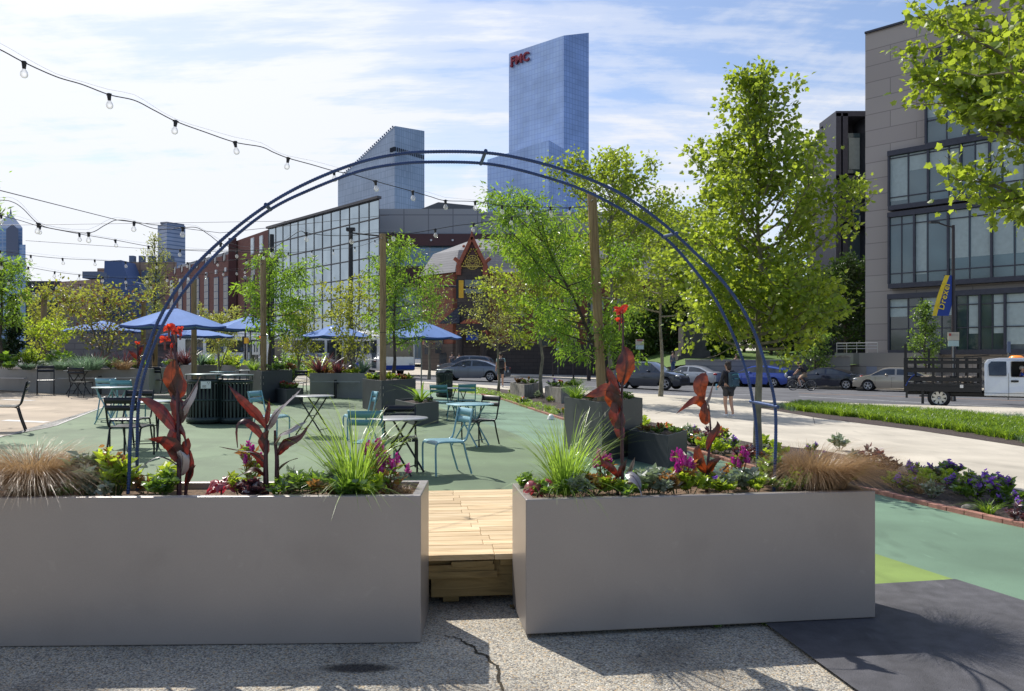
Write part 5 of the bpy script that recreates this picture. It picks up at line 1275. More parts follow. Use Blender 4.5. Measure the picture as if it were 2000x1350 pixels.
# ================================================================== street furniture
def pole(name,label,cat,x,yb,yt,Y,r=.06,mat='streetpole'):
    p=PD(x,Y); z0=g(*p)-.1; t=thing(name,label,cat,(p[0],p[1],z0)); h=ZD(yt,Y)-z0
    MB().tube([(0,0,0),(0,0,.3),(0,0,h)],[r*1.4,r,r*.75],10).build('pole',M[mat],t); return t,h
t,h=pole('street_lamp','tall dark street lamp with a yellow and blue banner at right','lamp',1862,700,440,36,.09)
MB().tube([(0,0,h-.1),(-.4,0,h),(-.72,0,h+.12)],.035,6).build('arm',M['streetpole'],t)
MB().box((-.9,0,h+.13),(.42,.2,.07)).build('lamp_head',M['black'],t)
Yl=36; zb=lambda y: ZD(y,Yl)-t.location.z; xb=lambda x: (x-1862)/F*Yl
M['bannerblue']=pbr('banner_blue',(.015,.05,.28),.7,var=.05); M['banneryellow']=pbr('banner_yellow',(.75,.55,.03),.7,var=.05)
bb=MB(); yy=MB(); 
k=8; L0=[];
for i in range(k+1):
    f=i/k; xl=1845-25*f**1.1-3*math.sin(PI*f); yl=538+79*f; xr=1861-8*f+5*math.sin(PI*f); L0.append((xb(xl),xb(xl+(9 if f<1 else 9)),xb(xr),zb(yl)))
for a,b in zip(L0[:-1],L0[1:]):
    yy.add([(a[0],-.03,a[3]),(a[1],-.03,a[3]),(b[1],-.03,b[3]),(b[0],-.03,b[3])],[(0,1,2,3)])
    bb.add([(a[1],-.03,a[3]),(a[2],0,a[3]),(b[2],0,b[3]),(b[1],-.03,b[3])],[(0,1,2,3)])
bo=bb.build('banner',M['bannerblue'],t); yy.build('banner_stripe',M['banneryellow'],t)
m_=Matrix.Translation((xb(1842.5),-.08,zb(580)))@Matrix.Rotation(R(90),4,'X')@Matrix.Rotation(R(76),4,'Z')
text('banner_lettering','Drexel',.40,.004,'banneryellow',t,m_,.006)
MB().tube([(0,0,zb(540)),(xb(1843),0,zb(538))],.02,5).build('banner_arm',M['streetpole'],t)
# signs
def sign(label,x,y0,y1,w_,yb,Y,mat='white',parts=()):
    p=PD(x,Y); z0=g(*p)-.05; t=thing('street_sign',label,'sign',(p[0],p[1],z0)); za=ZD(y0,Y)-z0;zc=ZD(y1,Y)-z0
    MB().tube([(0,.03,0),(0,.03,za)],.03,6).build('pole',M['pole_metal'],t)
    f=MB().box((0,-.01,(za+zc)/2),(w_/F*Y,.02,za-zc)).build('sign_face',M[mat],t)
    for (nm,mt,dx,dz,sx,sz) in parts: MB().box((dx*w_/F*Y,-.026,(za+zc)/2+dz*(za-zc)),(sx*w_/F*Y,.006,sz*(za-zc))).build(nm,M[mt],t)
    return t
M['signcream']=pbr('cream_sign',(.6,.52,.38),.6,var=.05); M['signpale']=pbr('pale_green_sign',(.5,.62,.55),.6,var=.05); M['signred2']=pbr('sign_red',(.5,.06,.05),.6); M['signgrey']=pbr('sign_grey_text',(.25,.25,.25),.6)
lines=tuple(('text_line','signgrey',.05,.38-.11*k,.7,.03) for k in range(1,4))
t=sign('cream and pale parking sign on a pole above the white truck bed',1862,649,665,22,750,35.6,'signcream',lines+(('red_box','signred2',-.32,.2,.2,.3),))
MB().box((0,-.01,ZD(671,35.6)-t.location.z),(.5,.02,11/F*35.6)).build('lower_plate',M['signpale'],t)
t=sign('cream notice board sign between the tall red flower and the monument',1249.5,663,674,16,720,58,'signcream',(('red_band','signred2',0,.35,.7,.2),)+lines)
MB().box((0,-.01,ZD(678.5,58)-t.location.z),(.6,.02,8/F*58)).build('lower_plate',M['signpale'],t)
sign('small white arrow sign on a thin pole at the far crossing',1090,668,684,7,726,70,'white',(('arrow','signgrey',0,.25,.3,.2),('text_line','signgrey',0,-.1,.5,.12),('text_line','signgrey',0,-.32,.5,.1)))
t=sign('round topped grey sign behind the truck cab',1970,667,689,7,745,36,'hazegrey')
t=sign('white bus stop sign with a branching arrow between the umbrellas',500,667,693,15,725,38,'white')
MB().bar((-.06,-.03,ZD(688,38)-t.location.z),(-.06,-.03,ZD(676,38)-t.location.z),.04,.01,up=(0,1,0)).bar((-.06,-.03,ZD(676,38)-t.location.z),(-.14,-.03,ZD(670,38)-t.location.z),.04,.01,up=(0,1,0)).bar((.06,-.03,ZD(688,38)-t.location.z),(.06,-.03,ZD(676,38)-t.location.z),.04,.01,up=(0,1,0)).bar((.06,-.03,ZD(676,38)-t.location.z),(.14,-.03,ZD(670,38)-t.location.z),.04,.01,up=(0,1,0)).build('arrow',M['black'],t)
# traffic signal mast
M['sigyellow']=pbr('signal_yellow',(.75,.42,.02),.5,var=.05)
def signal(par,x,y0,y1,Y,w_=.36):
    z=(ZD(y0,Y)+ZD(y1,Y))/2-par.location.z; xx=PD(x,Y)[0]-par.location.x
    s=MB().box((xx,0,z),(w_,.3,(y1-y0)/F*Y)).build('signal_head',M['sigyellow'],par)
    MB().box((xx-w_*.62,.02,z),(w_*.5,.36,(y1-y0+4)/F*Y)).build('backplate',M['black'],s)
p=PD(1150,60); t=thing('traffic_signal','traffic signal mast arm reaching left in front of the sandstone building','signal',(p[0],p[1],g(*p)-.1)); z=ZD(562,60)-t.location.z
MB().tube([(0,0,0),(0,0,z+.3)],[.16,.12],10).tube([(0,0,z-.2),(PD(930,60)[0]-p[0],0,z),(PD(848,60)[0]-p[0],0,z+.15)],[.13,.11,.07],8).build('mast',M['streetpole'],t)
signal(t,900,548,582,60,.42)
for (x,y0,y1,lb) in ((426,658,667,'yellow signal head on a post under the umbrellas, left one'),(481,660,671,'yellow signal head on a post under the umbrellas, right one')):
    t,h=pole('traffic_signal',lb,'signal',x+2,730,y0-2,50,.06,'pole_metal'); signal(t,x,y0,y1,50,.25)
t,h=pole('utility_pole','thick dark pole with a bracket on top, right of the mirror glass wall','pole',685,735,450,46,.17,'black'); MB().tube([(0,0,h-.15),(.9,0,h-.25),(1.9,0,h-.35)],.05,6).box((0,0,h+.05),(.5,.3,.2)).build('bracket',M['black'],t)
t,h=pole('utility_pole','thick dark pole seen just behind the bin side tree','pole',531,735,458,46,.17,'black'); MB().box((.1,0,h-1.6),(.5,.3,.5)).build('transformer',M['black'],t)
for k,(x,yt,Y,lb) in enumerate(((479,546,60,'slim lamp pole in front of the brick windows'),(1080,655,66,'slim dark lamp pole by the far crossing'),(1120,655,60,'dark pole behind the leaning post tree'))):
    t,h=pole('lamp_pole',lb,'pole',x,730,yt,Y,.07); MB().lathe([(0,.2),(.13,.15),(.16,0),(.1,-.1)],c=(0,0,h+.1),n=10).build('lamp_head',M['pole_metal'],t)
# wire power line tower seen above the glass wall
# ================================================================== vehicles
M['tyre']=pbr('tyre_rubber',(.015,.015,.016),.8,var=.15); M['rim']=pbr('alloy_rim',(.5,.5,.52),.3,metal=.8,var=.05)
M['carglass']=glassmat('car_glass',(.015,.02,.025),.04,0,1.0,0,(.05,.06,.07),1.5)
M['taillight']=pbr('tail_light',(.4,.01,.01),.25,var=.05,coat=.5); M['headlight']=pbr('head_light',(.6,.6,.58),.15,var=.05,coat=1); M['amberlight']=pbr('amber_light',(.8,.25,.02),.3,coat=.5,emit=((1,.3,.05),.5))
def paint(name,c): M[name]=pbr(name,c,.28,metal=.35,var=.03,coat=1.0,scale=2)
for k,v in dict(car_grey=(.10,.12,.16),car_dark=(.03,.038,.06),car_silver=(.42,.44,.47),car_blue=(.03,.08,.42),car_navy=(.012,.018,.04),car_beige=(.42,.37,.30),car_white=(.72,.72,.72),car_steel=(.16,.18,.21)).items(): paint(k,v)
def wheel(par,x,y,r=.33,w=.21,side=1,spokes=5,rim='rim',steel=False):
    rot=Matrix.Rotation(R(90),3,'X'); ww=w/2
    tq=MB().lathe([(r*.66,-ww*.9),(r*.9,-ww),(r,-ww*.6),(r,ww*.6),(r*.9,ww),(r*.66,ww*.9)],c=(x,y,r),n=28,rot=rot).build('wheel',M['tyre'],par)
    s=MB(); yo=y+side*ww*.8
    s.lathe([(r*.66,side*-ww*.75),(r*.60,side*-ww*.4),(r*.60,0)],c=(x,y,r),n=24,rot=rot)
    s.tube([(x+r*.64*math.cos(2*PI*i/24),yo,r+r*.64*math.sin(2*PI*i/24)) for i in range(25)],.018,5)
    for i in range(spokes):
        a=2*PI*i/spokes+.3; s.bar((x+.04*math.cos(a),yo-side*.02,r+.04*math.sin(a)),(x+r*.63*math.cos(a),yo-side*.01,r+r*.63*math.sin(a)),.055 if spokes<8 else .10,.02,up=(0,1,0))
    s.lathe([(0,.0),(.06,.0),(.06,.03)],c=(x,yo,r),n=12,rot=rot)
    s.build('rim',M[rim],tq)
    MB().lathe([(0,0),(r*.6,0)],c=(x,y+side*ww*.2,r),n=20,rot=rot).build('brake',M['black'],tq)
def car(name,label,paintm,kind,x,y,rz,L=4.7,W=1.82,H=1.45,facing=1,Y=None,spokes=5):
    """x,y = pixel of the ground under the middle of the near side"""
    p=gp(x,y,-.12) if Y is None else Vector((*PD(x,Y),g(*PD(x,Y))-.12))
    t=thing(name,label,'car',p,R(rz)); wr=.33 if H<1.6 else .37
    fa,ra=L*.305,-L*.29
    if kind=='sedan': pr=[(-.5,.62,0),(-.492,.93,0),(-.44,1.0,0),(-.36,1.03,0),(-.22,H-.12,.8),(-.10,H-.01,1),(.05,H,1),(.13,H-.06,1),(.275,1.0,.0),(.38,.90,0),(.46,.80,0),(.495,.62,0)]
    elif kind=='suv': pr=[(-.5,.70,0),(-.495,1.05,0),(-.46,1.12,0),(-.40,H-.16,.9),(-.34,H-.06,1),(-.15,H,1),(.03,H-.01,1),(.10,H-.07,1),(.24,1.12,0),(.36,1.04,0),(.455,.92,0),(.495,.70,0)]
    elif kind=='hatch': pr=[(-.5,.65,0),(-.497,1.02,0),(-.485,1.10,0),(-.40,H-.20,.9),(-.18,H-.03,1),(0,H,1),(.08,H-.05,1),(.17,H-.20,.9),(.31,.98,0),(.40,.88,0),(.47,.76,0),(.495,.6,0)]
    else: pr=[(-.5,.62,0),(-.492,.93,0),(-.44,1.0,0),(-.34,1.02,0),(-.21,H-.16,.8),(-.10,H-.02,1),(.03,H,1),(.10,H-.06,1),(.25,.98,.0),(.38,.90,0),(.46,.80,0),(.495,.62,0)]
    def at_(u):
        for a,b in zip(pr[:-1],pr[1:]):
            if a[0]<=u<=b[0]:
                f=(u-a[0])/(b[0]-a[0]); return a[1]+(b[1]-a[1])*f,a[2]+(b[2]-a[2])*f
        return pr[-1][1],0
    us=sorted(set([a[0] for a in pr]+[-.47,-.42,-.3,-.16,-.04,.0,.2,.32,.42,.48]+[fa/L+d_*wr*1.12/L*k for d_ in(-1,1) for k in(1,.7,.35)]+[ra/L+d_*wr*1.12/L*k for d_ in(-1,1) for k in (1,.7,.35)]+[fa/L,ra/L]))
    belt={'suv':1.08}.get(kind,.96)
    def sec(u):
        zt,_=at_(u); e=abs(u)*2; wn=W/2*(1-.10*e**6-.06*e**2*(u>0)); zb_=.21+.10*max(0,e-.85)/.15
        for ax in (fa,ra):
            dx=abs(u*L-ax)
            if dx<wr*1.13: zb_=max(zb_,wr+math.sqrt(max(0,(wr*1.13)**2-dx**2)))
        zbt=min(belt,zt-.03) if zt<belt+.08 else belt-.02*(u>.2)
        zs=min(.62,zbt-.05); up=max(0,zt-belt-.05); wi=up*.36
        pts=[(wn*.93,zb_),(wn,max(zb_+.02,.42)),(wn,max(zs,zb_+.03)),(wn*.975,max(zbt,zb_+.05)),(wn*.95-wi*.9,zt-.035),(wn*.80-wi,zt),(0,zt+.025)]
        return pts
    S=[sec(u) for u in us]; vs=[];m=len(S[0]); full=2*m-1
    for u,s in zip(us,S):
        for q in s: vs.append((u*L,-q[0],q[1]))
        for q in reversed(s[:-1]): vs.append((u*L,q[0],q[1]))
    fs=[(i*full+j,(i+1)*full+j,(i+1)*full+j+1,i*full+j+1) for i in range(len(us)-1) for j in range(full-1)]
    fs+=[tuple(range(full)),tuple(range((len(us)-1)*full,len(us)*full))[::-1]]
    b=MB().add(vs,fs,True).build('body',M[paintm],t,fix=True)
    b.data.set_sharp_from_angle(angle=R(38)) if hasattr(b.data,'set_sharp_from_angle') else None
    MB().box((0,0,.42),(L*.93,W*.8,.36)).build('underbody',M['black'],t)
    roofm='black' if kind=='conv' else None
    # glazing from the section surface
    def sp(u,k,f,side,off=.006):
        s=sec(u); a,b_=s[k],s[k+1]; y_=a[0]+(b_[0]-a[0])*f; z=a[1]+(b_[1]-a[1])*f; return (u*L,-side*(y_+off),z+off*.3)
    gu=[u for u in us if at_(u)[1]>.0]; g0,g1=min(gu),max(gu)
    ext0=[a[0] for a in pr if a[0]<g0][-1]; ext1=[a[0] for a in pr if a[0]>g1][0]
    for side in (-1,1):
        mid=(g0+g1)/2+.02
        for (ua,ub) in ((ext0*.35+g0*.65 if kind!='suv' else g0-.01,mid-.012),(mid+.012,g1*.45+ext1*.55)):
            gm=MB(); k=7; uu_=[ua+(ub-ua)*i/k for i in range(k+1)]; pts=[]
            for u in uu_: pts+= [sp(u,3,.10,side),sp(u,3,.86 if at_(u)[0]>belt+.14 else .6,side)]
            gm.add(pts,[(2*i,2*i+2,2*i+3,2*i+1) for i in range(k)],True); gm.build('side_window',M['carglass'],t)
    for (ua,ub,nm) in ((g1+.012,ext1-.012,'windshield'),(ext0+.012,g0-.004,'rear_window')):
        pts=[];k=4
        for i in range(k+1):
            u=ua+(ub-ua)*i/k; s=sec(u); y_=s[5][0]*.98; z=s[5][1]
            pts+=[(u*L,-y_,z+.012),(u*L,0,z+.034),(u*L,y_,z+.012)]
        off=.006*(1 if nm=='windshield' else -1)
        MB().add([(p_[0]+off,p_[1],p_[2]) for p_ in pts],[(3*i+j,3*i+3+j,3*i+4+j,3*i+1+j) for i in range(k) for j in (0,1)],True).build(nm,M['carglass'],t)
    if kind=='conv':
        pts=[];
        for i in range(7):
            u=ext0+.02+(g1+.03-ext0-.02)*i/6; s=sec(u)
            for q,sg_ in ((4,-1),(5,-1),(6,0),(5,1),(4,1)): pts.append((u*L,sg_*(s[q][0]+.004),s[q][1]+.012))
        MB().add(pts,[(5*i+j,5*i+5+j,5*i+6+j,5*i+1+j) for i in range(6) for j in range(4)],True).build('soft_top',M['black'],t)
    for ax in (fa,ra):
        for side in (-1,1): wheel(t,ax,side*(W/2-.125),wr,.21,side,spokes)
    zl=.74 if kind!='suv' else .86
    for side in (-1,1):
        s=sec(.46); MB().ell((.463*L,side*(W/2*.80),zl-.02),(.14,.17,.075),10,6).build('headlight',M['headlight'],t)
        MB().ell((-.478*L,side*(W/2*.80),zl+.10),(.13 if kind!='hatch' else .10,.20,.085 if kind!='hatch' else .2),10,6).build('tail_light',M['taillight' if kind!='hatch' else 'headlight'],t)
        MB().ell((.20*L-.12*L,side*(W/2+.07),belt+.05),(.09,.09,.065),8,6).build('mirror',M[paintm],t)
        for ux in (.0,-.17): MB().box((ux*L-.02,side*(W/2+.004),belt-.12),(.16,.02,.025)).build('door_handle',M[paintm],t)
        MB().box((.02*L,side*(W/2-.0005),.55),(.008,.004,.62)).box((-.20*L,side*(W/2-.0005),.62),(.008,.004,.5)).box((.215*L,side*(W/2-.0015),.62),(.008,.004,.5)).each('door_gap',M['black'],t)
    MB().box((.492*L,0,.55),(.06,W*.5,.16)).build('grille',M['black'],t)
    MB().box((.488*L,0,.33),(.10,W*.82,.16)).build('front_bumper',M['black'] if kind=='suv' else M[paintm],t,bevel=.03)
    MB().box((-.487*L,0,.40),(.10,W*.84,.22)).build('rear_bumper',M['black'] if kind in('suv','hatch') else M[paintm],t,bevel=.03)
    MB().box((-.502*L,0,.72 if kind!='sedan' else .66),(.02,.32,.15)).build('number_plate',M['white'],t)
    return t
car('suv','dark blue grey SUV driving right toward the camera on the road','car_dark','suv',1268,760,-35,4.66,1.87,1.68)
car('car','silver sedan parked beyond the dark SUV, its rear to the right','car_silver','sedan',1352,752,137,4.75,1.82,1.46)
car('car','bright blue hatchback parked beyond the arch leg','car_blue','hatch',1484,755.5,140,4.45,1.76,1.50)
car('car','black soft top convertible parked between the cyclist and the beige car','car_navy','conv',1616,759.5,142,4.75,1.82,1.40)
car('car','beige sedan parked at right, its rear half hidden by the stake truck','car_beige','sedan',1748,764,147,4.6,1.76,1.45)
car('car','grey sedan waiting beyond the umbrellas beside the walking man','car_steel','sedan',924,744,168,4.8,1.85,1.44)
car('suv','grey SUV partly hidden behind the grey sedan','car_steel','suv',912,735,170,4.7,1.88,1.68)
car('car','white car glimpsed between umbrella poles at left','car_white','sedan',352,722,150,4.5,1.8,1.45,Y=60)
car('car','silver car glimpsed behind the planter with the bus stop sign','car_silver','sedan',600,720,160,4.6,1.8,1.45,Y=58)
# ---- stake bed truck
p=gp(1862,795,-.12); t=thing('stake_truck','white pickup with a black stake bed, driving right at the right edge','truck',p,R(-29)); TL=t
PW='car_white'
# cab : extended cab, nose toward +X
prof=[(1.0,.50),(1.0,1.72),(1.12,1.90),(1.5,1.955),(2.55,1.955),(2.85,1.90),(3.42,1.30),(4.45,1.18),(4.66,1.05),(4.70,.50)]
k=len(prof); W2=.98
vs=[];
for s in (-1,1):
    for x,z in prof: ins=.0 if z<1.32 else (z-1.3)*.28; vs.append((x,s*(W2-ins),z))
cab=MB().add(vs,[tuple(range(k)),tuple(range(k,2*k))[::-1]]+[(i,(i+1)%k,k+(i+1)%k,k+i) for i in range(k)]).build('cab',M[PW],t,fix=True)
cut=MB().add([(x,y,z) for y in (-1.3,-.2) for x,z in ((1.88,1.25),(2.98,1.25),(3.0,1.33),(2.62,1.81),(1.88,1.81))],[(0,1,2,3,4),(9,8,7,6,5)]+[(i,5+i,5+(i+1)%5,(i+1)%5) for i in range(5)]).build('cutter',M['black'],None,fix=True)
cut.parent=t
bo_=cab.modifiers.new('cut','BOOLEAN'); bo_.object=cut; bo_.operation='DIFFERENCE'; bo_.solver='EXACT'; bpy.context.view_layer.update()
nm_=bpy.data.meshes.new_from_object(cab.evaluated_get(bpy.context.evaluated_depsgraph_get())); cab.modifiers.clear(); cab.data=nm_; bpy.data.objects.remove(cut)
if len(nm_.materials)==0: nm_.materials.append(M[PW])
bv=cab.modifiers.new('bevel','BEVEL'); bv.width=.035; bv.segments=2; bv.limit_method='ANGLE'; bv.angle_limit=R(40)
MB().add([(x,y,z) for y in (-.95,-.22) for x,z in ((1.89,1.26),(2.97,1.26),(2.99,1.33),(2.61,1.80),(1.89,1.80))],[(9,8,7,6,5)]+[(i,5+i,5+(i+1)%5,(i+1)%5) for i in range(5)]).build('cab_interior',M['black'],t)
def pane(pts,nm,off=.012):
    for s in (-1,1):
        vs=[(x,s*((W2-(0 if z<1.32 else (z-1.3)*.28))+off),z) for x,z in pts]; MB().add(vs,[tuple(range(len(pts)))],).build(nm,M['carglass'],t)
pane([(1.16,1.28),(1.72,1.28),(1.72,1.82),(1.24,1.82),(1.14,1.7)],'side_window')
# the driver's window is open: dark recess with the driver in it
vs=[(3.38,-.83,1.33),(3.38,.83,1.33),(2.90,.78,1.86),(2.90,-.78,1.86)]; MB().add([(a+.03,b,c_+.02) for a,b,c_ in vs],[(0,1,2,3)]).build('windshield',M['carglass'],t)
for s in (-1,1):
    MB().box((1.79,s*(W2+.004),.95),(.012,.006,.85)).box((3.02,s*(W2+.004),.95),(.012,.006,.85)).box((1.9,s*(W2+.004),.62),(1.8,.006,.012)).each('door_gap',M['black'],t)
    MB().box((1.98,s*(W2+.02),1.08),(.24,.03,.08)).build('door_handle',M['black'],t,bevel=.01)
    wheel(t,3.78,s*.86,.40,.25,s,8,'chrome'); wheel(t,-.5,s*.88,.40,.25,s,8,'chrome')
    MB().box((3.78,s*(W2+.002),.52),(.98,.01,.62)).build('wheel_arch',M['black'],t)
MB().box((2.0,0,.55),(5.6,.8,.22)).box((.2,0,.55),(3.6,1.5,.1)).build('chassis',M['black'],t)
# driver emblem
em=MB().tube([(2.42,-W2-.008,1.02),(2.47,-W2-.008,.98),(2.5,-W2-.008,1.05),(2.55,-W2-.008,1.0),(2.6,-W2-.008,1.06)],.014,5).tube([(2.52,-W2-.008,1.04),(2.58,-W2-.008,1.12),(2.63,-W2-.008,1.05),(2.68,-W2-.008,1.09)],.014,5)
em.build('door_emblem',M['bannerblue'],t)
MB().box((2.86,-W2-.007,1.03),(.3,.004,.035)).box((2.86,-W2-.007,.97),(.3,.004,.03)).each('door_lettering',M['bannerblue'],t)
MB().lathe([(0,.09),(.16,.085),(.24,.03),(.25,0)],c=(2.1,0,1.96),n=18).build('beacon',M['amberlight'],t)
_n0=set(t.children)
# bed
MB().box((-.72,0,.86),(3.3,2.05,.16)).box((-.72,-1.03,.74),(3.3,.05,.2)).build('bed_floor',M['black'],t)
st=MB()
for s in (-1,1):
    for i,x in enumerate((-2.33,-1.9,-1.1,-.72,-.05,.35,.88)): st.box((x,s*1.01,1.38),(.07 if i%2 else .10,.04,1.1))
    for z in (1.12,1.46,1.78): st.box((-.73,s*1.04,z),(3.25,.03,.16 if z<1.7 else .12))
    st.box((-.73,s*1.0,1.93),(3.3,.05,.05))
for y in (-.9,-.3,.3,.9): st.box((-2.34,y,1.38),(.05,.06,1.1)); st.box((.9,y,1.40),(.05,.06,1.15))
for z in (1.12,1.46,1.78): st.box((-2.37,0,z),(.03,2.0,.14)); st.box((.92,0,z),(.03,2.0,.14))
st.box((-2.30,-1.0,1.75),(.12,.12,1.5)).box((-1.3,1.0,1.9),(.1,.1,.9))
st.bar((.2,-.8,1.98),(1.25,-.8,2.06),.06,.04)
st.build('stake_sides',M['black'],t)
MB().box((-2.36,-.85,.98),(.05,.14,.1)).build('tail_light',M['taillight'],t); MB().box((-2.36,.85,.98),(.05,.14,.1)).build('tail_light',M['taillight'],t)
MB().box((-2.25,-1.0,.62),(.10,.08,.5)).box((-1.55,-.98,.40),(.12,.03,.5)).tube([(-1.7,-.9,.45),(-1.0,-.9,.47)],.03,6).each('tow_bracket',M['black'],t)
MB().tube([(-2.2,-1.07,1.02),(-2.05,-1.08,1.2),(-1.9,-1.07,1.3)],.02,5).tube([(-2.2,-1.07,1.02),(-2.28,-1.07,.85)],.02,5).each('blue_strap',M['bannerblue'],t)
M['debris']=pbr('load_material',(.35,.3,.25),.9,var=.6,scale=8,bump=1)
mb=MB(); rs=random.Random(4)
for i in range(40): mb.box((rs.uniform(-1.6,.6),rs.uniform(-.7,.7),.98+rs.random()*.25),(rs.uniform(.1,.35),rs.uniform(.1,.3),.06),rs.random()*3)
o=mb.build('load',M['debris'],t)
MB().box((.1,-1.065,.86),(.14,.012,.12)).build('bed_sticker',M['white'],t)
for o in [o for o in t.children if o not in _n0]:
    o.scale=(.8,1,1); o.location.x=.9*.2
t.scale=(1.05,)*3
# ---- buses
def bus(label,x,y,rz,L=12,Y=None,front=True,stripe='bannerblue',extra=None):
    p=Vector((*PD(x,Y),g(*PD(x,Y))-.12)); t=thing('bus',label,'bus',p,R(rz)); W=1.28
    MB().box((0,0,1.65),(L,2*W,2.5)).build('body',M['car_white'],t,bevel=.12)
    MB().box((-.2,0,3.0),(L*.86,2*W*.8,.28)).box((-L*.32,0,3.1),(L*.2,1.8,.35)).box((L*.05,0,3.1),(L*.2,1.8,.3)).each('roof_unit',M['white'],t,bevel=.08)
    for s in (-1,1):
        for i in range(7):
            xx=-L*.42+i*L*.135; MB().box((xx,s*(W+.004),2.0),(L*.115,.02,.95)).build('side_window',M['carglass'],t)
        for xd in (L*.40,-L*.02): MB().box((xd,s*(W+.014),1.55),(.95,.02,1.95)).build('door',M['carglass'],t)
        wheel(t,L*.27,s*(W-.12),.48,.28,s,8); wheel(t,-L*.27,s*(W-.12),.48,.28,s,8)
        MB().box((-L*.12,s*(W+.006),.85),(L*.5,.02,.30)).build('side_stripe',M[stripe],t)
    if extra:
        for s in (-1,1): MB().box((-L*.25,s*(W+.02),1.35),(L*.22,.02,1.3)).build('side_panel',M[extra],t)
    MB().box((L/2+.004,0,1.9),(.03,2*W*.88,1.1)).build('windshield',M['carglass'],t)
    MB().box((L/2+.006,0,2.68),(.03,2*W*.85,.34)).build('sign_box',M['black'],t)
    sg=MB(); rs=random.Random(5)
    for i in range(34):
        for j in range(3):
            if rs.random()<.72: sg.box((L/2+.024,-W*.72+i*(2*W*.72/34),2.60+.075*j),(.01,.045,.05))
    sg.build('led_display',pbr('orange_led',(.8,.2,.02),.5,emit=((1,.16,.01),1.6)),t)
    for s in (-1,1): MB().ell((L/2,s*W*.75,.85),(.05,.18,.1),10,6).build('headlight',M['headlight'],t)
    MB().box((L/2+.01,0,.62),(.1,2*W*.95,.3)).build('front_bumper',M['bannerblue'],t,bevel=.04)
    MB().lathe([(0,.12),(.08,.1),(.1,0)],c=(L/2-.5,-.9,3.02),n=10).build('beacon',M['amberlight'],t)
    return t
M['adyellow']=pbr('ad_yellow',(.6,.5,.1),.5,var=.2); M['ripplecyan']=pbr('cyan_panel',(.15,.42,.6),.5,var=.1)
bus('white city bus with orange display coming toward the planters',724,737,-62,12,57.5,extra='adyellow')
bus('pale city bus seen beyond the bus stop sign',492,737,-158,11,62,stripe='ripplecyan',extra='ripplecyan')
bus('white bus behind the amber trees with a blue panel',640,735,-150,10,60,stripe='signred2',extra='ripplecyan')
# ================================================================== bicycle
p=gp(1566,762.5,-.12); t=thing('bicycle','bicycle ridden to the left in front of the black convertible','bicycle',p,R(150)); BK=t
for x in (-.53,.53):
    w_=MB().tube([(x+.335*math.cos(2*PI*i/28),0,.34+.335*math.sin(2*PI*i/28)) for i in range(29)],.022,6,cap=False).build('wheel',M['tyre'],t)
    s=MB().tube([(x+.305*math.cos(2*PI*i/28),0,.34+.305*math.sin(2*PI*i/28)) for i in range(29)],.010,5,cap=False)
    for i in range(14): a=2*PI*i/14; s.tube([(x,0,.34),(x+.30*math.cos(a),0,.34+.30*math.sin(a))],.003,3)
    s.build('rim',M['chrome'],w_)
MB().tube([(-.53,0,.34),(-.18,0,.82),(.38,0,.80),(.0-.05,0,.30),(-.18,0,.82)],.018,6).tube([(-.53,0,.34),(-.05,0,.30)],.014,6).tube([(.53,0,.34),(.42,0,.70),(.36,0,.92)],.017,6).build('frame',M['black'],t)
MB().tube([(.36,0,.93),(.42,0,.98),(.42,-.28,1.0)],.013,6).tube([(.42,0,.98),(.42,.28,1.0)],.013,6).build('handlebar',M['black'],t)
MB().tube([(-.18,0,.82),(-.22,0,.92)],.014,6).ell((-.2,0,.95),(.14,.08,.035),10,6).build('saddle',M['black'],t)
MB().tube([(-.05,.1,.30),(.08,.1,.18)],.012,5).tube([(-.05,-.1,.30),(-.18,-.1,.42)],.012,5).box((.08,.15,.17),(.1,.1,.02)).box((-.18,-.15,.43),(.1,.1,.02)).each('pedal',M['chrome'],t)
# ================================================================== trees
def T(name,label,x,yb,Hpx_top,**k):
    """x,yb pixel of the trunk foot (or Y=depth), Hpx_top pixel row of the top"""
    Y=k.pop('Y',None); dz=k.pop('dz',0)
    if Y is None: p=gp(x,yb)
    else: q=PD(x,Y); p=Vector((q[0],q[1],g(*q)+dz))
    H=ZD(Hpx_top,p.y)-p.z; cat=k.pop('cat','tree'); rp=k.pop('rpx'); 
    return tree(name,label,cat,p,H,Rr=rp/F*p.y,**k)
T('plane_tree','tall bright green plane tree right of the arch, rooted in the mulch bed',1480,905,138,rpx=236,cb=0.3,nl=18000,leaf=0.072,mat='leaf_plane',seed=11,bark='bark_grey',tr=0.07,nb=58,shape=LOBE,prof='plane',clus=0.25,up=1.0,twigs=6,open_=0.12)
# overhanging tree at top right, trunk outside the frame
T('plane_tree','near plane tree leaning in at the top right corner, only its crown in view',2150,0,-230,Y=8.0,rpx=320,cb=0.46,nl=18000,leaf=0.076,mat='leaf_plane',seed=23,bark='bark_grey',tr=.10,nb=46,shape=LOBE,prof='oval',clus=0.2,up=.45,twigs=6,open_=0.1)
T('locust_tree','feathery honey locust beside the leaning post, its top bending to the left',1196,0,365,Y=13.4,dz=.75,rpx=150,cb=.16,nl=11000,leaf=0.085,mat='leaf_locust',seed=5,tr=.05,nb=28,shape=LONG,prof='oval',clus=0.2,lean=(-.42,.0),up=.45,hang=.5,twigs=5,asym=(-0.2, 0.3),open_=0.15)
T('plane_tree','plane tree behind the leaning post with a straight grey trunk',1192,790,300,rpx=130,cb=0.4,nl=8000,leaf=0.11,mat='leaf_plane',seed=31,bark='bark_grey',tr=.10,nb=30,shape=LOBE,clus=0.3,twigs=5,asym=(0, 0.3))
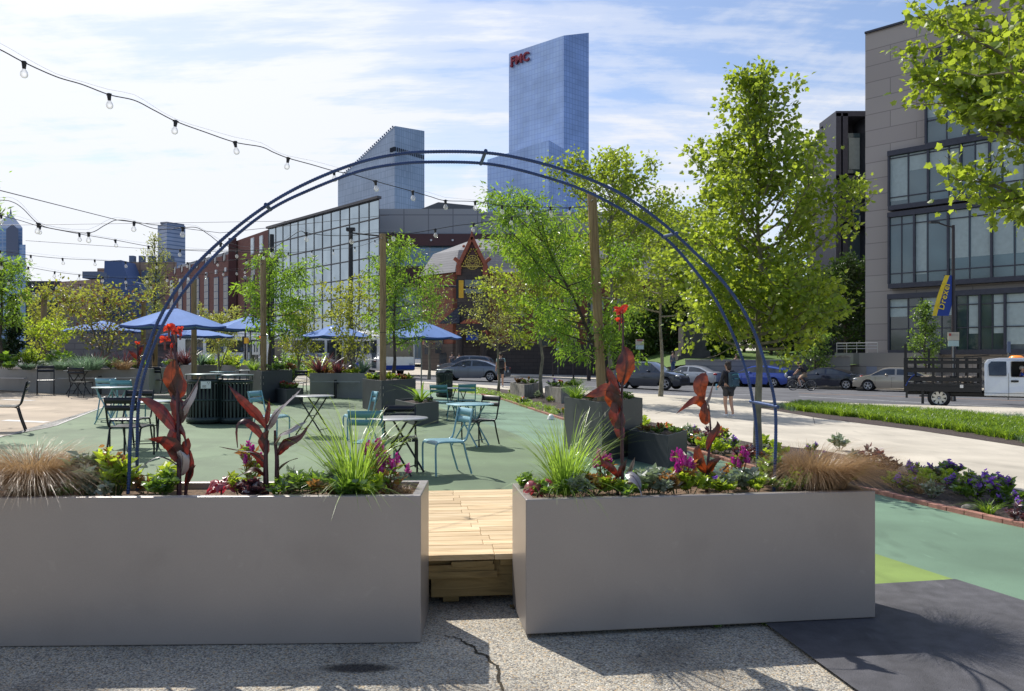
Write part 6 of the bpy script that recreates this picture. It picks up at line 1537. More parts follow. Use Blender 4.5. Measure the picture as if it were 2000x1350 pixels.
T('plane_tree','full plane tree between leaning post and tall tree, trunk hidden by red canna',1290,775,400,rpx=135,cb=0.42,nl=8500,leaf=0.12,mat='leaf_plane',seed=32,bark='bark_grey',tr=.10,nb=30,shape=LOBE,clus=0.3,twigs=5)
T('plane_tree','plane tree with pale trunk standing right of the concrete planters',1057,777,455,rpx=115,cb=.30,nl=6500,leaf=0.11,mat='leaf_plane',seed=33,bark='bark_grey',tr=.08,nb=26,shape=LOBE,clus=0.3,twigs=4)
T('young_tree','sparse yellow green young tree beside the walking man with black backpack',973,768,540,rpx=72,cb=.34,nl=2600,leaf=0.1,mat='leaf_young',seed=34,bark='bark_grey',tr=.06,nb=26,clus=.34,twigs=5,open_=.15)
T('locust_tree','bright green locust tree rising from the middle tall dark planter',768,0,455,Y=c2.y+.45,dz=.85,rpx=84,cb=.22,nl=4800,leaf=0.12,mat='leaf_locust',seed=41,tr=.055,nb=24,shape=LONG,clus=0.25,hang=.6,up=.35,twigs=5,lean=(.02,0),open_=.15,asym=(0.15, 0.6))
T('locust_tree','green locust tree rising from the planter right of the twin bins',527,0,480,Y=c1.y+.6,dz=.85,rpx=78,cb=.26,nl=4000,leaf=0.14,mat='leaf_locust',seed=42,tr=.06,nb=22,shape=LONG,clus=0.25,hang=.6,up=.3,twigs=5,open_=.2,asym=(0.1, 0.6))
T('amber_shrub','amber and green serviceberry rising from the grey planter with a rail',688,0,545,Y=27,dz=.8,rpx=58,cb=.12,nl=2300,leaf=0.11,mat='leaf_amber',seed=43,bark='bark_grey',tr=.06,nb=26,prof='vase',clus=.4,multi=4,cat='shrub')
T('amber_shrub','amber leaved shrub just right of the bin side locust tree',583,0,600,Y=30,dz=.8,rpx=44,cb=.12,nl=2200,leaf=.11,mat='leaf_amber',seed=44,bark='bark_grey',tr=.06,nb=20,prof='vase',clus=.4,multi=3,cat='shrub')
T('young_tree','thin bright tree above the large umbrella, its top against the sky',303,0,452,Y=30,dz=.5,rpx=48,cb=.30,nl=2200,leaf=0.11,mat='leaf_young',seed=45,tr=.07,nb=28,shape=LONG,prof='cone',clus=.34,up=1,twigs=4,open_=.15)
T('amber_tree','wide amber and green tree over the long planter, left of the large umbrella',205,0,560,Y=26,dz=.8,rpx=84,cb=.20,nl=2000,leaf=0.12,mat='leaf_amber',seed=46,bark='bark_grey',tr=.07,nb=36,prof='vase',clus=.30,multi=4,leaf2='leaf_bud',open_=.1)
T('amber_tree','dense amber green tree behind the far left wooden post',88,0,562,Y=30,dz=.8,rpx=52,cb=.12,nl=1900,leaf=0.12,mat='leaf_amber',seed=47,bark='bark_grey',tr=.07,nb=30,prof='vase',clus=.36,multi=3)
T('young_tree','small yellow green tree right of the far left wooden post',98,0,622,Y=26,dz=.8,rpx=26,cb=.3,nl=900,leaf=.10,mat='fol_lime',seed=48,bark='bark_grey',tr=.04,nb=16,prof='vase',clus=.34,multi=2)
T('locust_tree','green locust tree at the left edge above the conical evergreen',2,0,500,Y=24,dz=.8,rpx=56,cb=.35,nl=3200,leaf=.13,mat='leaf_locust',seed=49,tr=.07,nb=24,shape=LONG,clus=.33,hang=.4)
T('locust_tree','locust twig tips entering at the left edge below the top strings',-62,0,335,Y=13,dz=.3,rpx=85,cb=.5,nl=1200,leaf=.10,mat='leaf_locust',seed=50,tr=.06,nb=16,shape=LONG,clus=.25,hang=.3)
T('conical_evergreen','dark narrow conical evergreen near the left edge',25,0,575,Y=25,dz=.75,rpx=22,cb=.0,nl=5000,leaf=.075,mat='cypress',seed=51,tr=.07,nb=46,prof='cone',clus=.35,up=1.2,cat='evergreen')
T('conical_evergreen','second dark evergreen cut off by the left edge',-6,0,600,Y=26,dz=.75,rpx=16,cb=.0,nl=2500,leaf=.075,mat='cypress',seed=52,tr=.07,nb=36,prof='cone',clus=.35,up=1.2,cat='evergreen')
T('redbud_tree','thin bare twigged tree with pinkish buds left of the brick gable',838,0,545,Y=48,rpx=48,cb=.3,nl=500,leaf=.12,mat='leaf_young',seed=53,bark='bark_grey',tr=.10,nb=46,clus=.4,up=.8,twigs=7)
far_t=[(1330,72,560,58,'leaf_dark','dark tree left of the monument'),(1505,70,520,62,'leaf_dark','dark rounded tree behind the blue hatchback'),(1650,60,505,58,'leaf_dark','large dark tree against the stone building corner'),(1405,66,590,42,'leaf_mid','mid green tree over the lawn right of the monument'),(1255,74,600,52,'leaf_mid','round tree in front of the sandstone building'),(1150,78,620,45,'leaf_mid','small tree behind the crossing left of the leaning post'),(1452,76,545,62,'leaf_dark','dark green tree directly behind the tall plane tree trunk'),(1580,72,560,50,'leaf_dark','dark green tree between the blue hatchback and the stone corner')]
for i,(x,Y,yt,rp,mt,lb) in enumerate(far_t):
    T('park_tree',lb,x,0,yt,Y=Y,rpx=rp,cb=.28,nl=6000,leaf=.34 if Y>60 else .26,mat=mt,seed=60+i,tr=.22,nb=28,clus=.42,twigs=4,group='trees beyond the road')
T('park_tree','small round street tree in front of the cyclist\'s end of the wall',1592,0,652,Y=52.5,rpx=34,cb=.25,nl=1700,leaf=.17,mat='leaf_mid',seed=70,tr=.09,nb=20,clus=.45)
T('park_tree','slim young tree in front of the dark bays, above the truck bed',1806,0,588,Y=48,rpx=42,cb=.25,nl=2100,leaf=.17,mat='leaf_mid',seed=71,tr=.08,nb=24,clus=.34,prof='cone',up=.9,open_=.15)
T('amber_shrub','amber shrub behind the umbrellas left of the bin side post',430,0,600,Y=34,dz=.5,rpx=40,cb=.2,nl=1700,leaf=.12,mat='leaf_young',seed=72,bark='bark_grey',tr=.06,nb=18,prof='vase',clus=.4,multi=3,cat='shrub')
T('park_tree','clipped green tree by the bus stop',130,0,690,Y=26.5,dz=.8,rpx=16,cb=.2,nl=500,leaf=.09,mat='fol_green',seed=73,tr=.03,nb=12,clus=.45) if 0 else None
# ================================================================== small planting helpers
def bush(name,label,loc,r,h,n,leaf,mat,seed=0,shape=OVAL,cat='plant',group=None,stem='stem',mat2=None,frac2=0,leaf2s=.6,shape2=OVAL,nst=None,parent=None,solid=True):
    rs=random.Random(seed); t=thing(name,label,cat,loc,rs.random()*6,group) if parent is None else parent
    r2=np.random.RandomState(seed); st=MB(); cen=[];out=[]
    k=nst or max(5,int(n/22))
    for i in range(k):
        a=rs.random()*2*PI; rr_=r*math.sqrt(rs.random())*.95; tip=Vector((rr_*math.cos(a),rr_*math.sin(a),h*(1-.55*(rr_/r)**2)*rs.uniform(.65,1.05))); b=Vector((tip.x*.25,tip.y*.25,0))
        mid=b.lerp(tip,.55)+Vector((0,0,.08*h)); st.tube([b,mid,tip],[.005*h/.3*1.2,.004*h/.3,.002],4,cap=False)
        per=max(2,int(n/k))
        for j in range(per):
            f=.25+.75*(j+rs.random())/per; q=b.lerp(mid,f/.55) if f<.55 else mid.lerp(tip,(f-.55)/.45); az=j*2.4+a
            cen.append(q); out.append((math.cos(az),math.sin(az),.35+.5*rs.random()))
    st.build('stem',M[stem],t)
    cen=np.array([c[:] for c in cen]); out=np.array(out)
    cen2=cen+out*leaf*.3
    leafcloud('leaves',M[mat],t,cen2,leaf,shape,seed,out=out*1.3)
    if mat2:
        m_=max(3,int(len(cen)*frac2)); top=np.argsort(-cen[:,2]-r2.rand(len(cen))*h*.5)[:m_]
        pos=cen[top]+np.array([0,0,leaf*.35]); pos=np.repeat(pos,4,0)+r2.normal(0,leaf*leaf2s*.3,(len(pos)*4,3))
        leafcloud('flowers',M[mat2],t,pos,leaf*leaf2s,shape2,seed+1)
    return t
def grass(name,label,loc,mats,n,br,L_,lean,droop,w,seed,cat='grass plant',group=None,**k):
    t=thing(name,label,cat,loc,0,group); blades('blades',[M[mats]],t,n,br,L_,lean,droop,w,seed,**k); return t
def celosia(label,loc,h,seed,nsp=9,spread=.1,group='magenta plumed flowers'):
    rs=random.Random(seed); t=thing('celosia',label,'flower',loc,rs.random()*6,group)
    st=MB();cen=[];out=[];pl=MB()
    for i in range(nsp):
        a=rs.random()*2*PI; rr_=spread*math.sqrt(rs.random()); hh=h*rs.uniform(.72,1.0)*(1-.3*rr_/spread)
        tip=Vector((rr_*math.cos(a),rr_*math.sin(a),hh)); st.tube([(0,0,0),(tip.x*.5,tip.y*.5,hh*.5),tip],[.004,.003,.002],4,cap=False)
        ph=rs.uniform(.045,.075); 
        d=Vector((tip.x*.6,tip.y*.6,1)).normalized()
        for j in range(26):
            f=rs.random(); rad=.016*(1-f)**.7+.002; az=rs.random()*6.28; q=tip+d*ph*(f-.35); q+=Vector((rad*math.cos(az),rad*math.sin(az),0)); cen.append(q[:]); out.append((math.cos(az)*.7,math.sin(az)*.7,1.1))
        pl.tube([tip-d*ph*.35,tip+d*ph*.2,tip+d*ph*.65],[.011,.011,.001],6)
    st.build('stem',M['redstem'],t)
    pl.each('plume',M['magenta'],t)
    leafcloud('florets',M['magenta'],t,np.array(cen),.019,OVAL,seed,out=np.array(out)*2)
    k=int(h*260); rs2=np.random.RandomState(seed); az=rs2.rand(k)*6.28; rr_=spread*.8*rs2.rand(k); z=h*.78*rs2.rand(k)
    c=np.stack([rr_*np.cos(az),rr_*np.sin(az),z],1); o_=np.stack([np.cos(az),np.sin(az),.5+0*az],1)
    h1=k//2
    leafcloud('leaves',M['fol_bronze'],t,c[:h1],.062,LONG*[1.5,1],seed+2,out=o_[:h1]*1.4); leafcloud('leaves',M['fol_green'],t,c[h1:],.058,LONG*[1.6,1],seed+3,out=o_[h1:]*1.4)
    return t
def bigleaf(par,pts,w,mat,face=(0,-1,0),fold=.25,name='leaf',seg=14,nw=5,wave=.06,prof=None):
    """paddle leaf along a 3-D path; face = direction the blade faces"""
    S=spline([Vector(p) for p in pts],max(2,seg//(len(pts)-1))); k=len(S)-1; vs=[];fs=[]; f_=Vector(face)
    rs=random.Random(int(abs(pts[0][0]*1e4))+int(abs(pts[-1][2]*1e4))); ph=rs.random()*6; rs_tw=rs.random()
    for i,p in enumerate(S):
        t=i/k; d=(S[min(i+1,k)]-S[max(i-1,0)]).normalized(); side=d.cross(f_)
        if side.length<.05: side=d.cross(Vector((1,0,0)))
        side.normalize(); nrm=side.cross(d); tw_=(t-.3)*(.9 if rs_tw>.5 else -.9)*1.1; side=side*math.cos(tw_)+nrm*math.sin(tw_); nrm=side.cross(d)
        ww=w*1.06*(math.sin(PI*min(1,t**.74*.97+.03))**1.15)*(1+.05*math.sin(t*23+ph)+.03*math.sin(t*41+ph*2))
        ww=max(ww,.004 if t<.97 else .0005)
        for j in range(nw):
            s=-1+2*j/(nw-1); vs.append(p+side*ww*.5*s+nrm*(-abs(s)*fold*ww*.5+wave*w*math.sin(t*11+ph+s*2)*abs(s)))
    for i in range(k):
        for j in range(nw-1): b=i*nw+j; fs.append((b,b+1,b+nw+1,b+nw))
    o=MB().add(vs,fs,True).build(name,M[mat],par)
    MB().tube([S[i]+ (f_*.0015) for i in range(0,k+1,2)],[.0016*(1-.8*i/(k+1)) for i in range(0,k+1,2)],5,cap=False).build('midrib',M['canna_stem'],o)
    return o
ZL=PLH-.045+.0; ZR=RPH-.02
def lpn(x,f=.5):     # point on soil of the left planter under pixel column x, f = 0 front .. 1 back
    base=LP_A+nrm*0
    v0=LP_A-d_l*0
    return None
dl=(LP_A-LP_B).normalized(); nl_=Vector((-dl.y,dl.x)); nl_=nl_ if nl_.y>0 else -nl_
def on(A,B,N_,depth,z,x,f):
    # solve s along front edge so that projected column = x at depth fraction f
    best=None
    for i in range(601):
        s=i/600; q=A.lerp(B,s)+N_*depth*(.12+.76*f); e=abs(1000+F*q.x/q.y-x)
        if best is None or e<best[0]: best=(e,q)
    q=best[1]; return Vector((q.x,q.y,z))
def LPT(x,f=.5): return on(LP_B-dl*0.2,LP_A-dl*.06,nl_,LP_D,ZL,x,f)
def RPT(x,f=.5): return on(RP_A+RD*.06,RP_B-RD*.06,RN,RP_D,ZR,x,f)
def atp(o,x,y,dy=0): # pixel -> local offset from o at its depth (+dy)
    p=at(x,y,o.y+dy); return p-o
# ------------------------------------------------------------------ cannas
def canna(label,o,stems,leaves,flowers=()):
    t=thing('canna',label,'flower',o,0,'red leaved cannas')
    for s in stems:
        P=[atp(o,x,y,dy) for x,y,dy in s[0]]; P[0].z=min(P[0].z,0)-.02
        r0=s[1]; MB().tube(spline(P,5),[r0*(1-.6*i/(len(spline(P,5))-1)) for i in range(len(spline(P,5)))],8).build('stem',M['canna_stem'],t)
    for (P,w,mat,face,fold) in leaves:
        bigleaf(t,[atp(o,x,y,dy) for x,y,dy in P],w*.88/F*o.y,mat,face,fold*1.5)
    for (x,y,sz,seed) in flowers:
        rs=random.Random(seed); c=atp(o,x,y); fl=None
        for i in range(7):
            a=rs.random()*6.28; L_=sz/F*o.y*rs.uniform(.6,1.1); e=c+Vector((math.cos(a)*L_*.8,math.sin(a)*L_*.5,rs.uniform(-.5,.7)*L_))
            bigleaf(t,[c,c.lerp(e,.5)+Vector((0,0,L_*.25)),e],L_*.62,'canna_flower',(0,-1,.2),.15,'petal',8,5,.12)
        MB().tube([c+Vector((0,0,-.06)),c],.006,6).build('flower_stalk',M['redstem'],t)
o=LPT(348,.45)
canna('tall canna with orange red flowers beside the left foot of the arch',o,
 [(((350,955,0),(349,860,0),(347,760,0),(342,690,0),(336,650,0)),.016),(((362,955,.05),(368,900,.05),(372,880,.05)),.012)],
 [(((345,775,.0),(335,735,-.03),(342,700,-.04)),38,'canna_amber',(0,-1,.1),.2),
  (((344,782,0),(343,745,.02),(343,703,.02)),40,'canna_amber',(.1,-1,0),.35),
  (((347,815,0),(362,790,-.03),(378,762,-.05),(391,735,-.05)),30,'canna_dark',(-.3,-1,.5),.2),
  (((350,830,0),(345,790,0),(341,765,.03)),32,'canna',(0,-1,0),.3),
  (((351,828,.0),(357,805,-.02),(352,782,-.02)),16,'canna',(0,-1,0),.2),
  (((347,846,0),(330,822,-.02),(308,797,-.05),(285,783,-.06),(268,779,-.06)),25,'canna',(.3,-1,.6),.2),
  (((350,880,0),(335,862,0),(345,838,0),(358,848,-.03),(364,872,-.05)),26,'canna',(0,-1,.1),.2),
  (((350,895,0),(362,872,-.03),(368,855,-.04)),22,'canna',(0,-1,.2),.3),
  (((350,905,0),(340,878,-.04),(318,862,-.08),(282,858,-.1)),36,'canna',(.1,-1,-.15),.15),
  (((353,915,0),(330,897,-.08),(305,893,-.12),(280,910,-.14)),12,'canna_dark',(0,-.3,1),.2),
  (((352,930,0),(357,895,-.02),(346,868,-.03)),26,'canna_dark',(0,-1,0),.3),
  (((362,950,.03),(372,910,0),(370,875,-.03)),16,'canna',(0,-1,0),.3),
  (((362,945,.05),(372,920,0),(383,908,-.02)),9,'canna',(0,-1,0),.3)],
 [(330,642,17,1),(344,650,15,2),(322,665,14,3),(334,678,12,4),(352,645,10,5)])
o=LPT(520,.4)
canna('canna pair with dark glossy leaves spread wide, no flowers',o,
 [(((520,958,0),(519,900,0),(521,830,0)),.021),(((540,960,.03),(541,900,.02),(538,868,.02),(537,840,0)),.017)],
 [(((519,840,0),(500,812,-.03),(470,780,-.08),(446,752,-.1)),22,'canna',(-.5,-1,.3),.25),
  (((521,838,0),(535,812,-.05),(560,785,-.1),(588,761,-.12)),32,'canna_dark',(-.4,-.8,.7),.15),
  (((520,830,0),(523,802,0),(526,779,-.02)),12,'canna',(0,-1,0),.2),
  (((519,868,0),(500,838,-.05),(478,822,-.1),(462,832,-.12),(464,875,-.12)),18,'canna',(0,-.8,.6),.2),
  (((519,905,0),(502,885,-.03),(470,880,-.08),(428,873,-.12)),13,'canna_dark',(0,-.2,1),.1),
  (((519,915,0),(505,893,-.03),(480,880,-.06)),18,'canna',(0,-1,.3),.2),
  (((537,868,0),(548,848,-.05),(570,838,-.1),(600,823,-.12)),24,'canna_dark',(0,-.5,1),.15),
  (((541,890,0),(555,868,-.06),(585,852,-.1),(604,828,-.12)),22,'canna',(-.3,-1,.2),.25),
  (((520,890,0),(514,860,-.02),(526,840,-.03)),22,'canna',(0,-1,0),.3),
  (((541,925,0),(555,905,-.05),(582,895,-.1)),14,'canna_dark',(0,-.3,1),.1),
  (((518,930,0),(500,915,-.05),(480,922,-.1),(455,936,-.12)),20,'canna_amber',(0,-.5,.8),.15)],
 ())
o=RPT(1214,.35)
canna('tallest canna with a single red bloom in front of the leaning post',o,
 [(((1216,955,0),(1215,880,0),(1214,800,0),(1216,720,0),(1217,650,0),(1216,610,0)),.012),(((1207,955,0),(1203,925,0)),.012)],
 [(((1217,752,0),(1222,720,-.03),(1222,690,-.02),(1218,676,0)),40,'canna_amber',(.1,-1,.1),.2),
  (((1212,770,0),(1198,745,-.04),(1188,725,-.05),(1185,716,-.04)),16,'canna',(0,-1,0),.3),
  (((1212,790,0),(1190,762,-.06),(1165,768,-.08),(1139,774,-.1)),26,'canna_amber',(0,-1,-.2),.1),
  (((1207,800,-.0),(1195,770,-.05),(1192,742,-.05)),34,'canna_amber',(.0,-1,0),.1),
  (((1213,840,0),(1204,805,-.02),(1205,765,-.03)),32,'canna',(0,-1,0),.25),
  (((1214,860,0),(1210,830,0),(1216,795,-.02)),22,'canna',(0,-1,0),.3),
  (((1210,935,0),(1195,915,-.05),(1178,902,-.08),(1171,887,-.1)),16,'canna',(0,-1,.2),.25),
  (((1210,932,0),(1216,912,-.02),(1224,898,-.03)),14,'canna',(0,-1,.1),.2),
  (((1224,935,0),(1235,908,-.03),(1240,893,-.04)),9,'canna_dark',(0,-1,.1),.1),
  (((1222,925,-.1),(1236,930,-.14),(1248,948,-.19),(1254,968,-.22)),26,'canna_dark',(.3,-.8,.5),.1)],
 [(1212,612,20,11),(1210,628,14,12)])
o=RPT(1383,.5)
canna('canna with an arching amber leaf pointing left and no flower',o,
 [(((1380,952,0),(1383,900,0),(1388,850,0),(1384,790,0)),.012)],
 [(((1376,782,0),(1368,755,-.03),(1374,735,-.03),(1377,727,-.02)),30,'canna_amber',(0,-1,0),.15),
  (((1377,800,0),(1368,785,-.04),(1352,784,-.08),(1321,808,-.12)),20,'canna_amber',(0,-1,-.3),.1),
  (((1379,820,0),(1374,800,0),(1386,775,-.03),(1396,735,-.05)),10,'canna_dark',(-.6,-1,0),.1),
  (((1379,830,0),(1376,805,-.03),(1377,785,-.03)),24,'canna_amber',(0,-1,0),.1),
  (((1382,880,0),(1388,858,-.03),(1402,835,-.06),(1400,822,-.06)),16,'canna',(0,-1,.1),.2),
  (((1381,925,0),(1368,905,-.04),(1362,880,-.05),(1366,868,-.05)),22,'canna_amber',(0,-1,0),.15),
  (((1384,930,0),(1392,905,-.04),(1410,895,-.07)),16,'canna_amber',(0,-1,.1),.15),
  (((1375,925,.05),(1360,895,.05),(1340,880,.02)),18,'canna_dark',(0,-.5,1),.1),
  (((1381,925,0),(1402,925,-.04),(1425,905,-.08)),9,'canna',(0,-.6,.6),.1)],
 ())
# ------------------------------------------------------------------ foreground planter plants
def bigmound(label,o,n,L_,seed,bias,br,w=.0035,sy=.8):
    t=grass('bronze_sedge',label,o,'grass_brown',n,br,L_*1.22,.44,.80,w*.85,seed,seg=9,bias=bias,scale_y=sy,lv=.5); return t
bigmound('fine brown sedge mound spilling over the left planter at the left edge',LPT(62,.5),5200,.40,1,(0,-.02),.11)
bigmound('tan sedge mound at the right end of the right planter, swept to the right',RPT(1600,.5),5200,.34,2,(.30,-.05),.17)
bigmound('small dry brown sedge tuft at the right end of the left planter',LPT(785,.35),260,.10,3,(.1,0),.05)
def tall(label,o,L_,seed,n=240,bias=(0,0)):
    t=grass('lemon_grass',label,o,'grass_green',n,.075,L_,.50,.36,.008,seed,seg=8,bias=bias,spread_pow=1.1,lv=.55)
    blades('blades',[M['grass_green']],t,n//2,.12,L_*.45,.8,.9,.008,seed+1,seg=6); return t
tall('tall green fountain of grass in the left planter, in front of the teal chair',LPT(690,.5),.70,5,230,(-.06,0))
tall('tall green fountain of grass in the right planter, left of the tallest canna',RPT(1105,.5),.60,6,250)
celosia('magenta celosia between the two canna stems of the left planter',LPT(488,.7),.36,1,8,.07)
celosia('magenta celosia at the right of the tall grass in the left planter',LPT(765,.45),.26,2,11,.11)
celosia('taller magenta celosia spike group beside the left planter grass',LPT(735,.7),.40,3,7,.08)
celosia('magenta celosia between right planter grass and tallest canna',RPT(1180,.7),.26,4,9,.08)
celosia('magenta celosia cluster left of the arching canna',RPT(1335,.45),.28,5,13,.11)
celosia('magenta celosia standing alone right of the arching canna',RPT(1443,.6),.28,6,7,.06)
B=bush
B('silver_sage','silver green leafy plant right of the brown sedge mound',LPT(172,.5),.17,.30,420,.075,'fol_silver',11,LONG*[1.7,1])
B('leafy_plant','fresh green leafy plant at the left foot of the arch',LPT(222,.5),.13,.30,300,.075,'fol_lime',12,LONG*[1.6,1],mat2='fol_bronze',frac2=.05)
B('leafy_plant','low deep green plant around the base of the orange flowered canna',LPT(318,.4),.11,.17,260,.05,'fol_green',13)
B('leafy_plant','lime leaved plant behind the orange flowered canna',LPT(322,.75),.08,.2,70,.08,'fol_lime',14)
def coleus(label,o,r,h,seed):
    t=thing('coleus',label,'plant',o); rs=random.Random(seed)
    for i in range(13):
        a=i*2.4; L_=r*rs.uniform(.7,1.2); z0=h*rs.uniform(.3,1); e=Vector((math.cos(a)*L_,math.sin(a)*L_*.8,z0-.03)); s=Vector((math.cos(a)*L_*.15,math.sin(a)*L_*.15,z0))
        bigleaf(t,[s,s.lerp(e,.5)+Vector((0,0,.035)),e],L_*.72,'coleus',(0,-.4,1),.2,'leaf',8,5,.1)
    MB().tube([(0,0,-.02),(0,0,h*.9)],.006,5).build('stem',M['redstem'],t)
coleus('red and pink coleus between the two cannas of the left planter',LPT(432,.4),.11,.11,1)
coleus('crimson coleus at the left corner of the right planter',RPT(1050,.25),.09,.08,2)
B('leafy_plant','grey green leafy plant right of the dark leaved canna pair',LPT(600,.45),.13,.17,260,.065,'fol_green',15,LONG*[1.4,1])
B('leafy_plant','small purple green plant at the feet of the dark leaved canna pair',LPT(487,.2),.12,.12,240,.05,'fol_purple',16)
B('leafy_plant','broad green leaved plant below the tall grass of the left planter',LPT(683,.15),.12,.13,150,.075,'fol_green',17)
B('leafy_plant','silvery variegated plant below the tall grass of the left planter',LPT(655,.5),.11,.2,230,.05,'fol_silver',18)
B('leafy_plant','olive leaved plant left of the crimson coleus corner',RPT(1030,.8),.08,.11,120,.05,'fol_green',19)
B('leafy_plant','yellow and bronze leaved plant between right grass and tallest canna',RPT(1160,.4),.14,.14,380,.045,'fol_bronze',20,mat2='yellow',frac2=.02,leaf2s=.4)
B('silver_sage','pale leaved plant right of the tallest canna',RPT(1262,.5),.14,.15,300,.055,'fol_silver',21)
B('leafy_plant','bronze leaved plant between tallest canna and celosia cluster',RPT(1295,.3),.13,.12,300,.05,'fol_bronze',22)
B('leafy_plant','bright lime leaved plant in front of the arching canna',RPT(1395,.3),.14,.10,260,.06,'fol_lime',23,mat2='violet',frac2=.03,leaf2s=.6)
B('leafy_plant','green purple veined plant below the lone celosia',RPT(1455,.4),.15,.12,330,.055,'fol_silver',24)
B('leafy_plant','lime green small leaved plant left of the tan sedge mound',RPT(1562,.3),.08,.13,90,.06,'fol_lime',25,mat2='magenta',frac2=.02,leaf2s=.5)
B('leafy_plant','green leafy plant around the right feet of the arch',RPT(1500,.8),.12,.20,200,.06,'fol_green',26)
B('leafy_plant','olive sprigs along the front rim of the right planter',RPT(1230,.2),.16,.08,220,.045,'fol_green',27)
B('leafy_plant','small plant at the back rim between the left planter canna and grass',LPT(560,.8),.12,.12,160,.05,'fol_green',28)
rsf=random.Random(77)
for (PT,nm,xs) in ((LPT,'left',[(140,.3),(200,.25),(285,.7),(470,.4),(545,.3),(575,.7),(630,.25),(725,.2)]),(RPT,'right',[(1075,.15),(1125,.2),(1140,.75),(1195,.2),(1250,.75),(1275,.2),(1320,.2),(1350,.2),(1375,.75),(1420,.2),(1430,.8),(1480,.25),(1525,.2),(1540,.7)])):
    pro={}
    for i,(x,f_) in enumerate(xs):
        k=i%4; mt=('fol_green','fol_silver','fol_bronze','fol_lime')[k]; w_=('green','silvery','bronze','lime')[k]
        q=PT(x,f_)
        if k not in pro: pro[k]=bush('filler_plant','small %s filler plant low in the %s taupe planter'%(w_,nm),q,.11,.14,130,.045,mt,500+k+(10 if nm=='left' else 0),OVAL if k%2 else LONG*[1.6,1],group='%s filler plants in the %s taupe planter'%(w_,nm))
        else: dup(pro[k],q,rsf.random()*6,scale=rsf.uniform(.8,1.25))
for i,(x,y) in enumerate(((1403,1228),(1492,1222),(1003,1188))):
    bush('weed',('tiny weed at the foot of the right planter, left one','tiny weed at the foot of the right planter, right one','tiny reddish weed in the gap by the right planter corner')[i],gp(x,y),.03,.03,22,.022,('fol_green','fol_green','fol_bronze')[i],600+i)
# ------------------------------------------------------------------ mulch bed along the brick edging
kinds=[('petunia','purple petunia plant in the mulch bed along the brick edging','fol_green','violet',.24,.65),('marigold','orange flowered plant in the mulch bed along the brick edging','fol_green','orange',.10,.7),('bedding_plant','green leafy plant in the mulch bed along the brick edging','fol_lime',None,0,0),('bedding_plant','dark leaved plant in the mulch bed along the brick edging','fol_purple',None,0,0),('bedding_plant','silvery plant in the mulch bed along the brick edging','fol_silver',None,0,0)]
protos=[]
for i,(nm,lb,m1,m2,fr,ls) in enumerate(kinds):
    protos.append(bush(nm,lb,(0,0,0),.16,.20,170,.06,m1,100+i,OVAL,'flower' if m2 else 'plant','bedding plants in the mulch bed',mat2=m2,frac2=fr,leaf2s=ls))
t_=grass('sedge_tuft','small grass tuft in the mulch bed along the brick edging',(0,0,0),'lily_green',90,.05,.22,.6,.7,.008,77,group='bedding plants in the mulch bed'); protos.append(t_)
t_=grass('sedge_tuft','reddish grass tuft in the mulch bed along the brick edging',(0,0,0),'grass_brown',90,.05,.25,.6,.5,.005,78,group='bedding plants in the mulch bed'); protos.append(t_)
spots=[]
rs=random.Random(9)
def inb(f,g_): # along brick px list, f in 0..1 along, g across
    return None
L0_=[(2040,1046,2040,980),(1960,1022,1965,952),(1880,1005,1880,936),(1800,986,1800,922),(1740,970,1750,910),(1650,955,1680,895),(1560,935,1590,882),(1500,920,1520,873),(1440,905,1440,866),(1380,888,1380,850),(1310,868,1300,833),(1250,855,1240,820),(1180,838,1170,792),(1110,822,1110,776),(1050,806,1040,768),(1000,788,990,765)]
first=[True]*7
def place(k,p,s):
    if first[k]: o=protos[k]; first[k]=False; o.location=p; o.rotation_euler=(0,0,rs.random()*6); o.scale=(s,)*3
    else: o=dup(protos[k],p,rs.random()*6,scale=s)
N_=0
for i in range(len(L0_)-1):
    a,b=L0_[i],L0_[i+1]; m_=4 if i<7 else 7
    for j in range(m_):
        u=rs.random(); v=rs.uniform(.12,.95); x0=a[0]+(b[0]-a[0])*u;y0=a[1]+(b[1]-a[1])*u;x1=a[2]+(b[2]-a[2])*u;y1_=a[3]+(b[3]-a[3])*u
        p=gp(x0+(x1-x0)*v,y0+(y1_-y0)*v,.035)
        k=rs.choice([0,0,2,3,5,6,4]) if i<7 else rs.choice([0,1,1,2,2,4,5,3]) 
        if i>=11: k=rs.choice([2,2,5,5,1,0,4])
        place(k,p,rs.uniform(.8,1.5) if i<11 else rs.uniform(1.0,1.7)); N_+=1
for k in range(7):
    if first[k]: place(k,gp(1500+30*k,915,.035),1)
for (x,y,k,s) in ((1955,985,0,1.9),(1905,978,0,1.6),(1850,950,2,1.2),(1890,965,6,1.3),(1775,945,5,1.2),(1800,952,2,1.3),(1745,950,2,1.0),(1345,868,1,1.5),(1290,858,0,1.2),(1300,850,1,1.3),(1420,885,0,1.5),(1395,875,2,1.3),(1370,872,4,1.2),(1700,905,3,1.4),(1735,925,3,1.3),(1640,878,4,1.4),(1930,1003,5,1.2)):
    place(k,gp(x,y,.035),s)
p=gp(1895,998,.03); tag(MB().ell((0,0,.03),(.10,.07,.05),10,6).build('rock',M['concrete'],None),'small pale rock in the mulch bed near the purple petunias','rock').location=p
# pale cone by the mulch bed
p=gp(1076,819,.02); tag(MB().lathe([(.0,.13),(.04,.125),(.075,.08),(.10,0)],n=14).build('white_cap',M['white'],None),'small white dome cap lying on the green ground by the brick edging','cap').location=p
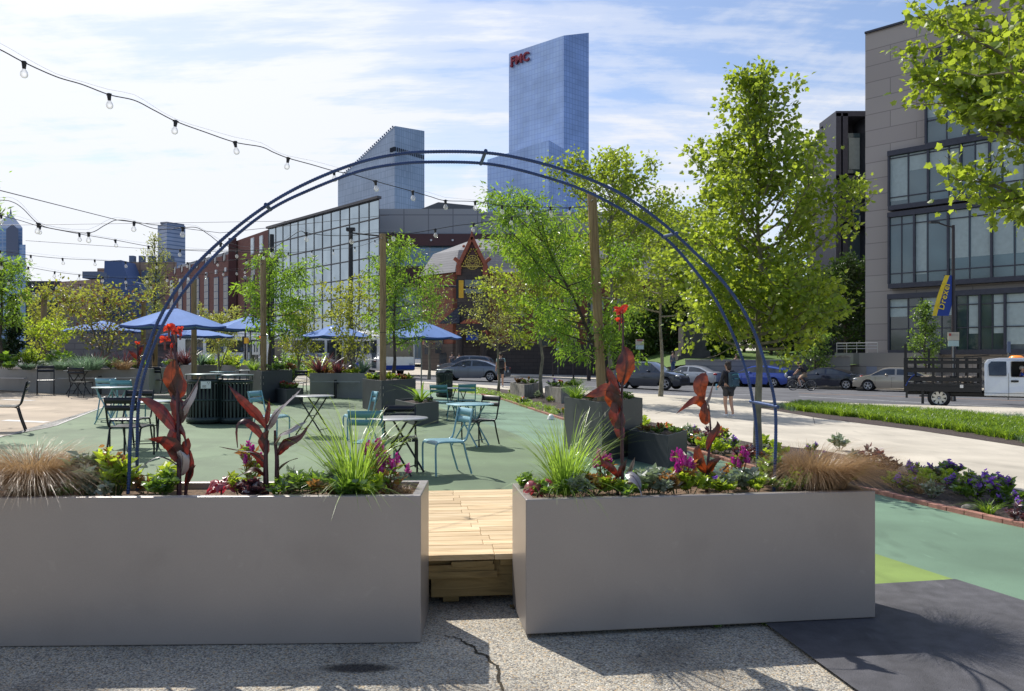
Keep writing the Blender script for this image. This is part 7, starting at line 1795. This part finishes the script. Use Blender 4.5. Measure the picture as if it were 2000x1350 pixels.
# lilyturf
gt=None
def areablades(name,label,poly_px,n,L_,w,mat,seed,lean=.5,droop=.6,dz=.02):
    rs2=np.random.RandomState(seed); P=[gp(x,y,dz) for x,y in poly_px]; xs=[p.x for p in P]; ys=[p.y for p in P]
    pts=[]
    def inside(x,y):
        c=False; j=len(P)-1
        for i in range(len(P)):
            if (P[i].y>y)!=(P[j].y>y) and x<(P[j].x-P[i].x)*(y-P[i].y)/(P[j].y-P[i].y)+P[i].x: c=not c
            j=i
        return c
    while len(pts)<n:
        x=rs2.uniform(min(xs),max(xs)); y=rs2.uniform(min(ys),max(ys))
        if inside(x,y) and (mnoise.noise(Vector((x*1.1,y*1.1,seed)))>-.35): pts.append((x,y))
    # clump together: 14 blades per clump
    pts=np.array(pts); V=[];k=0; cl=np.repeat(pts,14,0)+rs2.normal(0,.05,(len(pts)*14,2)); m_=len(cl)
    az=rs2.rand(m_)*6.28; le=L_*(.6+.6*rs2.rand(m_)); ln=lean*rs2.rand(m_)*1.3; seg=4; V=np.zeros((m_,2*(seg+1),3))
    gz=np.array([g(a,b) for a,b in cl])+dz
    for i in range(seg+1):
        t=i/seg; h=le*(ln*t+.6*droop*t**2.2); z=le*(t-.65*droop*t**2.6); ww=w*(1-.9*t**1.5)
        cx=cl[:,0]+h*np.cos(az)-.06*t; cy=cl[:,1]+h*np.sin(az)
        V[:,2*i]=np.stack([cx-np.sin(az)*ww/2,cy+np.cos(az)*ww/2,gz+z],1); V[:,2*i+1]=np.stack([cx+np.sin(az)*ww/2,cy-np.cos(az)*ww/2,gz+z],1)
    base=np.arange(m_)[:,None,None]*(2*(seg+1)); q=np.array([[2*i,2*i+1,2*i+3,2*i+2] for i in range(seg)])[None]
    o=fast(name,V.reshape(-1,3),4,M[mat],None,False,(base+q).reshape(-1,4)); tag(o,label,'grass',kind='stuff'); return o
areablades('lilyturf','dense bright green strap leaved grass strip between the two pavements',((1535,800),(1700,820),(1850,840),(1965,858),(2060,880),(2110,860),(2000,826),(1850,810),(1700,800),(1560,790)),1900,.36,.020,'lily_green',3)
areablades('meadow_grass','thin grey green grass at the ends and back of the lilyturf strip',((1478,797),(1560,805),(1540,792),(1700,797),(2000,815),(2250,840),(2300,900),(1990,866),(1990,850),(2060,850),(1950,822),(1560,788)),520,.28,.008,'grass_blue',4)
areablades('ground_cover','low yellow green ground cover between the bins and the kerb',((880,765),(960,772),(1010,790),(1090,815),(1090,800),(1000,772),(930,758),(870,755)),420,.16,.012,'grass_green',5)
# ------------------------------------------------------------------ plants in the plaza planters
def PP(x,Y,z): q=PD(x,Y); return Vector((q[0],q[1],z))
sp=[]
zLP=LPz-.03
YL=24.2
for i,(x,Y,kind,s,lb) in enumerate([(60,24.5,'round',1.0,'rounded yellow green clipped shrub on the long planter'),(120,23.4,'tuft',1.0,'bright green tuft grass on the long planter, left one'),(172,23.2,'spiky',1.2,'wide grey green spiky grass clump on the long planter'),(140,24.6,'broad',1.0,'broad leaved green plant behind the tuft grass'),(113,25.2,'broad',1.1,'broad leaved blue green plant beside the round shrub'),(241,23.6,'brownt',1.0,'brownish soft grass tuft at the right end of the long planter'),(243,24.6,'cord',1.0,'dark red spiky cordyline on the right half of the long planter'),(186,25.0,'cord',.9,'dark red spiky cordyline behind the amber tree trunks'),(5,24.0,'broad',1.0,'broad leaved plant at the left edge of the long planter'),(52,23.3,'tuft',.7,'small lime tuft at the front rim of the long planter'),(220,23.8,'green',.9,'loose green plant under the umbrella rim'),(265,24.4,'green',.9,'loose green plant at the corner of the long planter'),(85,24.2,'silver',.8,'pale trailing plant right of the round shrub'),(20,23.6,'green',.7,'low green plant under the conical evergreen')]):
    q=PD(x,Y); p=Vector((q[0],q[1],zLP)); s*=1.0
    if kind=='round': o=bush('round_shrub',lb,p,.42*s,.75*s,1500,.06,'fol_lime',200+i,OVAL,'shrub')
    elif kind=='tuft': o=grass('tuft_grass',lb,p,'grass_blue',500,.16*s,.50*s,.7,.6,.012,200+i)
    elif kind=='spiky': o=grass('spiky_grass',lb,p,'grass_blue',500,.28*s,.50*s,.9,.25,.016,200+i)
    elif kind=='brownt': o=grass('tuft_grass',lb,p,'grass_brown',400,.16,.5,.6,.6,.010,200+i)
    elif kind=='broad': o=bush('broad_leaved_plant',lb,p,.32*s,.5*s,60,.30*s,'fol_green',200+i,OVAL)
    elif kind=='cord': o=grass('cordyline',lb,p,'fol_purple',90,.04,.75*s,.8,.15,.045,200+i,cat='plant')
    elif kind=='silver': o=bush('trailing_plant',lb,p,.3*s,.3,260,.08,'fol_silver',200+i)
    else: o=bush('leafy_plant',lb,p,.35*s,.4*s,300,.09,'fol_green',200+i)
q=PD(269,24.2); canna_s=thing('canna','small distant red canna at the end of the long planter','flower',(q[0],q[1],zLP))
MB().tube([(0,0,0),(0,0,.8)],.02,6).build('stem',M['canna_stem'],canna_s)
for i in range(5):
    a=i*1.9; bigleaf(canna_s,[(0,0,.1+.1*i),(math.cos(a)*.15,math.sin(a)*.15,.3+.1*i),(math.cos(a)*.28,math.sin(a)*.28,.4+.1*i)],.12,'canna',(0,-1,.2),.2)
for i in range(4): a=i*1.6; bigleaf(canna_s,[(0,0,.78),(math.cos(a)*.05,math.sin(a)*.05,.86),(math.cos(a)*.1,math.sin(a)*.1,.86)],.08,'canna_flower',(0,-1,.2),.1,'petal')
def fillpl(P,z,items,seed,lbs):
    c=sum(P,Vector((0,0)))/len(P); rs=random.Random(seed)
    for i,(kx,kind,s) in enumerate(items):
        # kx: pixel column
        Yc=c.y+rs.uniform(-.25,.35)*(1 if kind!='f' else 1); q=PD(kx,Yc)
        p=Vector((q[0],q[1],z-.05)); lb=lbs[i]
        if kind=='yel': bush('leafy_plant',lb,p,.26*s,.26*s,260,.07*s,'fol_lime',seed+i,mat2='yellow',frac2=.06,leaf2s=.6)
        elif kind=='bron': bush('leafy_plant',lb,p,.26*s,.28*s,280,.07*s,'fol_bronze',seed+i)
        elif kind=='grn': bush('leafy_plant',lb,p,.28*s,.28*s,280,.07*s,'fol_green',seed+i)
        elif kind=='red': bush('flowering_plant',lb,p,.26*s,.28*s,240,.07*s,'fol_green',seed+i,mat2='redpetal',frac2=.15,leaf2s=.7,cat='flower')
        elif kind=='vio': bush('flowering_plant',lb,p,.26*s,.28*s,240,.07*s,'fol_green',seed+i,mat2='violet',frac2=.15,leaf2s=.7,cat='flower')
        elif kind=='cord': grass('cordyline',lb,p,'fol_purple',80,.04,.85*s,.85,.15,.05,seed+i,cat='plant')
        elif kind=='agave': grass('agave',lb,p,'grass_blue',26,.05,.7*s,.75,.25,.10,seed+i,cat='plant')
        elif kind=='tuft': grass('tuft_grass',lb,p,'grass_brown',350,.14,.38*s,.8,.8,.010,seed+i)
        elif kind=='gras': grass('tuft_grass',lb,p,'grass_green',160,.08,.5*s,.55,.5,.012,seed+i)
        elif kind=='strap': grass('strap_plant',lb,p,'fol_green',16,.04,.85*s,.75,.55,.05,seed+i,cat='plant',spread_pow=.3)
fillpl(P3,z3,[(1126,'gras',.9),(1150,'grn',.6),(1222,'grn',.6),(1190,'yel',.55)],300,['arching grass tuft at the left of the leaning post','low green plant at the foot of the leaning post','green plant at the right corner of the nearest tall planter','small yellow green plant behind the red canna stem'])
fillpl(P3b,z3b,[(1260,'bron',.55),(1290,'red',.6),(1318,'grn',.5)],310,['bronze leaved plant in the low planter, left','reddish flowering plant in the middle of the low planter','small green plant at the right corner of the low planter'])
fillpl(P2,z2,[(722,'yel',.8),(736,'grn',.7),(764,'yel',.9),(782,'red',.7),(798,'yel',.7),(786,'bron',.6)],320,['lime plant at left of the middle post','green plant at the foot of the middle post','yellow flowered plant right of the middle post','red flowered plant in the middle tall planter','pale flowered plant at the right rim of the middle tall planter','bronze plant behind the red flowers of the middle planter'])
fillpl(P2b,z2b,[(822,'strap',1.0),(815,'grn',.5),(842,'vio',.5)],330,['arching dark green strap leaved plant in the middle low planter','small green plant under the strap leaves','small violet flowered plant right of the strap leaves'])
fillpl(P1,z1,[(496,'gras',1.2),(535,'grn',1.),(552,'grn',.9),(565,'bron',.9)],340,['tall green grass left of the bin side post','green plant right of the bin side post','low green plant under the bin side locust tree','dark bronze plant at the right rim of the bin side planter'])
fillpl(P1b,z1b,[(556,'red',.9),(575,'red',.8)],350,['dark red flower in the low planter, left one','red and white flower in the low planter, right one'])
cG=sum(GPP,Vector((0,0)))/2+Vector((0,.5)); fk=[cG,cG]
fillpl(fk,GPz,[(612,'yel',.9),(626,'cord',1.0),(645,'tuft',1.0),(660,'cord',.7),(676,'yel',.9),(693,'yel',.9),(708,'agave',1.0),(637,'bron',.8)],360,['lime plant at the left end of the grey planter','large dark red cordyline on the grey planter','soft tan grass tuft on the grey planter rim','smaller dark red cordyline right of the tan tuft','yellow flowered plant on the grey planter, left one','yellow flowered plant on the grey planter, right one','blue green agave at the right end of the grey planter','bronze plant between the two cordylines'])
cB=sum(LBP,Vector((0,0)))/2+Vector((0,.5)); fillpl([cB,cB],LBz,[(440,'grn',1.),(462,'vio',1.),(478,'yel',1.)],370,['green plant on the small grey planter behind the bins','violet flowered plant on the small grey planter','lime plant at the right of the small grey planter'])
cD=sum(DBP,Vector((0,0)))/4; fillpl([cD,cD],DBz,[(362,'cord',1.2),(394,'agave',1.3),(412,'grn',1.2),(345,'cord',1.),(330,'grn',1.1)],380,['dark purple spiky plant behind the orange canna','pale agave right of the post behind the bins','green plant right of the pale agave','dark spiky plant left of the purple one','green plant behind the umbrella pole'])
c_=C1.location; fillpl([V2(c_),V2(c_)],ztop(V2(gp(1024,779)),751),[(1012,'bron',1.),(1030,'red',1.),(1042,'grn',.8)],390,['bronze plant in the left concrete planter','red flowered plant in the left concrete planter','green plant in the left concrete planter'])
c_=C2.location; fillpl([V2(c_),V2(c_)],ztop(V2(gp(1096,789)),757),[(1080,'vio',1.),(1098,'red',1.),(1116,'grn',1.),(1128,'gras',1.)],400,['violet flowered plant in the right concrete planter','red flowered plant in the right concrete planter','green plant in the right concrete planter','grass tuft at the right end of the right concrete planter'])
for i,(x,Y,s,lb) in enumerate([(450,40,1.6,'rounded green shrub under the umbrellas, left one'),(560,38,1.8,'rounded olive shrub behind the bin side tree'),(620,40,1.6,'rounded olive shrub left of the bus'),(408,42,1.5,'rounded yellow green shrub right of the umbrella pole')]):
    q=PD(x,Y); bush('round_shrub',lb,(q[0],q[1],g(*q)),.7*s,.9*s,900,.16,'fol_green' if i%2 else 'fol_lime',420+i,OVAL,'shrub')
# ================================================================== people
M['skin']=pbr('skin',(.50,.29,.20),.55,var=.05); M['hair_dark']=pbr('dark_hair',(.025,.016,.012),.6,var=.3,scale=30); M['hair_grey']=pbr('grey_hair',(.35,.34,.33),.7,var=.2,scale=30)
M['cloth_black']=pbr('black_cloth',(.018,.018,.024),.85,var=.2,bump=.2,bscale=20); M['cloth_char']=pbr('charcoal_cloth',(.04,.04,.045),.85,var=.2,bump=.2,bscale=20)
M['cloth_white']=pbr('white_cloth',(.62,.62,.64),.85,var=.1,bump=.2,bscale=20); M['denim']=pbr('denim',(.05,.08,.17),.85,var=.2,bump=.2,bscale=20); M['khaki']=pbr('khaki_cloth',(.33,.25,.17),.85,var=.15,bump=.2,bscale=20)
M['cloth_teal']=pbr('pale_teal_cloth',(.25,.38,.38),.85,var=.15); M['pack_blue']=pbr('teal_backpack',(.02,.055,.09),.7,var=.3,scale=8); M['pack_trim']=pbr('backpack_trim',(.10,.38,.42),.6); M['shoe']=pbr('white_shoe',(.65,.65,.66),.6,var=.1); M['cloth_grey']=pbr('grey_cloth',(.12,.13,.15),.85,var=.2)
def skinmesh(name,nodes,edges,root,mat,parent,sub=1):
    names=list(nodes); me=bpy.data.meshes.new(name); me.from_pydata([nodes[n][0] for n in names],[(names.index(a),names.index(b)) for a,b in edges],[])
    o=link(name,me,M[mat],parent); o.modifiers.new('skin','SKIN')
    sv=me.skin_vertices[0].data
    for i,n in enumerate(names):
        r_=nodes[n][1]; sv[i].radius=(r_,r_) if not isinstance(r_,tuple) else r_; sv[i].use_root=(n==root)
    s=o.modifiers.new('sub','SUBSURF'); s.levels=sub; s.render_levels=sub
    o.modifiers['skin'].use_smooth_shade=True
    return o
BASE=dict(pelvis=((0,0,.95),(.11,.14)),waist=((0,0,1.12),(.09,.12)),chest=((0,0,1.34),(.10,.15)),neck=((0.01,0,1.50),.052),jaw=((.03,0,1.56),.062),head=((.015,0,1.66),(.088,.078)),nose=((.115,0,1.62),.014),
 shL=((0,.17,1.43),.058),elL=((-.02,.22,1.15),.042),wrL=((.06,.24,.90),.027),hdL=((.08,.24,.82),.034),shR=((0,-.17,1.43),.058),elR=((-.02,-.22,1.15),.042),wrR=((.06,-.24,.90),.027),hdR=((.08,-.24,.82),.034),
 hipL=((0,.09,.88),.088),knL=((.03,.10,.50),.058),anL=((-.02,.10,.10),.038),toL=((.15,.11,.035),.032),hipR=((0,-.09,.88),.088),knR=((.03,-.10,.50),.058),anR=((-.02,-.10,.10),.038),toR=((.15,-.11,.035),.032))
EDG=[('pelvis','waist'),('waist','chest'),('chest','neck'),('neck','jaw'),('jaw','head'),('head','nose')]+[(a+s,b+s) for s in 'LR' for a,b in (('sh','el'),('el','wr'),('wr','hd'),('hip','kn'),('kn','an'),('an','to'))]+[('chest','shL'),('chest','shR'),('pelvis','hipL'),('pelvis','hipR')]
def person(label,p,rz,pose={},H=1.72,top='cloth_black',bottom='denim',shorts=False,sleeves=.6,hair='hair_dark',shoe='shoe',longhair=False,fingers=True,skirt=False):
    t=thing('person',label,'person',p,R(rz),None); n={k:v for k,v in BASE.items()}
    for k,v in pose.items(): n[k]=(v,n[k][1])
    nodes=dict(n); edges=list(EDG)
    if fingers:
        for s in 'LR':
            hd=Vector(n['hd'+s][0]); d=(hd-Vector(n['wr'+s][0])).normalized(); sd=d.cross(Vector((0,1,0))).normalized() if abs(d.y)<.9 else Vector((1,0,0))
            for i in range(4):
                a=hd+d*.03+sd*(-.026+.0175*i); L_=(.055,.066,.062,.048)[i]; b=a+d*L_*.55+Vector((0,-.006 if s=='L' else .006,0)); c_=b+d*L_*.4+Vector((0,-.018 if s=='L' else .018,0))
                nodes['f%s%da'%(s,i)]=(tuple(b),.0085); nodes['f%s%db'%(s,i)]=(tuple(c_),.007); edges+=[('hd'+s,'f%s%da'%(s,i)),('f%s%da'%(s,i),'f%s%db'%(s,i))]
            th=hd+sd*.045-d*.01; nodes['th'+s]=(tuple(th),.0095); edges.append(('hd'+s,'th'+s)); th2=th+d*.03; nodes['tk'+s]=(tuple(th2),.008); edges.append(('th'+s,'tk'+s))
    body=skinmesh('body',nodes,edges,'pelvis','skin',t,1)
    G=lambda k:Vector(n[k][0])
    def grow(ks,add): return {k:(n[k][0],tuple(a+add for a in n[k][1]) if isinstance(n[k][1],tuple) else n[k][1]+add) for k in ks}
    tn=grow(['pelvis','waist','chest','shL','shR'],.018); tn['chest']=(n['chest'][0],(.118,.165)); tn['collar']=(tuple(G('chest').lerp(G('neck'),.72)),.062)
    te=[('pelvis','waist'),('waist','chest'),('chest','shL'),('chest','shR'),('chest','collar')]
    for s in 'LR':
        if sleeves<=1: q=G('sh'+s).lerp(G('el'+s),sleeves); tn['sl'+s]=(tuple(q),.055); te.append(('sh'+s,'sl'+s))
        else:
            tn['sl'+s]=(n['el'+s][0],.052); q=G('el'+s).lerp(G('wr'+s),.9); tn['cu'+s]=(tuple(q),.038); te+=[('sh'+s,'sl'+s),('sl'+s,'cu'+s)]
    skinmesh('shirt',tn,te,'waist',top,t)
    bn=grow(['pelvis','hipL','hipR'],.02); be=[('pelvis','hipL'),('pelvis','hipR')]
    for s in 'LR':
        if shorts: q=G('hip'+s).lerp(G('kn'+s),.62); bn['q'+s]=(tuple(q),.088 if not skirt else .095); be.append(('hip'+s,'q'+s))
        else: bn['kn'+s]=(n['kn'+s][0],.07); q=G('kn'+s).lerp(G('an'+s),.97); bn['q'+s]=(tuple(q),.055); be+=[('hip'+s,'kn'+s),('kn'+s,'q'+s)]
    skinmesh('shorts' if shorts else 'trousers',bn,be,'pelvis',bottom,t)
    hd=G('head'); hb=MB().ell(hd+Vector((-.025,0,.03)),(.098,.086,.088),14,9)
    if longhair: hb.ell(hd+Vector((-.09,0,-.06)),(.06,.08,.13),12,8).ell(hd+Vector((-.11,0,.07)),(.045,.045,.045),10,6)
    hb.build('hair',M[hair],t)
    for s in (-1,1):
        MB().ell(hd+Vector((.082,s*.032,-.005)),(.012,.014,.009),8,5).build('eye',M['black'],t)
        MB().ell(hd+Vector((0,s*.083,-.02)),(.02,.012,.032),8,5).build('ear',M['skin'],t)
    MB().ell(hd+Vector((.082,0,-.085)),(.01,.024,.007),8,4).build('mouth',M['signred2'],t)
    for s in 'LR':
        a=G('an'+s); b=G('to'+s); mid=a.lerp(b,.5); mid.z=min(a.z,b.z)+.02 if b.z<a.z+.1 else mid.z
        dr=(b-a); ang=math.atan2(dr.z+.055,math.hypot(dr.x,dr.y)); 
        MB().ell(mid+Vector((.0,0,.01)),(.135,.052,.05),12,7,rot=Matrix.Rotation(math.atan2(dr.y,dr.x),3,'Z')@Matrix.Rotation(-ang*.5,3,'Y')).build('shoe',M[shoe],t)
    t.scale=(H/1.74,)*3
    return t
def backpack(par,mat,trim,c,tilt=0):
    rt=Matrix.Rotation(tilt,3,'Y')
    o=MB().box(c,(.17,.31,.47),rot=rt).build('backpack',M[mat],par,bevel=.06); c=Vector(c)
    MB().box(c+rt@Vector((-.10,0,-.08)),(.07,.24,.24),rot=rt).build('pocket',M[mat],o,bevel=.03)
    tr_=MB()
    for z in (.14,-.0,-.18): tr_.tube([c+rt@Vector((-.10,-.13,z)),c+rt@Vector((-.125,-.06,z+.03)),c+rt@Vector((-.125,.06,z+.03)),c+rt@Vector((-.10,.13,z))],.006,5)
    tr_.tube([c+rt@Vector((-.1,-.12,-.2)),c+rt@Vector((-.115,-.12,.1)),c+rt@Vector((-.1,-.08,.2))],.006,5); tr_.build('trim',M[trim],o)
    for s in (-1,1): MB().tube([c+Vector((.05,s*.10,.2)),c+Vector((.16,s*.11,.25)),c+Vector((.26,s*.10,.14)),c+Vector((.24,s*.12,-.08)),c+Vector((.08,s*.14,-.16))],.016,5).build('shoulder_strap',M['cloth_black'],o)
# young woman walking away, head bowed to the left
w=person('person with dark hair and a teal backpack walking away on the pale pavement',gp(1423,816,.014),112,
 dict(hipL=(0,.09,.88),knL=(.06,.09,.50),anL=(-.02,.09,.12),toL=(.13,.08,.05),hipR=(0,-.09,.88),knR=(.0,-.09,.50),anR=(-.12,-.08,.12),toR=(.04,-.08,.045),head=(.06,.0,1.65),jaw=(.06,.0,1.55),nose=(.165,.02,1.60),elL=(.0,.27,1.16),wrL=(.16,.26,.98),hdL=(.23,.25,.94),elR=(.0,-.26,1.16),wrR=(.14,-.22,.98),hdR=(.20,-.18,.95)),
 1.62,'cloth_black','cloth_char',True,1.2,'hair_dark','shoe',True,True,True)
backpack(w,'pack_blue','pack_trim',(-.24,0,1.20))
MB().lathe([(.0,0),(.03,.0),(.032,.16),(.02,.19),(.0,.2)],c=(.27,.25,.86),n=10).build('drink_bottle',M['ripplecyan'],w)
# cyclist
cy=person('person in black riding a bicycle to the left with a dark backpack and cap',BK.location,150,
 dict(pelvis=(-.2,0,1.02),waist=(-.10,0,1.16),chest=(.04,0,1.36),neck=(.13,0,1.50),jaw=(.18,0,1.54),head=(.19,0,1.64),nose=(.29,0,1.60),shL=(.08,.17,1.42),elL=(.26,.22,1.22),wrL=(.40,.25,1.05),hdL=(.43,.25,1.01),shR=(.08,-.17,1.42),elR=(.26,-.22,1.22),wrR=(.40,-.25,1.05),hdR=(.43,-.25,1.01),
 hipL=(-.18,.10,.98),knL=(.18,.13,.72),anL=(.04,.13,.30),toL=(.17,.13,.24),hipR=(-.18,-.10,.98),knR=(.16,-.13,.86),anR=(-.16,-.13,.50),toR=(-.03,-.13,.44)),
 1.74,'cloth_black','khaki',True,.7,'hair_dark','cloth_char',False,True)
backpack(cy,'cloth_char','cloth_grey',(-.18,0,1.42),.45)
MB().ell((.19,0,1.73),(.11,.09,.05),12,6).build('cap',M['khaki'],cy)
m1=person('person in a white shirt and dark jeans walking at the far crossing',Vector((*PD(1075,84),g(*PD(1075,84)))),160,dict(knL=(.14,.10,.52),anL=(.16,.10,.12),toL=(.32,.11,.08),knR=(-.03,-.1,.5),anR=(-.2,-.1,.14),toR=(-.06,-.1,.05)),1.72,'cloth_white','denim',False,1.2,'hair_dark','cloth_char',fingers=False)
p=gp(978,757,.0); m2=person('person with a black backpack walking away beside the thin grey trunk',Vector((p.x,p.y,p.z-.0)),100,dict(knL=(.10,.09,.50),anL=(.02,.09,.12),toL=(.16,.1,.06)),1.74,'cloth_teal','cloth_black',True,.6,'hair_dark','shoe',fingers=False)
backpack(m2,'cloth_black','cloth_grey',(-.22,0,1.22))
person('person in grey standing by the sandstone building left of the grey cars',Vector((*PD(883,63),g(*PD(883,63)))),-90,{},1.72,'cloth_grey','cloth_black',False,.6,fingers=False)
person('person in a pale top sitting low behind the grey cars',Vector((*PD(897,66),g(*PD(897,66)))),-90,dict(),1.66,'cloth_white','cloth_black',False,.6,fingers=False)
person('person in a dark jacket standing on the grass edge behind the silver car',Vector((*PD(1314,58),.35)),-60,{},1.72,'cloth_grey','denim',False,1.2,fingers=False)
person('person in black standing at the wall between silver and blue cars',Vector((*PD(1438,56.5),.1)),-120,{},1.74,'cloth_black','denim',False,.6,fingers=False)
dv=person('person with grey hair driving the white truck, elbow on the open window',TL.location,-29,dict(pelvis=(0,0,.72),waist=(0,0,.86),chest=(.03,0,1.06),neck=(.05,0,1.20),jaw=(.08,0,1.26),head=(.07,0,1.36),nose=(.17,0,1.32),shL=(.03,.17,1.14),shR=(.03,-.17,1.14),elL=(.15,.22,.95),wrL=(.35,.15,1.05),hdL=(.42,.12,1.08),elR=(.16,-.28,.98),wrR=(.34,-.2,1.02),hdR=(.41,-.18,1.04),hipL=(.05,.09,.70),knL=(.42,.1,.72),anL=(.55,.1,.36),toL=(.7,.1,.32),hipR=(.05,-.09,.70),knR=(.42,-.1,.72),anR=(.55,-.1,.36),toR=(.7,-.1,.32)),1.74,'bannerblue','cloth_black',False,.6,'hair_grey')
dv.location=TL.matrix_basis@Vector((2.18,-.62,.26))
bpy.context.view_layer.update()
